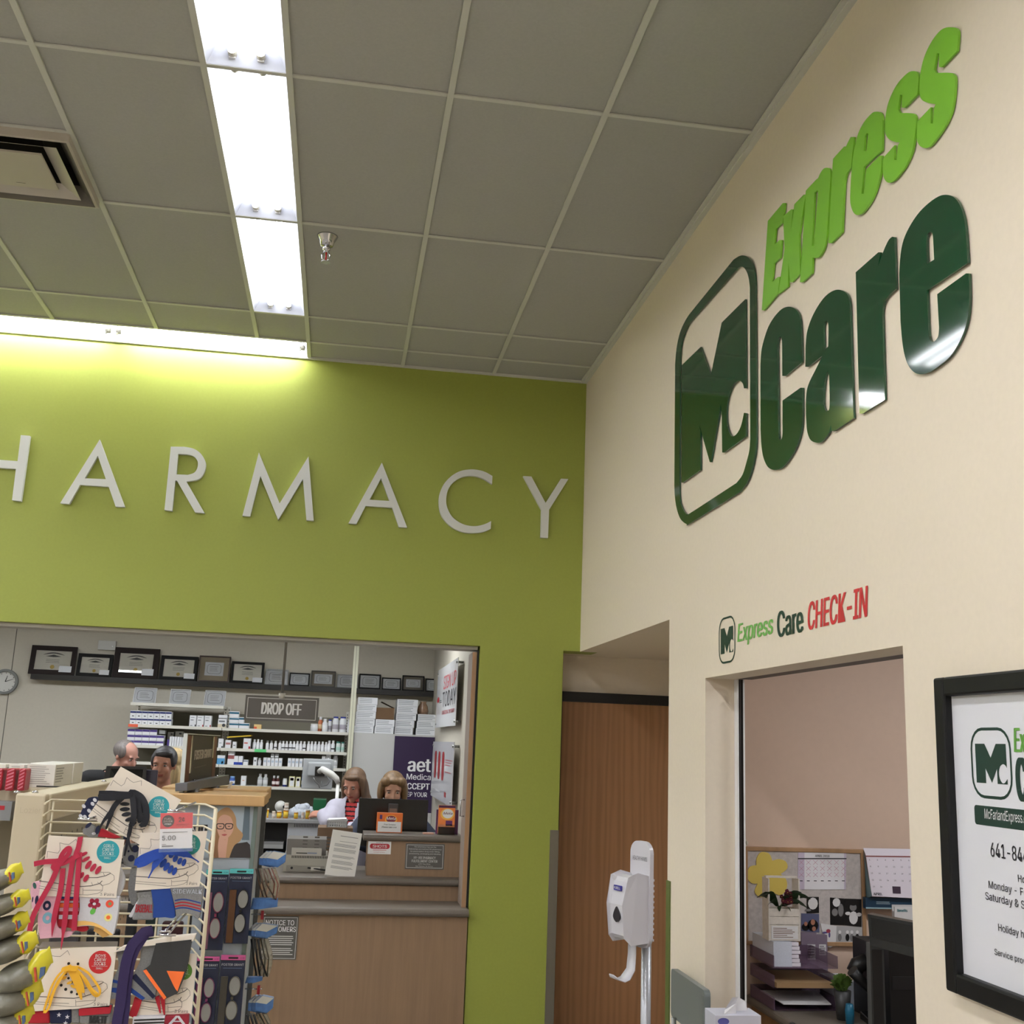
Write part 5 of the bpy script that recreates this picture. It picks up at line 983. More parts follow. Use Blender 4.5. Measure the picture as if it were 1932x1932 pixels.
# letter trays with paper
TR = M(120, 96, 118, .12, alpha=.55); yt = -2.30
def KDp(u, v, y): return at(*KD(u, v), 'Y', y)
xl_ = ex + .012; xr2 = KDp(875, 1100, yt + .1).x
t = thing('letter_trays', ((xl_ + xr2) / 2, -2.17, ZC), 'stack of clear purple-grey letter trays full of paper below the board', 'letter tray')
zs = [ZC + .0005, KDp(500, 1470, yt).z, KDp(500, 1290, yt).z]
for z in zs:
    mb = MB(); mb.box(xl_, yt, z, xr2, yt + .27, z + .004, TR); mb.box(xr2 - .004, yt, z + .004, xr2, yt + .27, z + .05, TR); mb.box(xl_, yt + .266, z + .004, xr2 - .004, yt + .27, z + .05, TR); mb.box(xl_, yt, z + .004, xl_ + .004, yt + .266, z + .05, TR); mb.build('tray', t)
xp1 = KDp(520, 1100, yt).x; zz = zs[2] + .0045; zt2 = KDp(520, 1050, yt + .01).z
mb = MB(); mb.box(xl_ + .006, yt + .012, zz, xp1 + .02, yt + .255, zt2, M(204, 208, 220, .6, noise=.08, scale=200)); tag(mb.build('paper_stack'), 'thick stack of white paper in the top letter tray', 'paper')
mb = MB()
for i in range(6): h = (zt2 - zz) / 6; mb.box(xp1 + .0215, yt + .02, zz + i * h, xp1 + .062 - (i % 3) * .004, yt + .245, zz + (i + .82) * h, M(224, 218, 226, .6))
tag(mb.build('paper_pads'), 'several white paper pads beside the thick paper stack', 'paper pads')
a = zs[1] + .0045; mb = MB(); mb.box(xl_ + .006, yt - .02, a, xr2 - .03, yt + .25, a + .02, M(150, 120, 84, .6)); tag(mb.build('envelope_stack'), 'brown envelopes in the middle letter tray', 'envelopes')
mb = MB(); mb.hexa([Vector(p) for p in ((xl_ + .03, yt - .03, zs[0] + .03), (xr2 - .05, yt - .035, zs[0] + .03), (xr2 - .01, yt + .2, zs[0] + .035), (xl_ + .02, yt + .2, zs[0] + .035), (xl_ + .03, yt - .03, zs[0] + .034), (xr2 - .05, yt - .035, zs[0] + .034), (xr2 - .01, yt + .2, zs[0] + .039), (xl_ + .02, yt + .2, zs[0] + .039))], WP); tag(mb.build('loose_papers'), 'loose papers in the bottom letter tray', 'papers')
mb = MB(); xa2, xb2 = KDp(745, 1440, yt - .03).x, KDp(890, 1440, yt - .03).x; mb.box(xr2 + .006, yt + .02, ZC + .0005, xr2 + .09, yt + .2, KDp(800, 1420, yt).z, M(180, 186, 196, .3)); tag(mb.build('acrylic_box'), 'small clear grey acrylic box right of the trays', 'box')
for i, (l, r) in enumerate(((640, 775), (780, 872))):
    yy = yt + .275; mb = MB(); a = KDp(l, 1215, yy); b = KDp(r, 965 + i * 20, yy); mb.box(a.x, yy, zs[2] + .01 if False else ZC + .001, b.x, yy + .02, b.z, M(130, 116, 132, .4)); p = FY(yy); q0 = p.c(KDp(l + 55 if i == 0 else l + 20, 1210 - i * 40, yy)); q1 = p.c(KDp(r - 12, 1072, yy)); mb.fbox(p, q0[0], q0[1], q1[0], q1[1], 0, .0015, WP); mb.lines(p, q0[0] + .002, q0[1] + .004, q1[0] - .002, q1[1] - .004, 5, .0016, K, .4, .3); tag(mb.build('binder'), ['grey-purple binder with a white label, left of two', 'grey-purple binder with a white label, right of two'][i], 'binder', 'binders behind the trays')
# planter caddy with violet on the paper stack
yp = yt + .03; ztp = zt2 + .0008
a = KDp(340, 985, yp); b = KDp(630, 985, yp); ztop = KDp(470, 455, yp).z; zbox = KDp(470, 745, yp).z; dz = .07; CW = M(214, 206, 196, .6, noise=.15, scale=60)
t = thing('plant_caddy', ((a.x + b.x) / 2, yp + dz / 2, ztp), 'white wooden caddy with a tall handle holding a potted plant', 'planter')
mb = MB()
for i in range(4):
    h = (zbox - ztp) / 4; mb.box(a.x + .006, yp + .001, ztp + i * h + .001, b.x - .006, yp + .007, ztp + (i + 1) * h - .001, CW); mb.box(a.x + .006, yp + dz - .007, ztp + i * h + .001, b.x - .006, yp + dz - .001, ztp + (i + 1) * h - .001, CW)
mb.box(a.x + .006, yp + .008, ztp, b.x - .006, yp + dz - .008, ztp + .005, CW); mb.build('slatted_box', t)
mb = MB(); mb.box(a.x, yp, ztp, a.x + .006, yp + dz, ztop - .008, CW); mb.box(b.x - .006, yp, ztp, b.x, yp + dz, ztop - .008, CW); mb.box(a.x, yp + dz / 2 - .009, ztop - .008, b.x, yp + dz / 2 + .009, ztop, CW); mb.build('handle_frame', t)
mb = MB(); mb.box(a.x + .012, yp - .001, ztp + .008, b.x - .012, yp, ztp + .06, WP); mb.lines(FY(yp - .001), a.x + .02, ztp + .012, b.x - .02, ztp + .055, 6, .0004, M(120, 90, 70, .6), .35, .5); mb.build('note', t)
t = thing('potted_violet', ((a.x + b.x) / 2, yp + dz / 2, ztp + .006), 'potted violet with dark leaves and deep red flowers in the caddy', 'plant')
xc = (a.x + b.x) / 2; mb = MB(); mb.lathe((xc, yp + dz / 2, ztp + .006), [(.018, 0), (.025, .05), (.026, .052)], M(60, 50, 46, .6), n=14); mb.build('pot', t)
def leaf(mb, p, q, w, m, up=.2):
    p, q = Vector(p), Vector(q); d = q - p; s_ = d.cross(Vector((0, 0, 1))) * .5 + d.cross(Vector((0, 1, 0))) * .8; s_ = s_.normalized() if s_.length > 1e-6 else Vector((1, 0, 0)); L = d.length; R = []
    for i in range(7):
        t_ = i / 6; c = p + d * t_ + Vector((0, 0, L * up * math.sin(PI * t_))); ww = w * math.sin(PI * (t_ * .93 + .04)) ** .7; R.append((c - s_ * ww + Vector((0, 0, ww * .35)), c, c + s_ * ww + Vector((0, 0, ww * .35))))
    V_ = [[mb.bm.verts.new(x) for x in r_] for r_ in R]
    for i in range(6):
        for k in range(2): mb.f([V_[i][k], V_[i][k + 1], V_[i + 1][k + 1], V_[i + 1][k]], m, True)
LV = M(38, 58, 34, .35); rz = zbox + .004; cy_ = yp + dz / 2
mb = MB()
for (u, v), w in (((228, 650), .016), ((300, 620), .014), ((560, 620), .014), ((722, 660), .018), ((640, 600), .014), ((440, 770), .016), ((540, 770), .014), ((330, 720), .014), ((690, 740), .014)):
    q = KDp(u, v, yp - .02); leaf(mb, (xc + (q.x - xc) * .15, cy_, rz), q, w, LV)
mb.build('leaves', t)
mb = MB(); random.seed(5)
for i in range(14):
    c = KDp(455 + random.random() * 90, 585 + random.random() * 110, yp - .01 + random.random() * .03)
    for k in range(5): a_ = 2 * PI * k / 5; mb.poly(FY(c.y), circ(c.x + .005 * math.cos(a_), c.z + .005 * math.sin(a_), .0048, n=7), -.001, .001, M(84, 14, 36, .5))
    mb.poly(FY(c.y), circ(c.x, c.z, .0015, n=6), 0, .0025, M(220, 190, 80, .5))
mb.build('flowers', t)
# dark electronics on the counter
ym = -3.05
t = thing('computer_monitor', tuple(at(1700, 1900, 'Y', ym)), 'black monitor cut by the right edge of the check-in window', 'monitor')
q = [at(*KD(*p), 'Y', y_) for p, y_ in (((1262, 1080), ym), ((1700, 1200), ym - .12), ((1700, 880), ym - .12), ((1240, 795), ym))]
fm = QF(*q); mb = MB(); mb.fbox(fm, 0, 0, 1.25, 1, -.04, 0, M(34, 36, 36, .3)); mb.fbox(fm, .06, .28, 1.2, .92, 0, .0015, M(20, 21, 22, .3)); mb.build('rear_shell', t, bevel=.003)
z_ = ZC; a = at(*KD(1275, 1120), 'Y', ym + .02); b = at(*KD(1400, 1120), 'Y', ym + .02)
mb = MB(); mb.box(a.x, ym + .03, ZC + .0006, b.x, ym + .06, a.z + .02, M(60, 62, 62, .35)); mb.box(a.x + .006, ym + .028, ZC + .03, b.x - .008, ym + .03, a.z, M(28, 28, 28, .35)); mb.build('stand', t)
mb = MB(); a = at(*KD(1460, 1200), 'Y', -2.7); mb.box(a.x + .03, -2.62, ZC + .0006, a.x + .2, -2.3, ZC + .30, BK); mb.box(a.x + .04, -2.622, ZC + .15, a.x + .19, -2.62, ZC + .2, M(26, 26, 28, .3)); tag(mb.build('computer_tower', bevel=.005), 'black computer box in the dark behind the monitor stand', 'computer')
yq = -2.95; a = at(*KD(700, 1640), 'Y', yq); b = at(*KD(1360, 1640), 'Y', yq); zq = ZC + .0008
t = thing('desk_phone', ((a.x + b.x) / 2, yq, ZC), 'low black desk phone on the check-in counter', 'phone'); PH = M(24, 26, 27, .25)
mb = MB(); mb.hexa([Vector(p) for p in ((a.x + .01, yq + .005, zq), (b.x - .01, yq - .01, zq), (b.x - .01, yq + .15, zq), (a.x, yq + .17, zq), (a.x, yq, zq + .022), (b.x, yq - .015, zq + .03), (b.x, yq + .15, zq + .05), (a.x, yq + .17, zq + .042))], PH); mb.build('base', t, bevel=.004)
mb = MB(); mb.hexa([Vector(p) for p in ((a.x + .07, yq + .06, zq + .036), (b.x - .03, yq + .05, zq + .040), (b.x - .03, yq + .14, zq + .053), (a.x + .07, yq + .14, zq + .046), (a.x + .07, yq + .06, zq + .038), (b.x - .03, yq + .05, zq + .043), (b.x - .03, yq + .14, zq + .056), (a.x + .07, yq + .14, zq + .049))], M(96, 92, 84, .2)); mb.build('display', t)
mb = MB(); mb.tube([(a.x - .01, yq + .01, zq + .04), (a.x - .005, yq + .08, zq + .052), (a.x + .005, yq + .16, zq + .054)], [.016, .012, .016], BK, n=10); mb.build('handset', t)
mb = MB()
for i in range(3):
    for j in range(4): xx = a.x + .03 + i * .013; yy = yq + .02 + j * .012; mb.box(xx, yy, zq + .025 + j * .002, xx + .009, yy + .008, zq + .033 + j * .002, M(60, 62, 64, .4))
mb.build('keypad', t)
a = at(1618, 1925, 'Z', ZC); mb = MB(); mb.hexa([Vector(p) for p in ((a.x, a.y - .12, zq), (a.x + .25, a.y - .16, zq), (a.x + .25, a.y + .04, zq), (a.x + .02, a.y + .02, zq), (a.x, a.y - .12, zq + .02), (a.x + .25, a.y - .16, zq + .02), (a.x + .25, a.y + .04, zq + .035), (a.x + .02, a.y + .02, zq + .03))], PH); tag(mb.build('keyboard', bevel=.004), 'black keyboard at the bottom of the check-in window', 'keyboard')
# green plant, teal ribbon and black headset
yg = -2.45; t = thing('green_plant', tuple(at(1590, 1868, 'Y', yg)), 'small round green plant beside the black headset', 'plant'); c = at(*KD(1010, 1420), 'Y', yg); mb = MB(); random.seed(9)
for i in range(70):
    a_ = random.random() * 2 * PI; b_ = random.random() * PI * .5 + .1; R_ = .05
    q = Vector((c.x + R_ * math.cos(a_) * math.sin(b_), yg + R_ * math.sin(a_) * math.sin(b_), c.z - .01 + R_ * math.cos(b_) * .9)); leaf(mb, (c.x + (q.x - c.x) * .4, yg + (q.y - yg) * .4, c.z - .03), q, .007, M(70, 96, 34, .5))
mb.build('leaves', t); mb = MB(); mb.lathe((c.x, yg, ZC + .0006), [(.025, 0), (.035, c.z - ZC - .03)], M(44, 44, 44, .5), n=14); mb.build('pot', t)
mb = MB(); c = at(*KD(1070, 1400), 'Y', yg - .07); c.z = max(c.z, ZC + .05); mb.lathe((c.x, yg - .07, ZC + .0006), [(.016, 0), (.018, .05), (.014, .075)], M(20, 96, 124, .4), n=12); tag(mb.build('teal_cup'), 'small teal object in front of the green plant', 'cup')
mb = MB(); pts = [at(*KD(*p), 'Y', yg + .05) for p in ((1110, 1330), (1150, 1260), (1210, 1230), (1250, 1270))]; mb.tube(pts, [.03, .034, .034, .03], BK, n=12); pts = [at(*KD(*p), 'Y', yg + .0) for p in ((1100, 1310), (1180, 1400), (1260, 1480), (1300, 1530))]; mb.tube(pts, [.025, .02, .018, .02], BK, n=12); o = tag(mb.build('headset'), 'black curved headset hanging over a base beside the monitor', 'headset')
q = at(*KD(1280, 1500), 'Y', yg + .1); mb = MB(); mb.box(q.x - .03, yg + .07, ZC + .0006, q.x + .02, yg + .12, q.z + .05, BK); tag(mb.build('headset_base'), 'black block under the headset', 'stand')
# tissue box on the window ledge
y0 = -2.86; a = at(1350, 1916, 'Y', y0); b = at(1436, 1916, 'Y', y0); zt_ = a.z
t = thing('tissue_box', ((a.x + b.x) / 2, y0 + .06, .7798), 'white and blue tissue box with a tissue pulled up on the window ledge', 'tissue box')
mb = MB(); mb.box(a.x, y0, .7798, b.x, y0 + .12, zt_, M(206, 206, 218, .5)); ff = FY(y0); mb.poly(ff, circ(a.x + .03, zt_ - .02, .022, .012, 16), None, .0005, M(90, 90, 160, .5)); mb.poly(ff, circ(a.x + .07, zt_ - .045, .03, .016, 16), None, .0006, M(140, 142, 190, .5)); mb.build('box', t, bevel=.001)
mb = MB(); xc = a.x + .095; pk = [at(*p, 'Y', y0 + .05) for p in ((1383, 1925), (1387, 1918), (1400, 1907), (1415, 1900), (1431, 1909), (1436, 1920), (1420, 1930))]
z0_ = zt_ + .0006; base = [(xc - .03, y0 + .05), (xc + .03, y0 + .05)]; TS = M(230, 228, 230, .7)
mb.quad([(xc - .05, y0 + .03, z0_ + .012), (xc - .01, y0 + .06, z0_), (xc + .012, y0 + .06, z0_ + .05), (xc - .02, y0 + .03, z0_ + .055)], TS); mb.quad([(xc - .01, y0 + .06, z0_), (xc + .045, y0 + .045, z0_ + .008), (xc + .035, y0 + .05, z0_ + .04), (xc + .012, y0 + .06, z0_ + .05)], TS); mb.quad([(xc - .055, y0 + .02, z0_ + .0), (xc - .005, y0 + .03, z0_), (xc - .005, y0 + .03, z0_ + .035), (xc - .05, y0 + .03, z0_ + .012)], TS); mb.build('tissue', t)
# hand sanitiser stand
yh = -2.75; SW = M(206, 204, 210, .3); 
def KS(u, v): return 1020 + u / 2.5025, 1160 + v / 2.5025
c = at(*KS(470, 1100), 'Y', yh); xs, = (c.x,)
t = thing('sanitiser_stand', (xs, yh, 0), 'white hand sanitiser dispenser on a pole stand in front of the oak door', 'sanitiser stand')
# facing direction of the dispenser: towards the lower left of the photo
fd = Vector((-.93, -.37, 0)).normalized(); rd = Vector((-fd.y, fd.x, 0)) * -1; rd = Vector((0, 0, 1)).cross(fd) * -1
rd = fd.cross(Vector((0, 0, 1))); 
if rd.x < 0: rd = -rd
zt_ = at(*KS(465, 1068), 'Y', yh).z; zb2 = at(*KS(490, 1570), 'Y', yh).z
fs = Fr((xs, yh, 0), rd, (0, 0, 1)); 
if fs.n.dot(fd) < 0: fs = Fr((xs, yh, 0), -rd, (0, 0, 1))
mb = MB(); mb.poly(fs, rrect(-.062, zb2, .062, zt_, .045, 8), -.018, 0, SW); mb.build('back_plate', t, bevel=.005)
mb = MB(); a_ = at(*KS(460, 1150), 'Y', yh).z; mb.text(fs, 'HEALTHY HANDS', -.045, a_ - .008, .045, a_ + .008, .001, M(80, 84, 92, .5)); mb.build('sign_text', t)
zd1 = at(*KS(440, 1225), 'Y', yh).z; zd0 = at(*KS(410, 1530), 'Y', yh).z; H = zd1 - zd0
prof = [(.001, zd1 - .012), (.05, zd1), (.085, zd1 - .012), (.105, zd1 - H * .45), (.095, zd0 + .02), (.075, zd0), (.001, zd0 + .005)]
mb = MB(); L = [mb.bm.verts.new(fs.P(-.055 + (.004 if i in (3, 4) else 0), z, d)) for i, (d, z) in enumerate(prof)]; R_ = [mb.bm.verts.new(fs.P(.055 - (.004 if i in (3, 4) else 0), z, d)) for i, (d, z) in enumerate(prof)]
for i in range(len(prof)): j = (i + 1) % len(prof); mb.f([L[i], L[j], R_[j], R_[i]], SW)
mb.f(L, SW); mb.f(R_[::-1], SW); mb.build('dispenser', t, bevel=.012, seg=4)
mb = MB(); q = Fr(fs.P(0, 0, .108), fs.u, (0, 0, 1)); mb.poly(Fr(fs.P(0, 0, .0985), fs.u, (0, 0, 1)), sm([(0, zd0 + H * .52, 1), (.018, zd0 + H * .42, 1), (.02, zd0 + H * .34, 1), (0, zd0 + H * .28, 1), (-.02, zd0 + H * .34, 1), (-.018, zd0 + H * .42, 1)]), -.004, .008, M(50, 50, 56, .15)); mb.build('sight_window', t)
mb = MB(); q = Fr(fs.P(0, 0, .0985), fs.u, (0, 0, 1)); mb.poly(q, rrect(-.028, zd1 - H * .24, .018, zd1 - H * .16, .003), -.004, .002, M(52, 48, 140, .4)); mb.text(q, 'PURELL', -.024, zd1 - H * .22, .014, zd1 - H * .18, .0026, WHITE, .02); mb.build('brand_label', t)

mb = MB(); P = [fs.P(0, zd0 + .01, .03), fs.P(0, zd0 - .05, .03), fs.P(0, zd0 - .105, .035), fs.P(0, zd0 - .135, .06), fs.P(0, zd0 - .142, .085), fs.P(0, zd0 - .132, .11), fs.P(0, zd0 - .118, .125)]
mb.strip(P, [.05, .05, .05, .055, .058, .055, .03], fs.u.cross(Vector((0, 0, 1))), .003, SW) if False else None
R_ = []
for i, p in enumerate(P):
    w = [.024, .024, .026, .03, .032, .03, .014][i]; R_.append([mb.bm.verts.new(p - fs.u * w), mb.bm.verts.new(p + fs.u * w)])
for a_, b_ in zip(R_, R_[1:]): mb.f([a_[0], a_[1], b_[1], b_[0]], SW, True)
o = mb.build('drip_catcher', t); so = o.modifiers.new('thick', 'SOLIDIFY'); so.thickness = .003
mb = MB(); pc_ = fs.P(0, 0, -.035); mb.cyl((pc_.x, pc_.y, .03), (pc_.x, pc_.y, zb2 + .12), .019, M(176, 178, 184, .3, metal=.3), n=20); mb.build('pole', t)
mb = MB(); mb.lathe((pc_.x, pc_.y, 0.0005), [(.17, 0), (.17, .008), (.12, .02), (.03, .03)], M(150, 150, 154, .35, metal=.4), n=32); mb.build('base', t)
mb = MB()
for i in range(12): zz_ = zd0 + i * H / 12; mb.box(0, 0, 0, 0, 0, 0, SW) if False else mb.fbox(fs, .050, zz_, .062, zz_ + .008, -.022, -.0185, SW)
mb.build('key_ridges', t)
# grey chair back by the wall
GC = M(112, 118, 116, .4); X = -.055; Q4 = [at(*p, 'X', X) for p in ((1268, 1918), (1331, 1962), (1329, 1868), (1266, 1826))]
ya, yb2 = Q4[3].y, Q4[2].y; zt_, zb_ = Q4[3].z, Q4[0].z
t = thing('grey_chair', (-.25, (ya + yb2) / 2, 0), 'grey plastic chair with its back against the cream wall', 'chair')
fc = Fr((X, 0, 0), (0, -1, 0), (0, 0, 1)); a0, a1 = -ya, -yb2
mb = MB(); mb.poly(fc, rrect(a0, zb_ - .0, a1, zt_, .02, 5), -.025, 0, GC)
for i in range(26): z = zb_ + .02 + i * (zt_ - zb_ - .04) / 26; mb.fbox(fc, a1 - .035, z, a1 - .012, z + .003, 0, .002, GC)
mb.build('backrest', t, bevel=.006)
mb = MB(); mb.box(-.50, yb2 + .01, .44, -.06, ya - .01, .465, GC); mb.build('seat', t, bevel=.01)
for sx in (-.48, -.075):
    for sy in (ya - .03, yb2 + .03): mb = MB(); mb.cyl((sx, sy, .001), (sx, sy, .4395), .011, STEEL, n=10); mb.build('leg', t)
for sy in (ya - .08, yb2 + .08): mb = MB(); mb.cyl((-.068, sy, .46), (-.066, sy, zb_ + .01), .010, STEEL, n=10); mb.build('back_support', t)
# ================================================================== FOREGROUND FIXTURES
CRM = M(196, 184, 158, .45); WIR = M(214, 204, 176, .4); PEG = M(150, 142, 122, .6)
# gondola whose narrow end faces the photographer
yg0 = -4.58; a = at(30, 1497, 'Y', yg0); b = at(87, 1498, 'Y', yg0); gx0, gx1, gz = a.x, b.x, a.z
yg1 = -3.62
t = thing('gondola_shelving', ((gx0 + gx1) / 2, (yg0 + yg1) / 2, 0), 'cream metal gondola with its narrow end panel facing the camera', 'shelving')
mb = MB(); mb.box(gx0, yg0, .001, gx1, yg0 + .03, gz, CRM); f = FY(yg0); p0 = f.c(at(38, 1530, 'Y', yg0)); mb.text(f, 'Lozier', p0[0], p0[1] - .004, p0[0] + .04, p0[1] + .008, .0008, M(186, 174, 150, .45)); mb.build('end_panel', t, bevel=.004)
mb = MB(); mb.box(gx0 + .004, yg0 + .03, gz - .055, gx1 + .004, yg1, gz, CRM); mb.build('top_rail', t, bevel=.004)
mb = MB(); mb.box(gx0 + .02, yg0 + .031, .001, gx1 - .006, yg1, gz - .056, PEG)
for j in range(14):
    for i in range(24): y = yg0 + .1 + i * .05; z = gz - .1 - j * .05; mb.box(gx1 - .006, y, z, gx1 - .0055, y + .006, z + .006, DARK)
mb.build('peg_panel', t)
mb = MB()
for u_, v_ in ((66, 1496), (196, 1475), (32, 1496)): c = at(u_, v_, 'Z', gz); mb.lathe((c.x, c.y, gz), [(.007, 0), (.006, .003), (.002, .005)], CHROME, n=12)
mb.build('top_screws', t)
# second gondola behind, carrying boxes
yb0 = -4.05; a = at(0, 1490, 'Y', yb0); zb0 = at(60, 1486, 'Y', yb0).z
t = thing('gondola_shelving', (-2.6, yb0 + .3, 0), 'cream gondola top behind the end panel, carrying white boxes and red packs', 'shelving')
xr_ = at(132, 1486, 'Y', yb0).x
mb = MB(); mb.box(-3.1, yb0, zb0 - .04, xr_, yb0 + .42, zb0, CRM); mb.build('top_board', t, bevel=.004)
mb = MB(); mb.box(-3.1, yb0 + .19, .001, xr_ - .02, yb0 + .21, zb0 - .041, PEG); mb.build('centre_panel', t)
mb = MB(); mb.box(-3.08, yb0 + .0, zb0 - .26, at(55, 1600, 'Y', yb0).x, yb0 + .185, zb0 - .24, CRM); mb.box(-3.08, yb0 - .004, zb0 - .27, at(55, 1600, 'Y', yb0).x, yb0, zb0 - .225, M(150, 148, 140, .5)); mb.build('shelf', t)
mb = MB(); q = [at(u, v, 'Y', yb0 + .02) for u, v in ((68, 1490), (70, 1485), (100, 1486), (132, 1487))]; mb.tube([(p.x, p.y, max(p.z, zb0 + .003)) for p in q], .0015, DARK); mb.build('wire_clip', t)
def K8(u, v): return u / 8.05, 1400 + v / 8.05
LB = M(226, 224, 216, .5)
for i, (l, r, yy, lb, tp) in enumerate(((378, 850, yb0 + .02, 'nearest printed white box on the gondola top', 350), (100, 372, yb0 + .04, 'printed white box left of the nearest one, cut by red packs', 345), (-300, 90, yb0 + .06, 'white box at the left edge of the photo', 340))):
    a = at(*K8(l, 660), 'Y', yy); b = at(*K8(r, tp), 'Y', yy); t = MB(); z0 = zb0 + .0006; t.box(a.x, yy, z0, b.x, yy + .10, b.z, LB); ff = FY(yy); t.lines(ff, a.x + .006, z0 + .006, b.x - .008, b.z - .003, 9, .0004, M(160, 158, 152, .6), .3, .35); t.lines(Fr((b.x, 0, 0), (0, 1, 0), (0, 0, 1)), yy + .01, z0 + .01, yy + .09, b.z - .006, 6, .0004, M(170, 168, 162, .6), .5, .3)
    tag(t.build('printed_box', bevel=.0015), lb, 'box', 'printed white boxes on the gondola top')
a = at(*K8(935, 660), 'Y', yb0 + .13); b = at(*K8(1100, 330), 'Y', yb0 + .13)
for i in range(2): t = MB(); x0 = at(*K8(860, 660), 'Y', yb0 + .14).x; yy = yb0 + .135 + i * .115; t.box(x0 - .07, yy, zb0 + .0006, x0 + .012 + i * .002, yy + .11, a.z + .053 if False else zb0 + .055, LB); tag(t.build('printed_box', bevel=.0015), ['white box behind the nearest printed box', 'rearmost white box on the gondola top'][i], 'box', 'printed white boxes on the gondola top')
random.seed(11); RP = M(176, 30, 52, .35, noise=.4, scale=90); RP2 = M(206, 120, 136, .4)
zs_ = zb0 - .024
for i, (l, r) in enumerate(((246, 400), (58, 240), (-120, 52))):
    yy = yb0 - .06; a = at(*K8(l, 740), 'Y', yy); b = at(*K8(r, 405), 'Y', yy); t = MB(); t.box(a.x, yy, a.z, b.x, yy + .05, b.z, RP); ff = FY(yy)
    for j in range(6):
        z = a.z + (b.z - a.z) * (.05 + j * .155); t.poly(ff, [(a.x + .003, z), (a.x + .003, z + .0028), (b.x - .003, z + .010), (b.x - .003, z + .0062)], None, .0005, RP2)
    tag(t.build('red_pack', bevel=.004), ['red patterned pack at the right of three', 'red patterned pack, middle of three', 'red patterned pack cut by the left edge'][i], 'pack', 'red packs hanging in front of the white boxes')
t = MB(); a = at(0, 1520, 'Y', yb0 - .02); t.box(a.x - .1, yb0 - .045, at(10, 1548, 'Y', yb0 - .04).z, at(26, 1500, 'Y', yb0 - .04).x, yb0 - .005, at(10, 1512, 'Y', yb0 - .04).z, M(130, 132, 134, .4)); t.box(a.x - .1, yb0 - .0455, at(10, 1528, 'Y', yb0 - .04).z, at(13, 1500, 'Y', yb0 - .04).x, yb0 - .045, at(10, 1520, 'Y', yb0 - .04).z, RED); tag(t.build('grey_pack'), 'grey pack with a red stripe left of the cream end panel', 'pack')
# ---- wire rack (a shallow tray-shaped wire panel) in front of the gondola
yw = -4.66; yn = -4.78
t = thing('wire_rack', tuple(at(250, 1900, 'Y', yw))[:2] + (0.0,), 'cream wire side rack full of carded socks', 'wire rack')
lw0 = at(97, 1509, 'Y', yw); rw0 = at(388, 1513, 'Y', yw); ln0 = at(85, 1516, 'Y', yn); rn0 = at(407, 1528, 'Y', yn)
zt_ = lw0.z; sp = .0208; n_ = 26
for i in range(n_):
    z = zt_ - i * sp; mb = MB(); mb.tube([(ln0.x, yn, z), (lw0.x, yw, z), (rw0.x, yw, z), (rn0.x, yn, z)], .0021, WIR, n=6); mb.build('cross_wire', t)
for x, y in ((lw0.x + .004, yw + .004), (rw0.x - .012, yw + .004), (lw0.x + .11, yw + .004), (lw0.x + .22, yw + .004)): mb = MB(); mb.tube([(x, y, zt_), (x, y, zt_ - .9)], .0021, WIR, n=6); mb.build('upright_wire', t)
mb = MB(); mb.tube([(rn0.x, yn, rn0.z + .002), (rn0.x, yn, zt_ - .9)], .0036, WIR, n=8); mb.build('side_rod', t)
# ---- carded sock packs
YC = -4.90; FC = FY(YC)
BG = M(232, 222, 208, .6, noise=.03); LNK = M(118, 112, 106, .7); LND = M(92, 86, 82, .7)
kB = lambda p: (40 + p[0] / 8.05, 1560 + p[1] / 8.05); kC = lambda p: (140 + p[0] / 6.9, 1440 + p[1] / 6.9)
kD_ = lambda p: (220 + p[0] / 8.78, 1560 + p[1] / 8.78); kE = lambda p: (40 + p[0] / 5.68, 1750 + p[1] / 5.68)
def T(k, pts, y=YC): return [tuple(FY(y).c(at(*k(p), 'Y', y))) + tuple(p[2:]) for p in pts]
SHOE = [  # card drawing in card coordinates of the crimson pack
    ([(280, 820), (500, 850), (700, 880), (900, 905), (1050, 895), (1180, 860), (1220, 820)], 2), ([(1190, 850), (1230, 900), (1220, 970), (1150, 1010), (1000, 1030), (850, 1025), (600, 980), (270, 930)], 1), ([(280, 895), (450, 925), (600, 950), (830, 975)], 1),
    ([(1000, 770), (1150, 770), (1280, 740), (1350, 705)], 2), ([(1200, 690), (1330, 690), (1400, 740), (1405, 800), (1330, 860), (1230, 890)], 1), ([(930, 930), (930, 1020)], 1), ([(1060, 840), (1075, 885)], 1), ([(1240, 700), (1260, 750)], 1), ([(1150, 840), (1230, 900)], 1),
    ([(395, 470), (400, 375), (480, 390), (560, 400), (590, 350), (585, 245), (650, 262), (720, 270), (830, 190), (860, 260)], 1), ([(930, 960), (1220, 960)], 1)]
def ncard(x, y):
    yt = 135 + (x - 415) * .052; b = 1 - (y - yt) / (915 - (x - 415) * .025); return ((x - (415 - (y - 135) * .158)) / 1160, b)
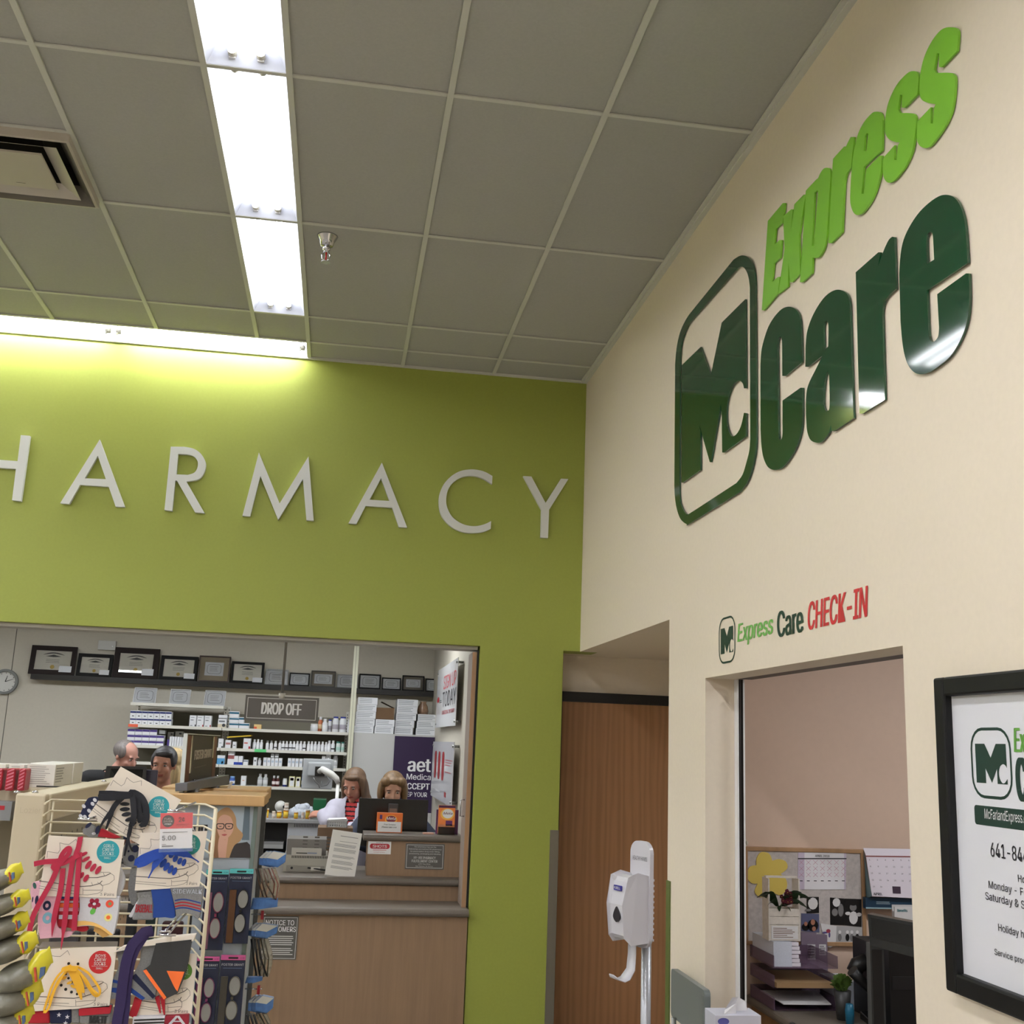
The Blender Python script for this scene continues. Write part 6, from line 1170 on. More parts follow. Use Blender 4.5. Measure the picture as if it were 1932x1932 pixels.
def pack(k, corners, label, circ_c, circ_xy, circ_r, laces, lacem, ovals, socks, pairs=None, y=YC, title=('GIRLS', 'CREW', 'SOCKS'), nm='sock_pack', dots=(), cut=None):
    bl, br, tr, tl = [Vector(at(*k(p), 'Y', y)) for p in corners]; q = QF(bl, br, tr, tl)
    f = FY(y); t = thing(nm, tuple((bl + br) / 2), label, 'sock pack', 'carded sock packs on the wire rack')
    mb = MB(); mb.poly(f, [f.c(p) for p in (bl, br, tr, tl)], -.002, 0, BG); mb.build('card', t)
    mb = MB()
    for pl, w in SHOE: mb.pline(q, [ncard(*p) for p in pl], .0007 + .0006 * (w == 2), .0003, LND if w == 2 else LNK)
    mb.build('card_print', t)
    if pairs:
        mb = MB(); a, b = T(k, pairs, y); mb.text(f, '3 Pairs', a[0], a[1], b[0], b[1], .0004, LND); mb.build('card_text', t)
    if circ_c:
        c = T(k, [circ_xy], y)[0]; c2 = T(k, [(circ_xy[0] + circ_r, circ_xy[1])], y)[0]; r = c2[0] - c[0]
        mb = MB(); mb.poly(f, circ(c[0], c[1], r, n=32), None, .0005, circ_c); PL = M(226, 236, 232, .5)
        for s_, (w, z0, z1) in zip(title + ('SMALL',), ((.45, .42, .68), (.52, .08, .36), (.52, -.26, .02), (.3, -.62, -.45))): mb.text(f, s_, c[0] - r * w, c[1] + r * z0, c[0] + r * w, c[1] + r * z1, .0008, PL, .015)
        mb.fbox(f, c[0] - r * .7, c[1] - r * .36, c[0] + r * .7, c[1] - r * .34, .0005, .0008, PL); mb.build('round_sticker', t)
    for i, (pts, w, d) in enumerate(laces):
        P = sm([p if len(p) > 2 else p + (1,) for p in T(k, pts, y)], 4, False); mb = MB(); ws = w if isinstance(w, (int, float)) else w
        W3 = [f.P(p[0], p[1], d + .0015 * math.sin(PI * j / max(1, len(P) - 1))) for j, p in enumerate(P)]
        mb.strip(W3, ws, f.n, .0016, lacem if not isinstance(lacem, list) else lacem[i]); mb.build('lace', t)
    if ovals:
        mb = MB()
        for (x, yy, rx, ry, a) in ovals:
            c = T(k, [(x, yy)], y)[0]; s_ = (T(k, [(x + 100, yy)], y)[0][0] - c[0]) / 100; ca, sa = math.cos(math.radians(a)), math.sin(math.radians(a))
            mb.poly(f, [(c[0] + s_ * (px * ca - py * sa), c[1] + s_ * (px * sa + py * ca)) for px, py in circ(0, 0, rx, ry, 14)], .0002, .0022, lacem if not isinstance(lacem, list) else lacem[0])
        mb.build('laced_eyelets', t)['kind'] = 'stuff'
    if dots:
        mb = MB()
        for x, yy, r_ in dots:
            c = T(k, [(x, yy)], y)[0]; s_ = (T(k, [(x + 100, yy)], y)[0][0] - c[0]) / 100; mb.poly(f, circ(c[0], c[1], r_ * s_, n=10), None, .0008, BLACK)
        mb.build('eyelet_holes', t)['kind'] = 'stuff'
    for sd in socks:
        pts, m, dep, deco = sd[:4]; dd = sd[4] if len(sd) > 4 else -.003
        P = sm(T(k, pts, y)); mb = MB(); mb.poly(f, P, dd - dep, dd, m); o = mb.build('sock', t, bevel=.0035, seg=3)
        if deco:
            mb = MB(); deco(mb, f, k, y, dd + .0004); mb.build('sock_pattern', t)
    return t
def blob2(mb, f, k, y, d, x, yy, rx, ry, m, a=0, hole=0):
    c = T(k, [(x, yy)], y)[0]; s_ = (T(k, [(x + 100, yy)], y)[0][0] - c[0]) / 100; ca, sa = math.cos(math.radians(a)), math.sin(math.radians(a))
    R_ = lambda q: [(c[0] + s_ * (px * ca - py * sa), c[1] + s_ * (px * sa + py * ca)) for px, py in q]
    mb.poly(f, R_(circ(0, 0, rx, ry, 18)), None, d, m, [R_(circ(0, 0, rx * hole, ry * hole, 14))] if hole else ())
def band(mb, f, k, y, d, pts, m): mb.poly(f, sm(T(k, pts, y)), None, d, m)
SKP = M(226, 176, 190, .85, noise=.08, scale=300, bump=.3); SKW = M(214, 214, 220, .85, noise=.06, scale=300, bump=.3); SKG = M(134, 134, 134, .9, noise=.2, scale=400, bump=.3); SKR = M(168, 26, 40, .85, bump=.3, scale=300); NAV = M(24, 30, 62, .85, bump=.3, scale=300); SBL = M(26, 62, 136, .85, bump=.3, scale=300); CHA = M(52, 52, 52, .9, bump=.3, scale=300); ORG = M(240, 112, 48, .8); CRI = M(170, 24, 58, .6); TEL = M(36, 152, 164, .5)
def dk1(mb, f, k, y, d): blob2(mb, f, k, y, d, 385, 1200, 62, 75, NAV, 0, .42); blob2(mb, f, k, y, d, 395, 1388, 78, 88, M(120, 168, 184, .8), 0, .4)
def dk2(mb, f, k, y, d):
    for a, b, m in ((1065, 1100, SBL), (1130, 1160, SKW), (1170, 1230, ORG), (1235, 1290, SKP), (1345, 1410, SKW)): band(mb, f, k, y, d, [(548 + (1500 - a) * .08, a), (868, a), (868, b), (548 + (1500 - b) * .08, b)], m)
def dk3(mb, f, k, y, d):
    for i in range(5): a = 2 * PI * i / 5 + .3; blob2(mb, f, k, y, d, 1108 + 58 * math.cos(a), 1172 + 52 * math.sin(a), 42, 36, M(150, 24, 54, .8), math.degrees(-a))
    blob2(mb, f, k, y, d + .0003, 1108, 1172, 26, 22, SKW); blob2(mb, f, k, y, d + .0002, 1085, 1285, 38, 50, M(96, 176, 70, .8), -30)
    blob2(mb, f, k, y, d, 1340, 1170, 60, 58, M(226, 80, 56, .8)); blob2(mb, f, k, y, d + .0003, 1345, 1170, 26, 24, M(120, 150, 100, .8)); blob2(mb, f, k, y, d, 1318, 1378, 62, 60, M(232, 226, 150, .8)); blob2(mb, f, k, y, d + .0003, 1320, 1378, 32, 30, ORG)
    band(mb, f, k, y, d, [(806, 1520), (850, 1432), (960, 1430), (1100, 1455, 1), (1250, 1530, 1), (1392, 1640), (1350, 1655), (1200, 1545, 1), (1050, 1500, 1), (940, 1500)], M(236, 190, 110, .8))
def dkn(mb, f, k, y, d): blob2(mb, f, k, y, d, 222, 1120, 26, 70, NAV); blob2(mb, f, k, y, d, 160, 1110, 10, 45, NAV); blob2(mb, f, k, y, d, 190, 900, 26, 50, M(40, 84, 74, .8), 20)
pack(kB, [(265, 1050), (1440, 1080), (1568, 195), (415, 132)], 'sock pack with long crimson laces and a teal round sticker', TEL, (1320, 380), 172, [
    ([(905, 150), (880, 300), (845, 400), (830, 480)], .0085, .003), ([(215, 560), (380, 525), (560, 515), (700, 470)], .0085, .004), ([(540, 620), (520, 570), (650, 545), (800, 470), (880, 420)], .0085, .006),
    ([(600, 520), (640, 410), (720, 320), (760, 330), (740, 400), (670, 480), (600, 560)], .0075, .008), ([(570, 620), (480, 820), (330, 1090), (200, 1350), (140, 1620), (120, 1850)], .0085, .007), ([(640, 640), (610, 950), (540, 1250), (500, 1470), (488, 1620)], [.0085] * 12 + [.006, .004, .002, .0015, .001], .005),
    ([(800, 480), (760, 750), (710, 1100), (680, 1400), (650, 1620), (625, 1790)], [.0085] * 14 + [.008, .006, .004, .003, .002, .001, .001], .006), ([(895, 400), (870, 760), (840, 1150), (815, 1560)], .0085, .004)], CRI,
    [(950, 415, 62, 26, 32), (985, 490, 66, 27, 35), (1022, 575, 34, 72, -30), (1095, 618, 34, 68, -28), (1172, 655, 34, 70, -28), (920, 735, 30, 52, -24), (988, 778, 34, 60, -28)],
    [([(335, 1050), (540, 1050), (530, 1300), (540, 1500, 1), (640, 1590, 1), (790, 1600), (700, 1680, 1), (480, 1690, 1), (280, 1705), (255, 1550, 1), (250, 1350, 1)], SKP, .012, dk1), ([(560, 1050), (880, 1050), (868, 1400), (1000, 1560, 1), (900, 1600, 1), (700, 1540, 1), (500, 1530), (530, 1300)], SKR, .010, dk2, -.006),
     ([(880, 1060), (1485, 1070), (1470, 1250, 1), (1440, 1450, 1), (1392, 1640), (1300, 1600, 1), (1100, 1510, 1), (806, 1522), (850, 1400, 1), (885, 1250, 1)], SKW, .014, dk3, -.002), ([(150, 860), (240, 840, 1), (300, 900), (300, 1060), (250, 1250), (215, 1270, 1), (150, 1250), (130, 1000, 1)], SKP, .012, dkn, -.006),
     ([(1100, 1510), (1390, 1640), (1220, 1700), (1150, 1640, 1), (1080, 1600)], M(206, 160, 92, .9), .006, None, -.010)], pairs=[(1195, 1045), (1415, 1005)])
def dkc(mb, f, k, y, d):
    for x, yy, a in ((235, 530, 30), (190, 620, 20), (120, 560, 10), (80, 690, 0), (135, 700, 0), (265, 480, 30)): blob2(mb, f, k, y, d, x, yy, 30, 22, SKW, -45)
def dkp(mb, f, k, y, d):
    for x, yy, r in ((735, 1242, 44), (788, 1118, 48), (700, 1150, 14)): blob2(mb, f, k, y, d, x, yy, r, r, NAV)
def dkq(mb, f, k, y, d): blob2(mb, f, k, y, d, 250, 918, 28, 18, SKW); blob2(mb, f, k, y, d, 180, 810, 50, 24, NAV, 45); blob2(mb, f, k, y, d, 300, 870, 30, 60, NAV, -10)
pack(kC, [(180, 690), (967, 1125), (1392, 480), (605, 45)], 'tilted sock pack with black laces at the top of the rack', TEL, (1100, 566), 138, [
    ([(340, 400), (480, 395), (620, 405), (760, 410)], .011, .006), ([(345, 440), (480, 445), (620, 430), (760, 410)], .011, .009), ([(740, 400), (860, 420), (930, 520), (950, 640), (940, 750), (880, 770)], .011, .008), ([(760, 430), (830, 520), (850, 640), (880, 750)], .012, .006), ([(770, 440), (790, 600), (790, 700), (760, 780)], .010, .010),
    ([(700, 410), (560, 520), (480, 650), (400, 740), (350, 850)], [.009] * 10 + [.007, .006, .005, .004, .003, .003, .003], .006), ([(640, 440), (520, 580), (480, 700), (430, 850)], [.008] * 8 + [.006, .005, .004, .003, .002], .005), ([(780, 640), (750, 800), (715, 960), (690, 1080), (665, 1180)], [.007] * 8 + [.005, .005, .005, .005, .004, .004, .003, .003, .002], .006), ([(740, 820), (722, 960), (735, 1060), (775, 1125)], .003, .007)], M(14, 17, 26, .7),
    [(660, 530, 62, 24, 0), (660, 598, 66, 27, 5), (680, 664, 62, 28, 12), (722, 728, 60, 26, 20), (760, 788, 52, 26, 22), (870, 545, 22, 50, 0), (885, 610, 22, 46, 0)],
    [([(60, 690), (130, 530), (180, 455, 1), (260, 440, 1), (310, 455), (300, 560), (240, 660), (180, 722), (100, 730, 1)], NAV, .014, dkc), ([(100, 870), (200, 790), (330, 860), (300, 960), (200, 965, 1), (110, 920)], SKG, .012, dkq, -.004), ([(340, 850), (600, 972), (520, 985), (290, 960)], SKR, .012, None, -.004),
     ([(650, 1050), (800, 1060), (800, 1340), (740, 1360, 1), (640, 1330), (620, 1200, 1)], SKG, .014, dkp, -.006), ([(730, 1370), (800, 1370), (810, 1560), (800, 1800), (760, 1860, 1), (710, 1790, 1), (690, 1600, 1)], SKG, .014, None, -.008)], y=YC + .035)
def dkg(mb, f, k, y, d):
    for a, m in ((1180, SBL), (1230, SKR), (1280, SKR), (1320, SBL)): band(mb, f, k, y, d, [(965, a + 30), (1080, a + 8, 1), (1200, a + 20, 1), (1395, a + 70), (1393, a + 92), (1200, a + 42, 1), (1080, a + 30, 1), (965, a + 52)], m)
    a, b = T(k, [(930, 1100), (1420, 1035)], y); mb.text(f, 'SIDEWALK', a[0], a[1], b[0], b[1], d, M(190, 196, 206, .7), .02)
def dkh(mb, f, k, y, d):
    a, b = T(k, [(300, 1420), (600, 1290)], y); mb.text(f, 'BASEBALL', a[0], a[1], b[0], b[1], d, SKR, .03); a, b = T(k, [(400, 1170), (560, 1130)], y); mb.text(f, 'ATHLETIC', a[0], a[1], b[0], b[1], d, M(180, 180, 180, .7), .02); band(mb, f, k, y, d, [(325, 1075), (600, 1050), (600, 1064), (325, 1092)], BLACK)
pack(kD_, [(300, 1055), (1370, 990), (1502, 68), (395, 103)], 'sock pack with bright blue laces behind the price card', M(26, 128, 118, .5), (1220, 295), 168, [
    ([(370, 590), (420, 520), (560, 455), (700, 410), (900, 400)], .011, .006), ([(385, 610), (480, 590), (600, 520), (760, 440)], .010, .009), ([(840, 400), (740, 500), (650, 620), (600, 720), (550, 832)], [.011] * 9 + [.008, .006, .004, .003, .0025, .002, .002, .002], .007), ([(800, 400), (1000, 410), (1150, 440), (1260, 500), (1350, 578)], [.012] * 9 + [.009, .007, .005, .003, .002, .002, .002, .002], .008)], M(24, 66, 158, .7),
    [(775, 600, 44, 82, -32), (830, 658, 42, 76, -28), (895, 702, 38, 72, -22), (962, 735, 36, 68, -18), (905, 470, 40, 46, -30), (975, 525, 38, 60, -20), (1048, 565, 36, 58, -18), (1118, 590, 34, 62, -14)],
    [([(320, 1040), (610, 1030), (612, 1300), (610, 1555), (240, 1550), (300, 1350), (345, 1200)], SKG, .014, dkh), ([(565, 1030), (890, 1010), (950, 1300), (960, 1500, 1), (800, 1500), (600, 1510), (610, 1300)], SBL, .014, None, -.001), ([(885, 1010), (1435, 990), (1400, 1300), (1360, 1520, 1), (1250, 1460, 1), (1120, 1430, 1), (990, 1530), (960, 1300, 1)], SKG, .016, dkg, .001), ([(170, 1510), (330, 1230), (340, 1330), (240, 1530)], SKW, .01, None, -.008)], pairs=[(1148, 960), (1338, 915)])
def dks(mb, f, k, y, d):
    a, b = T(k, [(705, 925), (930, 870)], y); mb.text(f, 'SPORT', b[0], a[1], a[0], b[1], d, SKW, .03); a, b = T(k, [(720, 1034), (930, 950)], y); mb.text(f, 'TEAM', b[0], a[1], a[0], b[1], d, CHA, .04)
def dkt(mb, f, k, y, d):
    for x, yy in ((490, 962), (400, 940), (470, 1030)):
        c = T(k, [(x, yy)], y)[0]; s_ = .0042; mb.poly(f, [(c[0] + (s_ if i % 2 == 0 else s_ * .4) * math.sin(PI * i / 5), c[1] + (s_ if i % 2 == 0 else s_ * .4) * math.cos(PI * i / 5)) for i in range(10)], None, d, SKW)
YEL = M(232, 176, 40, .6)
pack(kE, [(105, 900), (945, 850), (1025, 205), (195, 232)], 'sock pack with yellow looped laces and a red sticker', M(188, 30, 34, .5), (845, 370), 121, [
    ([(540, 420), (430, 480), (350, 600), (300, 740), (270, 870)], .0036, .006), ([(270, 870), (310, 850), (345, 740), (400, 600), (500, 450)], .0036, .009), ([(560, 440), (440, 520), (370, 640), (320, 800)], .0036, .005), ([(600, 410), (720, 470), (810, 580), (855, 660), (840, 715), (790, 710), (720, 610), (640, 470)], .0036, .007), ([(590, 430), (700, 530), (770, 640), (830, 690)], .0036, .010),
    ([(530, 450), (590, 560), (630, 660), (650, 760)], [.008] * 9 + [.006, .004, .002, .001], .006), ([(580, 440), (640, 560), (680, 690)], [.008] * 6 + [.006, .004, .002], .008), ([(470, 440), (530, 420), (620, 430)], .008, .011)], YEL, [(455, 540, 34, 16, 20), (520, 590, 30, 14, 20), (560, 630, 34, 14, -20)],
    [([(610, 860), (970, 830), (960, 1040), (620, 1040)], SKG, .014, dks), ([(615, 860), (975, 830), (955, 925), (612, 950)], SKR, .004, None, .0), ([(290, 880), (530, 870), (530, 1040), (300, 1040)], NAV, .014, dkt), ([(60, 790), (110, 740), (110, 890), (300, 900), (300, 1040), (50, 1040)], SKR, .014, None, -.004), ([(520, 870), (620, 860), (620, 1040), (520, 1040)], SKG, .012, None, -.006)],
    pairs=[(772, 838), (928, 805)], title=('BOYS', 'CREW', 'SOCKS'), dots=((430, 617, 16), (478, 661, 17), (540, 690, 16), (600, 712, 14), (508, 542, 14), (540, 585, 15), (510, 385, 16), (610, 388, 15), (480, 497, 14)))
# fix the SPORT print above the red cuff
PUL = M(42, 28, 74, .8)
def dkz(mb, f, k, y, d):
    band(mb, f, k, y, d, [(1325, 440), (1360, 425), (1575, 725), (1545, 745)], ORG); band(mb, f, k, y, d, [(1575, 440), (1765, 450), (1690, 660), (1650, 600, 1)], ORG)
def dkw(mb, f, k, y, d):
    band(mb, f, k, y, d, [(1190, 520), (1240, 480), (1450, 720), (1420, 750)], NAV); band(mb, f, k, y, d, [(1180, 620), (1340, 740), (1310, 765), (1180, 680)], SBL)
def dky(mb, f, k, y, d): band(mb, f, k, y, d, [(985, 545), (1080, 570), (1080, 600), (985, 580)], SBL); band(mb, f, k, y, d, [(975, 635), (1080, 640), (1060, 700), (965, 680)], SBL)
pack(kE, [(1240, 940), (1825, 925), (1885, 280), (1280, 290)], 'sock pack with dark purple laces and a charcoal and orange sock', M(84, 132, 40, .5), (1745, 470), 88, [
    ([(1390, 60), (1240, 130), (1160, 300), (1120, 520), (1090, 760), (1060, 1040)], .017, .020), ([(1400, 80), (1290, 160), (1210, 330), (1170, 560), (1150, 800), (1140, 1040)], .012, .017), ([(1260, 740), (1240, 830), (1190, 950)], .013, .004), ([(1460, 730), (1480, 820), (1495, 910)], [.008, .008, .007, .006, .005, .004, .003, .002, .002], .004), ([(1520, 740), (1530, 840), (1540, 930)], [.008, .008, .007, .006, .005, .004, .003, .002, .002], .004)], [PUL, PUL, SKR, SKR, SKR], None,
    [([(1460, 150), (1840, 110), (1800, 350), (1762, 500, 1), (1690, 680), (1560, 742), (1440, 580, 1), (1325, 440), (1400, 380)], CHA, .014, dkz, .018), ([(1290, 190), (1460, 165), (1400, 380), (1330, 440), (1460, 640), (1440, 760), (1300, 760, 1), (1180, 680), (1200, 500), (1280, 350, 1)], SKG, .012, dkw, .010), ([(1020, 230), (1150, 200), (1120, 450), (1080, 640), (1040, 740, 1), (960, 760), (980, 560), (1050, 400, 1)], SKG, .012, dky, .006)],
    pairs=[(1640, 912), (1790, 880)], y=YC + .01)
mb = MB(); P = T(kE, [(1015, 245), (1290, 185), (1860, 125), (1880, 60), (1600, 85), (1100, 190)], YC + .012); mb.poly(FY(YC + .012), P, -.002, .019, BG); tag(mb.build('folded_card'), 'white folded top edge of the card above the charcoal sock', 'card')
mb = MB(); P = T(kE, [(185, 215), (1030, 205), (1035, 150), (225, 155)], YC + .03); mb.poly(FY(YC + .03), P, -.002, .0, M(150, 144, 136, .5)); tag(mb.build('pack_behind'), 'grey edge of another card behind the yellow-laced pack', 'card')
def dkL(mb, f, k, y, d):
    a, b = T(k, [(1575, 1034), (1770, 945)], y); mb.text(f, 'A', a[0], a[1], b[0], b[1], d, SKW, .06)
for pts, m, lb, dec in (([(1545, 950), (1795, 935), (1790, 1040), (1530, 1040)], M(140, 24, 44, .8), 'maroon sock with a white letter at the bottom edge', dkL), ([(1200, 960), (1540, 945), (1530, 1040), (1190, 1040)], SKW, 'white and black striped sock at the bottom edge', None)):
    mb = MB(); mb.poly(FY(YC), T(kE, pts), -.012, 0, m)
    if dec: dec(mb, FY(YC), kE, YC, .0004)
    else:
        for i in range(2): mb.poly(FY(YC), T(kE, [(1210, 985 + i * 34), (1535, 972 + i * 34), (1535, 988 + i * 34), (1210, 1002 + i * 34)]), None, .0005, BLACK)
    tag(mb.build('sock'), lb, 'sock')
mb = MB(); P = T(kB, [(1480, 640), (1560, 760), (1555, 900), (1480, 1060), (1440, 1080)], YC + .02); mb.poly(FY(YC + .02), sm([p + (1,) for p in P]), -.012, 0, SKW); tag(mb.build('sock'), 'white sock edge showing behind the crimson-laced pack', 'sock')
# dark stock hanging behind in the rack
random.seed(21)
DKK = [M(30, 32, 38, .8), M(22, 44, 44, .7), M(54, 20, 28, .8), M(60, 58, 60, .8), M(26, 26, 30, .8)]
for i, (l, r, tp, bt) in enumerate(((232, 262, 1690, 1790), (268, 300, 1700, 1800), (300, 345, 1740, 1800), (90, 150, 1760, 1790), (160, 225, 1755, 1792), (345, 372, 1560, 1900), (222, 250, 1800, 1932))):
    y = yw + .04 + .01 * i; a = at(l, bt, 'Y', y); b = at(r, tp, 'Y', y); mb = MB(); mb.box(a.x, y, a.z, b.x, y + .02, b.z, DKK[i % 5])
    tag(mb.build('dark_pack', bevel=.004), ['dark pack seen between the crimson and blue packs, left', 'dark green pack behind the wires beside the blue pack', 'dark red pack low behind the wires', 'grey pack behind the wires under the pink sock', 'black pack behind the wires under the flowered sock', 'dark green pack at the right side of the wires', 'grey pack behind the wires near the purple laces'][i], 'pack', 'dark packs deep in the wire rack')
# metal hooks
def hook(k, pts, lb, y0, y1):
    mb = MB(); a = at(*k(pts[0]), 'Y', y1); b = at(*k(pts[1]), 'Y', y1); mb.tube([(a.x, y1, a.z), (b.x, y1, b.z)], .0022, CHROME, n=8); m_ = (a + b) / 2; mb.tube([(m_.x, y1, m_.z), (m_.x, y0, m_.z)], .002, CHROME, n=8); tag(mb.build('peg_hook'), lb, 'hook', 'chrome peg hooks on the wire rack')
hook(kC, [(50, 725), (295, 735)], 'chrome hook end left of the tilted pack', yw - .003, YC - .03); hook(kC, [(1215, 615), (1445, 628)], 'chrome hook end above the price card', yw - .003, YC - .03)
hook(kE, [(1480, 42), (1600, 40)], 'upper chrome hook end above the charcoal sock', yw - .003, YC - .03); hook(kE, [(1475, 80), (1660, 80)], 'lower chrome hook end above the charcoal sock', yw - .003, YC - .04)
# price card
y = YC - .045; f = FY(y); bl, br, tr, tl = [at(*kC(p), 'Y', y) for p in ((1110, 1118), (1532, 1105), (1545, 642), (1125, 652))]; q = QF(bl, br, tr, tl)
t = thing('price_card', tuple((bl + br) / 2), 'red and white price card reading 5.00 in a clear holder', 'price tag')
mb = MB(); mb.fbox(q, 0, 0, 1, .56, -.001, 0, M(230, 230, 234, .4)); mb.fbox(q, 0, .56, 1, 1, -.001, 0, M(206, 52, 62, .4)); mb.build('card', t)
mb = MB(); K = M(36, 32, 36, .5); cx, cy = .24, .775
mb.poly(q, circ(cx, cy, .19, .17, 28), None, .0004, M(70, 56, 58, .5)); mb.text(q, 'FUEL', cx - .11, cy + .04, cx + .11, cy + .09, .0008, M(200, 180, 176, .5), .01); mb.text(q, 'SAVER', cx - .14, cy - .03, cx + .14, cy + .02, .0008, M(200, 180, 176, .5), .01); mb.text(q, 'PERKS', cx - .1, cy - .1, cx + .1, cy - .06, .0008, WHITE, .02)
mb.text(q, '2\u00a2', .57, .74, .76, .88, .0008, K, .01); mb.fbox(q, .5, .67, .9, .685, 0, .0006, M(150, 30, 40, .5)); mb.fbox(q, .5, .63, .85, .64, 0, .0006, M(150, 30, 40, .5))
mb.fbox(q, .08, .455, .85, .47, 0, .0006, M(120, 120, 124, .5)); mb.text(q, '5.00', .07, .24, .49, .37, .0008, K, .012); mb.fbox(q, .07, .12, .2, .13, 0, .0006, K); mb.fbox(q, .07, .065, .42, .085, 0, .0006, K); mb.build('print', t)
mb = MB(); mb.fbox(q, -.02, -.09, 1.03, 0, .001, .002, M(120, 140, 190, .1, alpha=.5)); mb.fbox(q, -.02, -.01, 1.03, 1.02, .0015, .002, M(255, 255, 255, .05, alpha=.06)); mb.build('clear_holder', t)
# ---- spinning glasses display
yf = -3.55; KF = lambda u, v: (370 + u / 4.474, 1500 + v / 4.474)
KG = lambda u, v: (130 + u / 5.855, 1380 + v / 5.855)
a = at(487, 1521, 'Y', yf); x1 = a.x; x0 = at(300, 1521, 'Y', yf).x; ztop = a.z
t = thing('glasses_display', ((x0 + x1) / 2, yf + .22, 0), 'tall glasses display with a wooden cap and a portrait panel', 'display stand')
GRP_ = M(176, 186, 196, .4); EDG = M(86, 88, 88, .35, metal=.3)
mb = MB(); mb.box(x0, yf, .001, x1 - .012, yf + .42, ztop, GRP_); mb.build('core_panels', t)
mb = MB(); mb.box(x1 - .012, yf - .004, .001, x1, yf + .02, ztop, M(110, 124, 118, .3)); mb.box(x1 - .0115, yf + .4, .001, x1 + .002, yf + .424, ztop, EDG); mb.build('edge_strips', t)
WC = M(196, 158, 106, .5, kind='grain', noise=.12, scale=30); WCT = M(222, 198, 160, .5, kind='grain', noise=.1, scale=30)
zc1 = at(500, 1502, 'Y', yf - .03).z; xc1 = at(499, 1512, 'Y', yf - .03).x
mb = MB(); mb.box(x0 - .03, yf - .03, ztop + .0006, xc1, yf + .20, zc1, WC); mb.build('wooden_cap', t, bevel=.003)
xc2 = at(507, 1490, 'Y', yf + .3).x; zc2 = at(500, 1490, 'Y', yf + .22).z
mb = MB(); mb.box(x0 - .03, yf + .23, ztop + .0006, xc2, yf + .46, zc1 + .006, WC); mb.build('wooden_cap', t, bevel=.003)
fp = FY(yf - .004); pa_ = fp.c(at(*KF(85, 530), 'Y', yf - .004)); pb_ = fp.c(at(*KF(458, 100), 'Y', yf - .004)); px0, pz0, px1, pz1 = pa_[0] - .04, pa_[1], pb_[0], pb_[1]
mb = MB(); mb.fbox(fp, px0, pz0, px1, pz1, -.003, 0, M(168, 182, 192, .4)); 
def kf(pts): return [tuple(fp.c(at(*KF(p[0], p[1]), 'Y', yf - .004))) + tuple(p[2:]) for p in pts]
HB = M(176, 138, 96, .6); HD = M(140, 100, 66, .6); FSK = M(206, 160, 138, .6); TD = M(52, 46, 44, .6)
mb.poly(fp, kf([(410, 100), (455, 100), (448, 380), (385, 380)]), None, .0004, M(92, 108, 118, .5)); mb.poly(fp, kf([(455, 420), (430, 395), (400, 400), (330, 410), (270, 530), (460, 530)]), None, .0006, TD)
mb.poly(fp, sm(kf([(250, 105, 1), (300, 125, 1), (335, 190, 1), (345, 270, 1), (395, 330, 1), (370, 390, 1), (320, 430, 1), (280, 530), (110, 530), (105, 430, 1), (130, 340, 1), (150, 240, 1), (180, 150, 1)])), None, .0008, HB); mb.poly(fp, sm(kf([(160, 250, 1), (200, 380, 1), (230, 530), (160, 530), (110, 440, 1)])), None, .0010, HD)
mb.poly(fp, sm(kf([(240, 165, 1), (290, 185, 1), (312, 240, 1), (312, 300, 1), (280, 350, 1), (235, 378, 1), (200, 350, 1), (178, 290, 1), (182, 220, 1), (205, 180, 1)])), None, .0012, FSK); mb.poly(fp, sm(kf([(200, 350, 1), (240, 380, 1), (270, 360, 1), (260, 440, 1), (250, 530), (190, 530), (185, 430, 1)])), None, .0011, FSK)
for cx in (205, 278):
    mb.poly(fp, sm(kf([(cx - 32, 245, 1), (cx, 238, 1), (cx + 34, 245, 1), (cx + 28, 282, 1), (cx, 290, 1), (cx - 28, 282, 1)])), None, .0018, BLACK, [sm(kf([(cx - 25, 250, 1), (cx, 245, 1), (cx + 27, 250, 1), (cx + 22, 277, 1), (cx, 283, 1), (cx - 22, 277, 1)]))]); mb.poly(fp, kf([(cx - 12, 262), (cx + 12, 262), (cx + 8, 268), (cx - 8, 268)]), None, .0016, TD)
mb.poly(fp, sm(kf([(215, 335, 1), (238, 328, 1), (262, 333, 1), (240, 345, 1)])), None, .0016, M(176, 84, 84, .5)); mb.poly(fp, sm(kf([(232, 300, 1), (240, 296, 1), (252, 305, 1), (240, 310, 1)])), None, .0016, M(184, 134, 114, .6)); mb.build('portrait_panel', t)
a = fp.c(at(372, 1571, 'Y', yf - .006)); b = fp.c(at(392, 1556, 'Y', yf - .006)); mb = MB(); mb.fbox(fp, a[0] - .08, a[1], b[0], b[1], .001, .002, M(34, 32, 32, .5)); mb.text(fp, 'GRANT', a[0] - .055, a[1] + .005, b[0] - .003, b[1] - .005, .0024, WHITE, .02); mb.build('brand_plate', t)
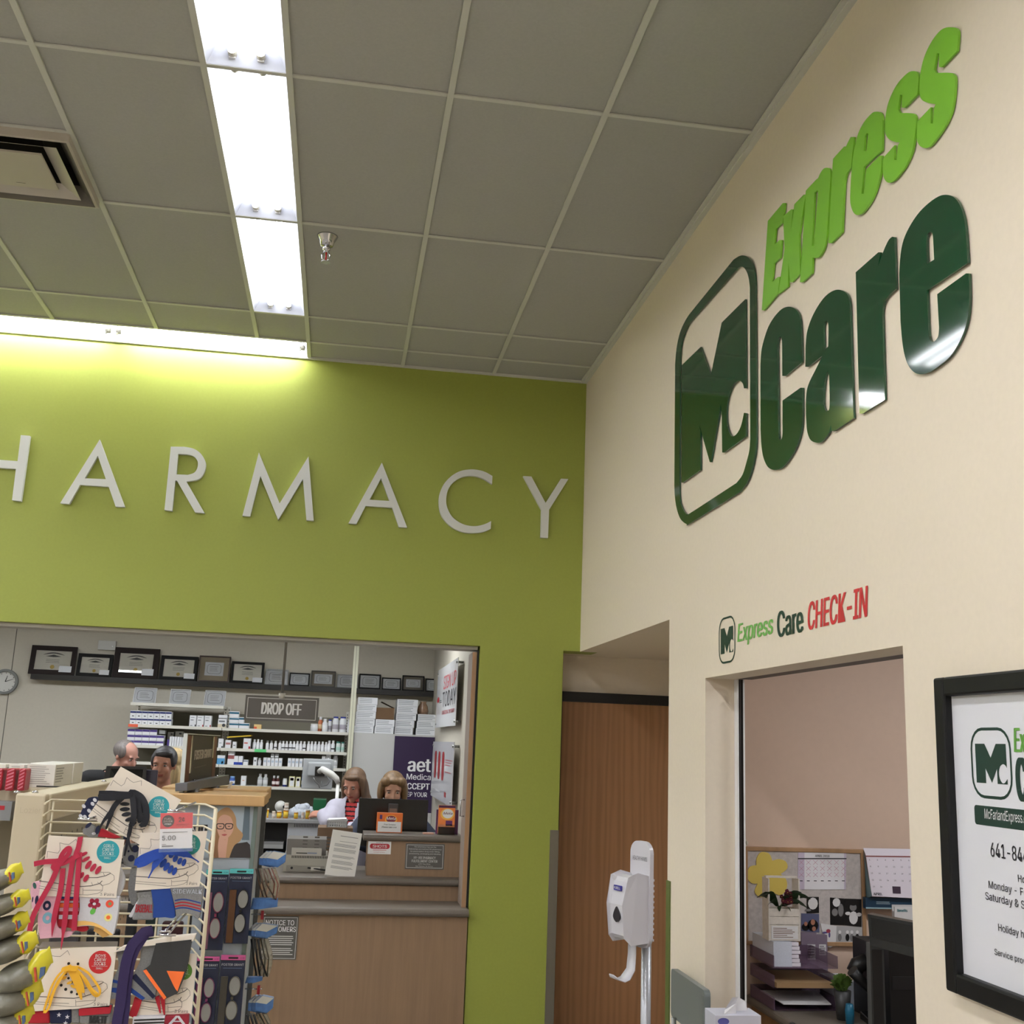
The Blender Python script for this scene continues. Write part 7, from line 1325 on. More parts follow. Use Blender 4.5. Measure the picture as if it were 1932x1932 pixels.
def glasses_card(pts, strip, top, arm, label, two=True, yy=yf - .02, side=1):
    l, r, tp, bt = pts; f = FY(yy); g = lambda u, v: f.c(at(*KF(u, v), 'Y', yy)); a = g(l, bt); b = g(r - 0, tp)
    sh = g(l + (bt - tp) * -.10, bt)[0] * 0
    bl, br, tr_, tl_ = at(*KF(l - (bt - tp) * .055, bt), 'Y', yy), at(*KF(r - (bt - tp) * .055, bt), 'Y', yy), at(*KF(r, tp), 'Y', yy), at(*KF(l, tp), 'Y', yy); zc = (bl.z + br.z) / 2; zt__ = (tr_.z + tl_.z) / 2
    xl = (bl.x + tl_.x) / 2; xr = (br.x + tr_.x) / 2; W_ = xr - xl; H = zt__ - zc
    t = thing('boxed_glasses', ((xl + xr) / 2, yy, zc), label, 'glasses', 'carded reading glasses')
    mb = MB(); mb.fbox(f, xl, zc, xr, zt__, -.003, 0, M(28, 36, 62, .4)); mb.fbox(f, xl, zt__ - W_ * .20, xr, zt__, 0, .0006, strip); mb.poly(f, rrect(xl + W_ * .3, zt__ - W_ * .15, xr - W_ * .3, zt__ - W_ * .08, W_ * .02), None, .001, DARK); mb.fbox(f, xl, zt__ - W_ * .23, xr, zt__ - W_ * .20, 0, .0006, BLACK); mb.build('card', t)
    mb = MB(); mb.text(f, 'FOSTER GRANT', xl + W_ * .05, zt__ - W_ * .42, xr - W_ * .05, zt__ - W_ * .33, .001, M(206, 206, 210, .4), .01); mb.text(f, '+1.50', xr - W_ * .24, zt__ - W_ * .14, xr - W_ * .05, zt__ - W_ * .08, .001, DARK); mb.fbox(f, xl + W_ * .12, zt__ - W_ * .52, xr - W_ * .12, zt__ - W_ * .505, 0, .0006, M(110, 130, 160, .4)); mb.build('card_print', t)
    LN = M(206, 206, 200, .06, alpha=.45); rx, ry = W_ * .24, H * .13; cx = xr - W_ * .34
    for i, cz in enumerate((zc + H * .60, zc + H * .28)):
        mb = MB(); R1 = circ(cx - i * W_ * .05, cz, rx, ry, 24); R2 = circ(cx - i * W_ * .05, cz, rx * .88, ry * .91, 24); mb.poly(f, R1, .010, .014, top, [R2]); mb.poly(f, R2, .0115, .0125, LN); mb.build('lens', t)
    mb = MB(); mb.fbox(f, cx - W_ * .12, zc + H * .42, cx - W_ * .02, zc + H * .46, .010, .014, top); mb.fbox(f, xl + W_ * .08, zc + H * .02, xl + W_ * .36, zc + H * .72, .004, .010, arm); mb.build('temple_arm', t)
    return t
TQ = M(96, 196, 196, .4); PKS = M(206, 92, 150, .4); TORT = M(70, 40, 24, .25)
glasses_card((278, 478, 622, 1255), TQ, BLACK, M(92, 58, 30, .3), 'glasses on a teal-topped card, rightmost of the upper row')
glasses_card((76, 268, 630, 1310), TQ, M(120, 40, 70, .3), M(130, 84, 104, .15), 'glasses on a teal-topped card beside the wire side rod', yy=yf - .024)
glasses_card((203, 412, 1350, 1990), PKS, M(90, 84, 70, .3), M(70, 66, 56, .3), 'glasses on a pink-topped card, rightmost of the lower row')
glasses_card((0, 190, 1362, 2010), PKS, M(110, 36, 84, .3), M(110, 40, 84, .3), 'glasses on a pink-topped card, left in the lower row', yy=yf - .024)
# packs seen edge-on hanging at the right side of the display
BLC = M(70, 112, 168, .3, noise=.35, scale=60); SHL = M(176, 170, 150, .12, alpha=.55, noise=.3, scale=120)
lbn = ['upper', 'middle', 'lower']
for gi, (cap, body, bot, y0s) in enumerate((((592, 760, 475, 612), (530, 710, 620, 885), (515, 690, 875, 985), yf - .05), ((500, 690, 1085, 1212), (500, 625, 1215, 1535), (470, 560, 1540, 1610), yf - .02), ((500, 655, 1695, 1845), (450, 640, 1850, 2060), None, yf - .02))):
    for j in range(3):
        yy = y0s + j * .035; sh = -j * 30; f = FY(yy); g = lambda u, v: at(*KF(u + sh, v), 'Y', yy)
        a, b = g(cap[0], cap[3]), g(cap[1], cap[2]); t = thing('hanging_glasses', ((a.x + b.x) / 2, yy, a.z - .1), ['nearest', 'second', 'rearmost'][j] + ' edge-on glasses pack of the ' + lbn[gi] + ' hanging group right of the display', 'glasses', 'glasses packs hanging edge-on')
        mb = MB(); P = sm([tuple(f.c(g(*p[:2]))) + tuple(p[2:]) for p in ((cap[0], cap[2] + 55), (cap[0] + 60, cap[2]), (cap[1], cap[2] + 20), (cap[1] - 8, cap[3] - 45), (cap[0] + 95, cap[3]), (cap[0] - 5, cap[3] - 25))]); mb.poly(f, P, -.022, 0, BLC); P2 = [tuple(f.c(g(*p))) for p in ((cap[0], cap[2] + 55), (cap[0] + 60, cap[2]), (cap[1], cap[2] + 20), (cap[0] + 95, cap[2] + 70))]; mb.poly(f, P2, None, .0008, M(190, 190, 180, .1)); mb.build('blue_header', t, bevel=.0015)
        u0, u1, v0, v1 = body
        mb = MB(); L = [f.c(g(u0 + (u1 - u0) * (.55 - .12 * j) + 40 * math.sin(k_ * .5), v0 + (v1 - v0) * k_ / 6)) for k_ in range(7)]; P = [(p[0], p[1]) for p in L] + [(p[0] + .012, p[1]) for p in reversed(L)]; mb.poly(f, P, -.018, 0, SHL); mb.build('clear_shell', t)
        mb = MB(); mb.tube([g(u0 + (u1 - u0) * .2, v0), g(u0 + (u1 - u0) * .35, v0 + (v1 - v0) * .5), g(u0 + (u1 - u0) * (.55 + .2 * (j == 0)), v1 - 10)], .0022 if gi == 0 else .003, [M(80, 60, 46, .3), BLACK, BLACK][gi], n=6); mb.tube([g(u0 + (u1 - u0) * .6, v0), g(u0 + (u1 - u0) * .9, v0 + (v1 - v0) * .5), g(u0 + (u1 - u0) * .8, v1)], .0018, [M(110, 60, 50, .3), M(60, 56, 40, .3), M(60, 56, 40, .3)][gi], n=6); mb.build('temple_arms', t)
        if bot: a, b = g(bot[0], bot[3]), g(bot[1], bot[2]); mb = MB(); mb.hexa([Vector(p) for p in ((a.x, yy, a.z + .006), (b.x, yy, a.z + .014), (b.x, yy + .02, a.z + .014), (a.x, yy + .02, a.z + .006), (a.x + .004, yy, b.z), (b.x, yy, b.z), (b.x, yy + .02, b.z), (a.x + .004, yy + .02, b.z))], BLC); mb.build('blue_base', t)
for gi, (u_, v_) in enumerate(((560, 1010), (528, 1640))): mb = MB(); a = at(*KF(u_, v_), 'Y', yf + .03); mb.box(a.x - .004, yf + .02, a.z - .012, a.x + .004, yf + .03, a.z + .012, RED); mb.tube([(x1 + .003, yf + .035, a.z), (a.x + .01, yf + .035, a.z)], .002, CHROME, n=6); tag(mb.build('peg_hook'), ['red-tipped hook between the upper and middle hanging glasses', 'red-tipped hook between the middle and lower hanging glasses'][gi], 'hook')
# sign plate standing in a grey bracket on the display
zt2 = zc1 + .001
A0 = at(343, 1482, 'Y', -3.52); sx = A0.x; B0 = at(421, 1463, 'Y', -3.18)
t = thing('brand_sign', (sx + .06, -3.35, zc1), 'dark upright brand sign in a clear sleeve and grey bracket on top of the display', 'sign')
nl, nr, fr_, fl = (at(*KG(1240, 680), 'Y', -3.53), at(*KG(1620, 520), 'Y', -3.18), at(*KG(1655, 45), 'Y', -3.18), at(*KG(1290, 20), 'Y', -3.53))
qs = QF(nl, nr, fr_, fl); 
mb = MB(); mb.fbox(qs, .07, .0, .97, .97, -.003, 0, M(58, 54, 46, .4)); mb.fbox(qs, .03, .0, .17, .97, -.002, .0006, M(104, 62, 42, .4)); mb.fbox(qs, .86, .0, .95, .97, -.002, .0006, M(104, 62, 42, .4)); mb.build('insert', t)
mb = MB(); mb.text(qs, 'FOSTER GRANT', .28, .52, .80, .70, .0012, M(196, 190, 176, .4), .03); mb.fbox(qs, .3, .36, .66, .38, 0, .001, M(84, 80, 70, .4)); mb.build('lettering', t)
mb = MB(); mb.fbox(qs, 0, 0, .012, 1, -.006, .006, M(206, 212, 210, .1)); mb.fbox(qs, 0, .985, 1, 1, -.006, .006, M(206, 212, 210, .1)); mb.fbox(qs, .17, .3, .19, .97, .001, .003, M(190, 184, 160, .2)); mb.fbox(qs, .82, .5, .85, .97, .001, .003, M(190, 184, 160, .2)); mb.build('clear_sleeve', t)
BR = M(96, 98, 102, .35); bl_, br_, tr_, tl_ = (at(*KG(1245, 660), 'Y', -3.55), at(*KG(1715, 590), 'Y', -3.17), at(*KG(1712, 482), 'Y', -3.17), at(*KG(1245, 570), 'Y', -3.55)); qb = QF(bl_, br_, tr_, tl_)
mb = MB(); mb.fbox(qb, 0, 0, 1, 1, -.02, .018, BR); mb.build('bracket', t, bevel=.002)
for a_ in (.22, .70):
    p = qb.P(a_, 0, 0); mb = MB(); mb.box(p.x - .012, p.y - .02, zc1 + .0008, p.x + .022, p.y + .02, p.z + .004, BR); mb.build('bracket_foot', t)
mb = MB(); 
for a_ in (.28, .83): p = qb.P(a_, 1, 0); mb.lathe(tuple(p), [(.006, 0), (.005, .003), (.002, .004)], CHROME, n=10)
mb.build('screws', t)
P = [at(*KG(u, v), 'Y', -3.30) for u, v in ((1712, 690), (1745, 700), (1815, 560), (1790, 552))]; mb = MB(); mb.poly(FY(-3.30), [FY(-3.3).c(p) for p in P], -.002, 0, M(176, 168, 152, .4)); tag(mb.build('price_flag'), 'small leaning plastic flag on the wooden cap', 'tag')
# ---- grey pouches with yellow ends, nearest the camera at lower left
YP = -5.55; KH = lambda u, v: (u / 5.19, 1560 + v / 5.19)
PG_ = M(124, 122, 108, .35, noise=.35, scale=30, bump=.3); PY = M(206, 196, 40, .4, noise=.2, scale=60); PBL = M(70, 92, 126, .4); PRD = M(186, 76, 50, .4)
plabels = ['topmost grey pouch with a yellow end at the left edge', 'second grey pouch from the top with a yellow end', 'third grey pouch from the top with a yellow end', 'fourth grey pouch from the top with a yellow end', 'largest grey pouch with a long yellow wrapper end', 'grey pouch just below the largest one', 'lowest grey pouch with a yellow end']
for i, (ux, ucut, vt, vb, ue, vs) in enumerate(((30, 95, 395, 625, 150, 330), (85, 150, 640, 860, 225, 620), (100, 165, 860, 1100, 215, 850), (150, 215, 1060, 1330, 300, 1060), (260, 330, 1290, 1620, 440, 1235), (190, 260, 1540, 1860, 345, 1520), (130, 190, 1780, 2060, 260, 1740))):
    y = YP + .0 * i; f = FY(y); t = thing('foil_pouch', tuple(at(*KH(0, vb), 'Y', y)), plabels[i], 'pouch', 'stack of grey pouches at the lower left')
    tilt = .28
    def C(u, v): return at(*KH(u, v), 'Y', y)
    c0 = C(ucut - 420, (vt + vb) / 2 + 130); c1 = C(ucut, (vt + vb) / 2 - 20 + (10 if i == 4 else 0)); hh = (C(0, vt).z - C(0, vb).z) / 2
    ax = (c1 - c0); L = ax.length; dr = ax.normalized(); up = Vector((-dr.z, 0, dr.x))
    mb = MB(); R_ = []
    for j in range(9):
        s_ = j / 8; k_ = math.sin(PI * (.12 + .80 * s_)) ** .6; c = c0 + ax * s_ + Vector((0, .03, 0)); n = 16
        R_.append([mb.bm.verts.new(c + up * hh * .95 * k_ * math.sin(2 * PI * q / n) + Vector((0, 1, 0)) * .038 * k_ * math.cos(2 * PI * q / n)) for q in range(n)])
    mb.skin(R_, PG_); mb.build('pouch_body', t)
    mb = MB(); e = C(ue, (vs + vt) / 2 + (60 if i != 4 else 30)); R2 = []
    for s_, hk, dk in ((0, .72, .026), (.3, .86, .022), (.6, .72, .012), (.85, .5, .005), (1, .55, .001)):
        c = c1 + (e - c1) * s_ - dr * .008 * (1 - s_) + Vector((0, .03, 0)); n = 16
        R2.append([mb.bm.verts.new(c + up * hh * hk * math.sin(2 * PI * q / n) + Vector((0, 1, 0)) * dk * math.cos(2 * PI * q / n)) for q in range(n)])
    mb.skin(R2, PY); mb.build('yellow_end', t)
    mb = MB(); fq = Fr(c1 + Vector((0, -.002, 0)), dr, up); W_ = (e - c1).length
    mb.poly(fq, [(W_ * .30, -hh * .35), (W_ * .62, -hh * .2), (W_ * .75, hh * .25), (W_ * .5, hh * .3)], 0, .004, PBL); mb.poly(fq, [(W_ * .05, -hh * .45), (W_ * .16, -hh * .45), (W_ * .26, hh * .4), (W_ * .15, hh * .42)], 0, .004, PRD); mb.build('printed_patch', t)
# ================================================================== PEOPLE BEHIND THE COUNTER
def ellip(bm, c, R3, r, sub=2):
    g = bmesh.ops.create_icosphere(bm, subdivisions=sub, radius=1)
    for v in g['verts']: v.co = Vector(c) + R3 @ Vector((v.co.x * r[0], v.co.y * r[1], v.co.z * r[2]))
def capsule(bm, a, b, ra, rb, n=14, flat=1, side=None):
    a, b = Vector(a), Vector(b); z = (b - a).normalized(); x = side.copy() if side is not None else z.orthogonal(); x = (x - z * x.dot(z)).normalized(); y = z.cross(x); rings = []
    for k in range(5): t = -PI / 2 + PI / 2 * (k + .6) / 4.6; rings.append((a + z * ra * math.sin(t), ra * math.cos(t)))
    for k in range(1, 6): rings.append((a.lerp(b, k / 6), ra + (rb - ra) * k / 6))
    for k in range(5): t = PI / 2 * k / 4.6; rings.append((b + z * rb * math.sin(t), rb * math.cos(t)))
    V_ = [[bm.verts.new(c + x * r * math.cos(2 * PI * i / n) + y * r * flat * math.sin(2 * PI * i / n)) for i in range(n)] for c, r in rings]
    for p, q in zip(V_, V_[1:]):
        for i in range(n): bm.faces.new([p[i], p[(i + 1) % n], q[(i + 1) % n], q[i]])
    bm.faces.new(V_[0][::-1]); bm.faces.new(V_[-1])
def remesh(bm, voxel, smooth=3):
    me = bpy.data.meshes.new('t'); bm.to_mesh(me); bm.free(); o = bpy.data.objects.new('t', me); COL.objects.link(o)
    r = o.modifiers.new('r', 'REMESH'); r.mode = 'VOXEL'; r.voxel_size = voxel; r.use_smooth_shade = True
    s = o.modifiers.new('s', 'SMOOTH'); s.factor = .5; s.iterations = smooth
    dg = bpy.context.evaluated_depsgraph_get(); dg.update(); m2 = bpy.data.meshes.new_from_object(o.evaluated_get(dg)); bpy.data.objects.remove(o); bpy.data.meshes.remove(me); m2.materials.clear(); return m2
def hand(bm, w, d, pn, side, curl):
    w = Vector(w); d = Vector(d).normalized(); pn = Vector(pn); pn = (pn - d * pn.dot(d)).normalized(); s = d.cross(pn) * side
    capsule(bm, w, w + d * .035, .026, .034, flat=.5, side=s); capsule(bm, w + d * .03, w + d * .075, .036, .038, flat=.42, side=s)
    for i, L in enumerate((.068, .076, .072, .056)):
        p = w + d * .082 + s * (.029 - i * .0195); a = curl
        for k, sl in enumerate((.45, .32, .23)):
            dd = (d * math.cos(a * (k + .6)) + pn * math.sin(a * (k + .6))).normalized(); q = p + dd * L * sl; capsule(bm, p, q, .0088 - .0006 * k, .0083 - .0006 * k, n=8); p = q
    p = w + d * .03 + s * .03; q = p + (d * .6 + s * .7 + pn * .3).normalized() * .036; capsule(bm, p, q, .011, .0095, n=8); capsule(bm, q, q + (d * .9 + s * .2 + pn * .4).normalized() * .028, .0095, .008, n=8)
def person(label, hip, H, yaw, head_c, hyaw, hpitch, arms, skin, hair, clothes, htilt=0, nbo=None):
    """hip: (x, y); head_c: world centre of the head; arms: [(elbow, wrist, finger dir, palm normal), ...] left then right"""
    zf = .2005; hx, hy = hip; F = Vector((math.sin(yaw), -math.cos(yaw), 0)); R_ = Vector((math.cos(yaw), math.sin(yaw), 0)); U = Vector((0, 0, 1))
    pel = Vector((hx, hy, zf + .50 * H)); hc = Vector(head_c)
    Hm = Euler((0, 0, hyaw)).to_matrix() @ Euler((hpitch, 0, 0)).to_matrix() @ Euler((0, htilt, 0)).to_matrix()   # local: x right-of-picture, -y forward, z up
    neck_t = hc + Hm @ Vector((0, .018, -.075)); k = H / 1.7
    nb = pel.lerp(neck_t, .86) if False else Vector((neck_t.x * .8 + pel.x * .2, neck_t.y * .8 + pel.y * .2 + .0, neck_t.z - .075))
    if nbo is not None: nb = Vector(nbo)
    chest = nb + (pel - nb) * .28; waist = nb + (pel - nb) * .68
    sw = .165 * k; SH = [nb - R_ * sw + U * -.045, nb + R_ * sw + U * -.045]
    Rt = Matrix((R_, -F, U)).transposed()
    def torso(bm, e=0):
        ellip(bm, pel, Rt, (.165 * k + e, .115 * k + e, .13 + e)); ellip(bm, waist, Rt, (.14 * k + e, .10 * k + e, .16 + e)); ellip(bm, chest, Rt, (.165 * k + e, .115 * k + e, .17 + e)); ellip(bm, nb - U * .07, Rt, (.15 * k + e, .085 * k + e, .075 + e))
        capsule(bm, SH[0], SH[1], .058 + e, .058 + e)
    bm = bmesh.new(); torso(bm)
    capsule(bm, nb - U * .05, neck_t, .058, .050)
    ellip(bm, hc + Hm @ Vector((0, .012, .03)), Hm, (.074, .092, .085), 3); ellip(bm, hc + Hm @ Vector((0, -.018, -.035)), Hm, (.058, .072, .078), 3)
    ellip(bm, hc + Hm @ Vector((0, -.060, -.092)), Hm, (.026, .024, .022)); capsule(bm, hc + Hm @ Vector((0, -.084, .012)), hc + Hm @ Vector((0, -.104, -.026)), .008, .013, n=8); ellip(bm, hc + Hm @ Vector((0, -.086, -.058)), Hm, (.024, .012, .010))
    for sx in (-1, 1): ellip(bm, hc + Hm @ Vector((sx * .077, .012, -.005)), Hm, (.009, .019, .03)); ellip(bm, hc + Hm @ Vector((sx * .036, -.060, -.028)), Hm, (.024, .022, .024)); ellip(bm, hc + Hm @ Vector((sx * .032, -.078, .026)), Hm, (.026, .010, .008))
    for i, (el, wr, dd, pn) in enumerate(arms):
        el, wr = Vector(el), Vector(wr); capsule(bm, SH[i], el, .052, .040); capsule(bm, el, wr, .041, .027); hand(bm, wr, dd, pn, 1 if i else -1, .45)
    for s in (-1, 1):
        h_ = pel + R_ * s * .085 * k - U * .03; kn = Vector((h_.x, h_.y, zf + .27 * H)) + F * .01; an = Vector((h_.x, h_.y, zf + .06)); capsule(bm, h_, kn, .085 * k, .058); capsule(bm, kn, an, .056, .036); capsule(bm, an - U * .02 + F * -.02, an + F * .12 - U * .035, .036, .028, flat=.7)
    me = remesh(bm, .0085, 3)
    loc = Vector((hx, hy, zf))
    t = bpy.data.objects.new('person', me); COL.objects.link(t); t.location = loc; t['_w'] = tuple(loc); tag(t, label, 'person', None)
    sm_, lm = M(*skin, .55, noise=.06, scale=30), M(max(0, skin[0] - 26), skin[1] - 46, skin[2] - 36, .5)
    # eyes, brows and mouth as small forms joined to the same mesh
    b2 = bmesh.new(); b2.from_mesh(me)
    for v in b2.verts: v.co -= loc
    for f_ in b2.faces:
        q = Hm.inverted() @ (f_.calc_center_median() + loc - hc); f_.material_index = 1 if (abs(q.x) < .023 and -.066 < q.z < -.050 and q.y < -.078) else 0; f_.smooth = True
    n0 = len(b2.faces)
    for sx in (-1, 1):
        for (dx, dy, dz), r, mi in (((sx * .032, -.0785, .006), (.0125, .008, .007), 2), ((sx * .032, -.0855, .006), (.0055, .003, .0055), 3), ((sx * .034, -.0875, .024), (.016, .004, .0032), 3)):
            g = bmesh.ops.create_icosphere(b2, subdivisions=2, radius=1)
            for v in g['verts']: v.co = hc + Hm @ Vector((dx + v.co.x * r[0], dy + v.co.y * r[1], dz + v.co.z * r[2])) - loc
            for f_ in {f_ for v in g['verts'] for f_ in v.link_faces}: f_.material_index = mi; f_.smooth = True
    b2.to_mesh(me); b2.free()
    for m_ in (sm_, lm, M(170, 160, 152, .4), M(46, 34, 28, .5)): me.materials.append(m_)
    def child(name, bm, voxel, mats, assign=None, cut=None, sm=2):
        m2 = remesh(bm, voxel, sm); b3 = bmesh.new(); b3.from_mesh(m2)
        if cut:
            dl = [f_ for f_ in b3.faces if cut(f_.calc_center_median())]; bmesh.ops.delete(b3, geom=dl, context='FACES')
        for f_ in b3.faces: f_.smooth = True; f_.material_index = assign(f_.calc_center_median()) if assign else 0
        for v in b3.verts: v.co -= loc
        b3.to_mesh(m2); b3.free()
        for m_ in mats: m2.materials.append(m_)
        o = bpy.data.objects.new(name, m2); COL.objects.link(o); o.parent = t; o['_w'] = tuple(loc); return o
    top, sleeve, legs = clothes['top'], clothes['sleeve'], clothes['legs']
    def sleeves(bm, e, frac):
        for i, (el, wr, dd, pn) in enumerate(arms):
            el, wr = Vector(el), Vector(wr)
            if frac <= 1: capsule(bm, SH[i], Vector(SH[i]).lerp(el, frac), .052 + e, .048 + e)
            else: capsule(bm, SH[i], el, .052 + e, .043 + e); capsule(bm, el, el.lerp(wr, frac - 1), .044 + e, .034 + e)
    bm = bmesh.new(); torso(bm, .010); 
    if not clothes.get('coat'): sleeves(bm, .010, sleeve)
    st = clothes.get('stripe'); hem = pel.z - .10
    child('shirt', bm, .011, [top, st or top], assign=(lambda c: 1 if (c.z % .034) < .011 else 0) if st else None, cut=lambda c: c.z < hem or ((c - nb).length < .075 and c.z > nb.z - .02 and (c - nb).dot(F) > -.03))
    if clothes.get('coat'):
        bm = bmesh.new(); torso(bm, .024); sleeves(bm, .022, 1.86); capsule(bm, pel, pel - U * .25, .19, .20, flat=.75, side=R_)
        def cc(c):
            l = (c - nb).dot(R_); fw = (c - pel.lerp(nb, max(0, min(1, (c.z - pel.z) / (nb.z - pel.z))))).dot(F)
            return (fw > .02 and abs(l) < .035 + max(0, (c.z - chest.z)) * .12) or ((c - nb).length < .085 and c.z > nb.z - .01)
        o = child('white_coat', bm, .012, [clothes['coat']], cut=cc); sd = o.modifiers.new('cloth', 'SOLIDIFY'); sd.thickness = .004
    bm = bmesh.new(); ellip(bm, pel - U * .02, Rt, (.172 * k, .122 * k, .12))
    for s in (-1, 1): h_ = pel + R_ * s * .085 * k - U * .03; kn = Vector((h_.x, h_.y, zf + .27 * H)) + F * .01; an = Vector((h_.x, h_.y, zf + .07)); capsule(bm, h_, kn, .094 * k, .068); capsule(bm, kn, an, .067, .052)
    child('trousers', bm, .014, [legs])
    if hair:
        kind, hm = hair; bm = bmesh.new(); q = lambda *p: hc + Hm @ Vector(p)
        th_ = kind == 'thin'; ellip(bm, q(0, .028 + .008 * th_, .045 - .006 * th_), Hm, (.086 - .006 * th_, .094 - .004 * th_, .088 - .008 * th_), 3)
        if not th_: ellip(bm, q(.012, -.048, .082), Hm, (.060, .034, .026), 3)
        for sx in (-1, 1): ellip(bm, q(sx * .068, .012, .035), Hm, (.018, .055, .05), 3)
        if kind == 'bob':
            for sx in (-1, 1): ellip(bm, q(sx * .088, .008, -.02), Hm, (.026, .06, .085), 3); ellip(bm, q(sx * .058, -.045, .075), Hm, (.04, .04, .035), 3)
            ellip(bm, q(0, .06, -.03), Hm, (.085, .05, .08), 3)
        if kind == 'long':
            for sx in (-1, 1): ellip(bm, q(sx * .082, .012, -.05), Hm, (.026, .055, .12), 3); ellip(bm, q(sx * .095, .02, -.14), Hm, (.030, .045, .08), 3)
            ellip(bm, q(0, .065, -.09), Hm, (.095, .045, .14), 3)
        child('hair', bm, .0075, [hm], sm=3)
    return t
HH = lambda r, g, b: M(r, g, b, .5, noise=.45, scale=70, kind='grain', bump=.5)
# pharmacist in a white coat, working towards the pill bottles
d_ = 1.78; hc = at(668, 1482, 'Y', d_)
e1 = at(612, 1548, 'Y', d_ - .02); w1 = at(590, 1536, 'Y', d_ + .10); e2 = at(700, 1562, 'Y', d_ - .05); w2 = at(652, 1566, 'Y', d_ - .20)
person('person in a white coat over a striped red top working at the pill counter', (hc.x + .03, d_ + .05), 1.60, -.35, hc, -.45, .35, [((e1.x + .03, e1.y, e1.z - .01), (w1.x + .08, w1.y, w1.z - .0), (-.8, .5, .0), (.2, .5, -.6)), (e2, (w2.x, w2.y, w2.z), (-.9, -.2, .0), (0, 0, -1))], (190, 134, 112), ('long', HH(118, 92, 68)), dict(top=M(196, 62, 62, .8), stripe=M(30, 22, 28, .8), sleeve=.4, legs=M(40, 42, 50, .8), coat=M(186, 183, 198, .75, noise=.06, scale=20)))
d_ = 1.40; hc = at(741, 1490, 'Y', d_); e1 = at(652, 1580, 'Y', d_ - .05); e2 = at(826, 1585, 'Y', d_ - .05)
person('person with short fair hair in a dark blue top behind the black monitor', (hc.x, d_ + .06), 1.62, 0, hc, 0, .30, [((e1.x + .03, e1.y, e1.z), (e1.x + .22, d_ - .22, 1.10), (.3, -1, 0), (0, 0, -1)), ((e2.x - .03, e2.y, e2.z), (e2.x - .10, d_ - .22, 1.10), (-.3, -1, 0), (0, 0, -1))], (206, 158, 132), ('bob', HH(134, 104, 66)), dict(top=M(52, 58, 76, .8), sleeve=1.9, legs=M(40, 42, 50, .8)))
d_ = 1.9; hc = at(238, 1428, 'Y', d_); e1 = at(158, 1490, 'Y', d_ - .1); w1 = at(205, 1530, 'Y', d_ - .25)
person('bald person in a black t-shirt leaning over a monitor at the left', (hc.x - .16, d_ + .12), 1.66, .6, (hc.x, hc.y, hc.z), 1.0, .35, [(e1, w1, (.6, -.5, -.3), (0, 0, -1)), (at(238, 1515, 'Y', d_ - .1), at(250, 1540, 'Y', d_ - .3), (.3, -.8, -.2), (0, 0, -1))], (190, 140, 124), ('thin', HH(120, 112, 108)), dict(top=M(20, 20, 22, .85), sleeve=.75, legs=M(52, 50, 48, .8)), nbo=at(208, 1458, 'Y', d_ + .02))
d_ = 1.05; hc = at(308, 1444, 'Y', d_)
person('person with short dark hair in a blue shirt behind the glasses display', (hc.x, d_ + .05), 1.64, -.1, hc, -.1, .08, [((hc.x - .23, d_ + .05, 1.24), (hc.x - .24, d_ + .02, 1.0), (0, -.1, -1), (.3, -1, 0)), ((hc.x + .23, d_ + .05, 1.24), (hc.x + .24, d_ + .02, 1.0), (0, -.1, -1), (-.3, -1, 0))], (176, 124, 100), ('short', HH(44, 40, 42)), dict(top=M(64, 74, 98, .8), sleeve=1.3, legs=M(40, 42, 50, .8)))
d_ = 1.45; hc = at(331, 1446, 'Y', d_)
person('person with long blond hair, mostly hidden behind the dark-haired one', (hc.x, d_ + .03), 1.62, PI - .3, hc, PI - .4, .05, [((hc.x + .23, d_, 1.24), (hc.x + .24, d_, 1.0), (0, .1, -1), (.3, 1, 0)), ((hc.x - .23, d_, 1.24), (hc.x - .24, d_, 1.0), (0, .1, -1), (-.3, 1, 0))], (214, 168, 142), ('long', HH(216, 188, 136)), dict(top=M(90, 96, 120, .8), sleeve=1.3, legs=M(40, 42, 50, .8)))
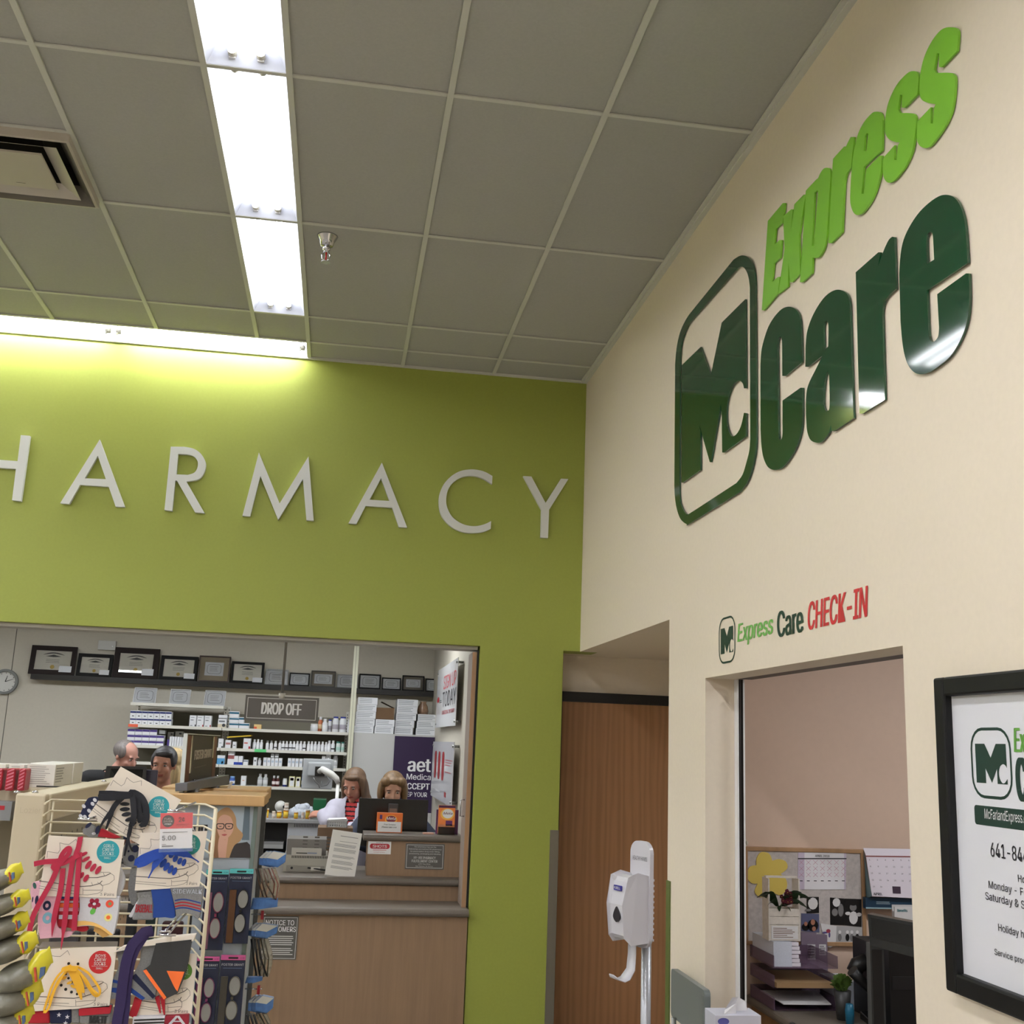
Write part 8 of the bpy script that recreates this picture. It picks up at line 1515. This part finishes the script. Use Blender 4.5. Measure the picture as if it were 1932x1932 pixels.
# black monitor and printer-like screens behind the left-hand people
y = .78; a = at(195, 1500, 'Y', y); b = at(262, 1446, 'Y', y); t = thing('computer_monitor', ((a.x + b.x) / 2, y, 1.022), 'black angular monitor back in front of the bald person', 'monitor')
mb = MB(); z0, z1 = a.z, b.z; mb.hexa([Vector(p) for p in ((a.x - .02, y, z0), (b.x + .06, y, z0), (b.x + .02, y + .03, z0), (a.x, y + .03, z0), (a.x - .0, y, z1 - .004), (b.x + .05, y, z1), (b.x + .04, y + .03, z1), (a.x + .01, y + .03, z1 - .004))], M(22, 22, 24, .3)); mb.hexa([Vector(p) for p in ((a.x + .06, y - .05, z0 + .02), (b.x - .0, y - .05, z0 + .02), (b.x + .02, y - .0005, z0 + .0), (a.x + .02, y - .0005, z0 + .0), (a.x + .07, y - .04, z1 - .07), (b.x - .01, y - .04, z1 - .07), (b.x + .03, y - .0005, z1 - .02), (a.x + .03, y - .0005, z1 - .02))], M(14, 14, 16, .3)); mb.build('screen_back', t)
mb = MB(); xm = (a.x + b.x) / 2; mb.box(xm - .03, y + .04, 1.03, xm + .03, y + .06, z1 - .08, M(30, 30, 32, .4)); mb.box(xm - .1, y - .02, 1.0225, xm + .1, y + .10, 1.03, M(30, 30, 32, .4)); mb.build('stand', t)
mb = MB(); mb.box(-4.2, .96, .2005, -2.95, .98, .97, LAMD); tag(mb.build('desk_panel'), 'wood-laminate desk panel under the black angular monitor', 'desk')

y = .84; a = at(264, 1505, 'Y', y); b = at(292, 1453, 'Y', y); t = thing('computer_monitor', ((a.x + b.x) / 2, y, 1.022), 'small dark purple-grey monitor between the bald and the dark-haired person', 'monitor')
mb = MB(); mb.box(a.x, y, a.z, b.x + .02, y + .02, b.z, M(62, 58, 76, .3)); mb.build('screen', t, bevel=.003)
mb = MB(); mb.box(a.x + .05, y + .004, 1.0225, a.x + .08, y + .018, a.z - .0005, M(30, 30, 32, .4)); mb.build('stand', t)
for o in bpy.data.objects:
    if '_w' in o: del o['_w']
S = bpy.context.scene
S.view_settings.view_transform = 'Standard'; S.view_settings.look = 'None'; S.view_settings.gamma = 1; S.view_settings.exposure = .34
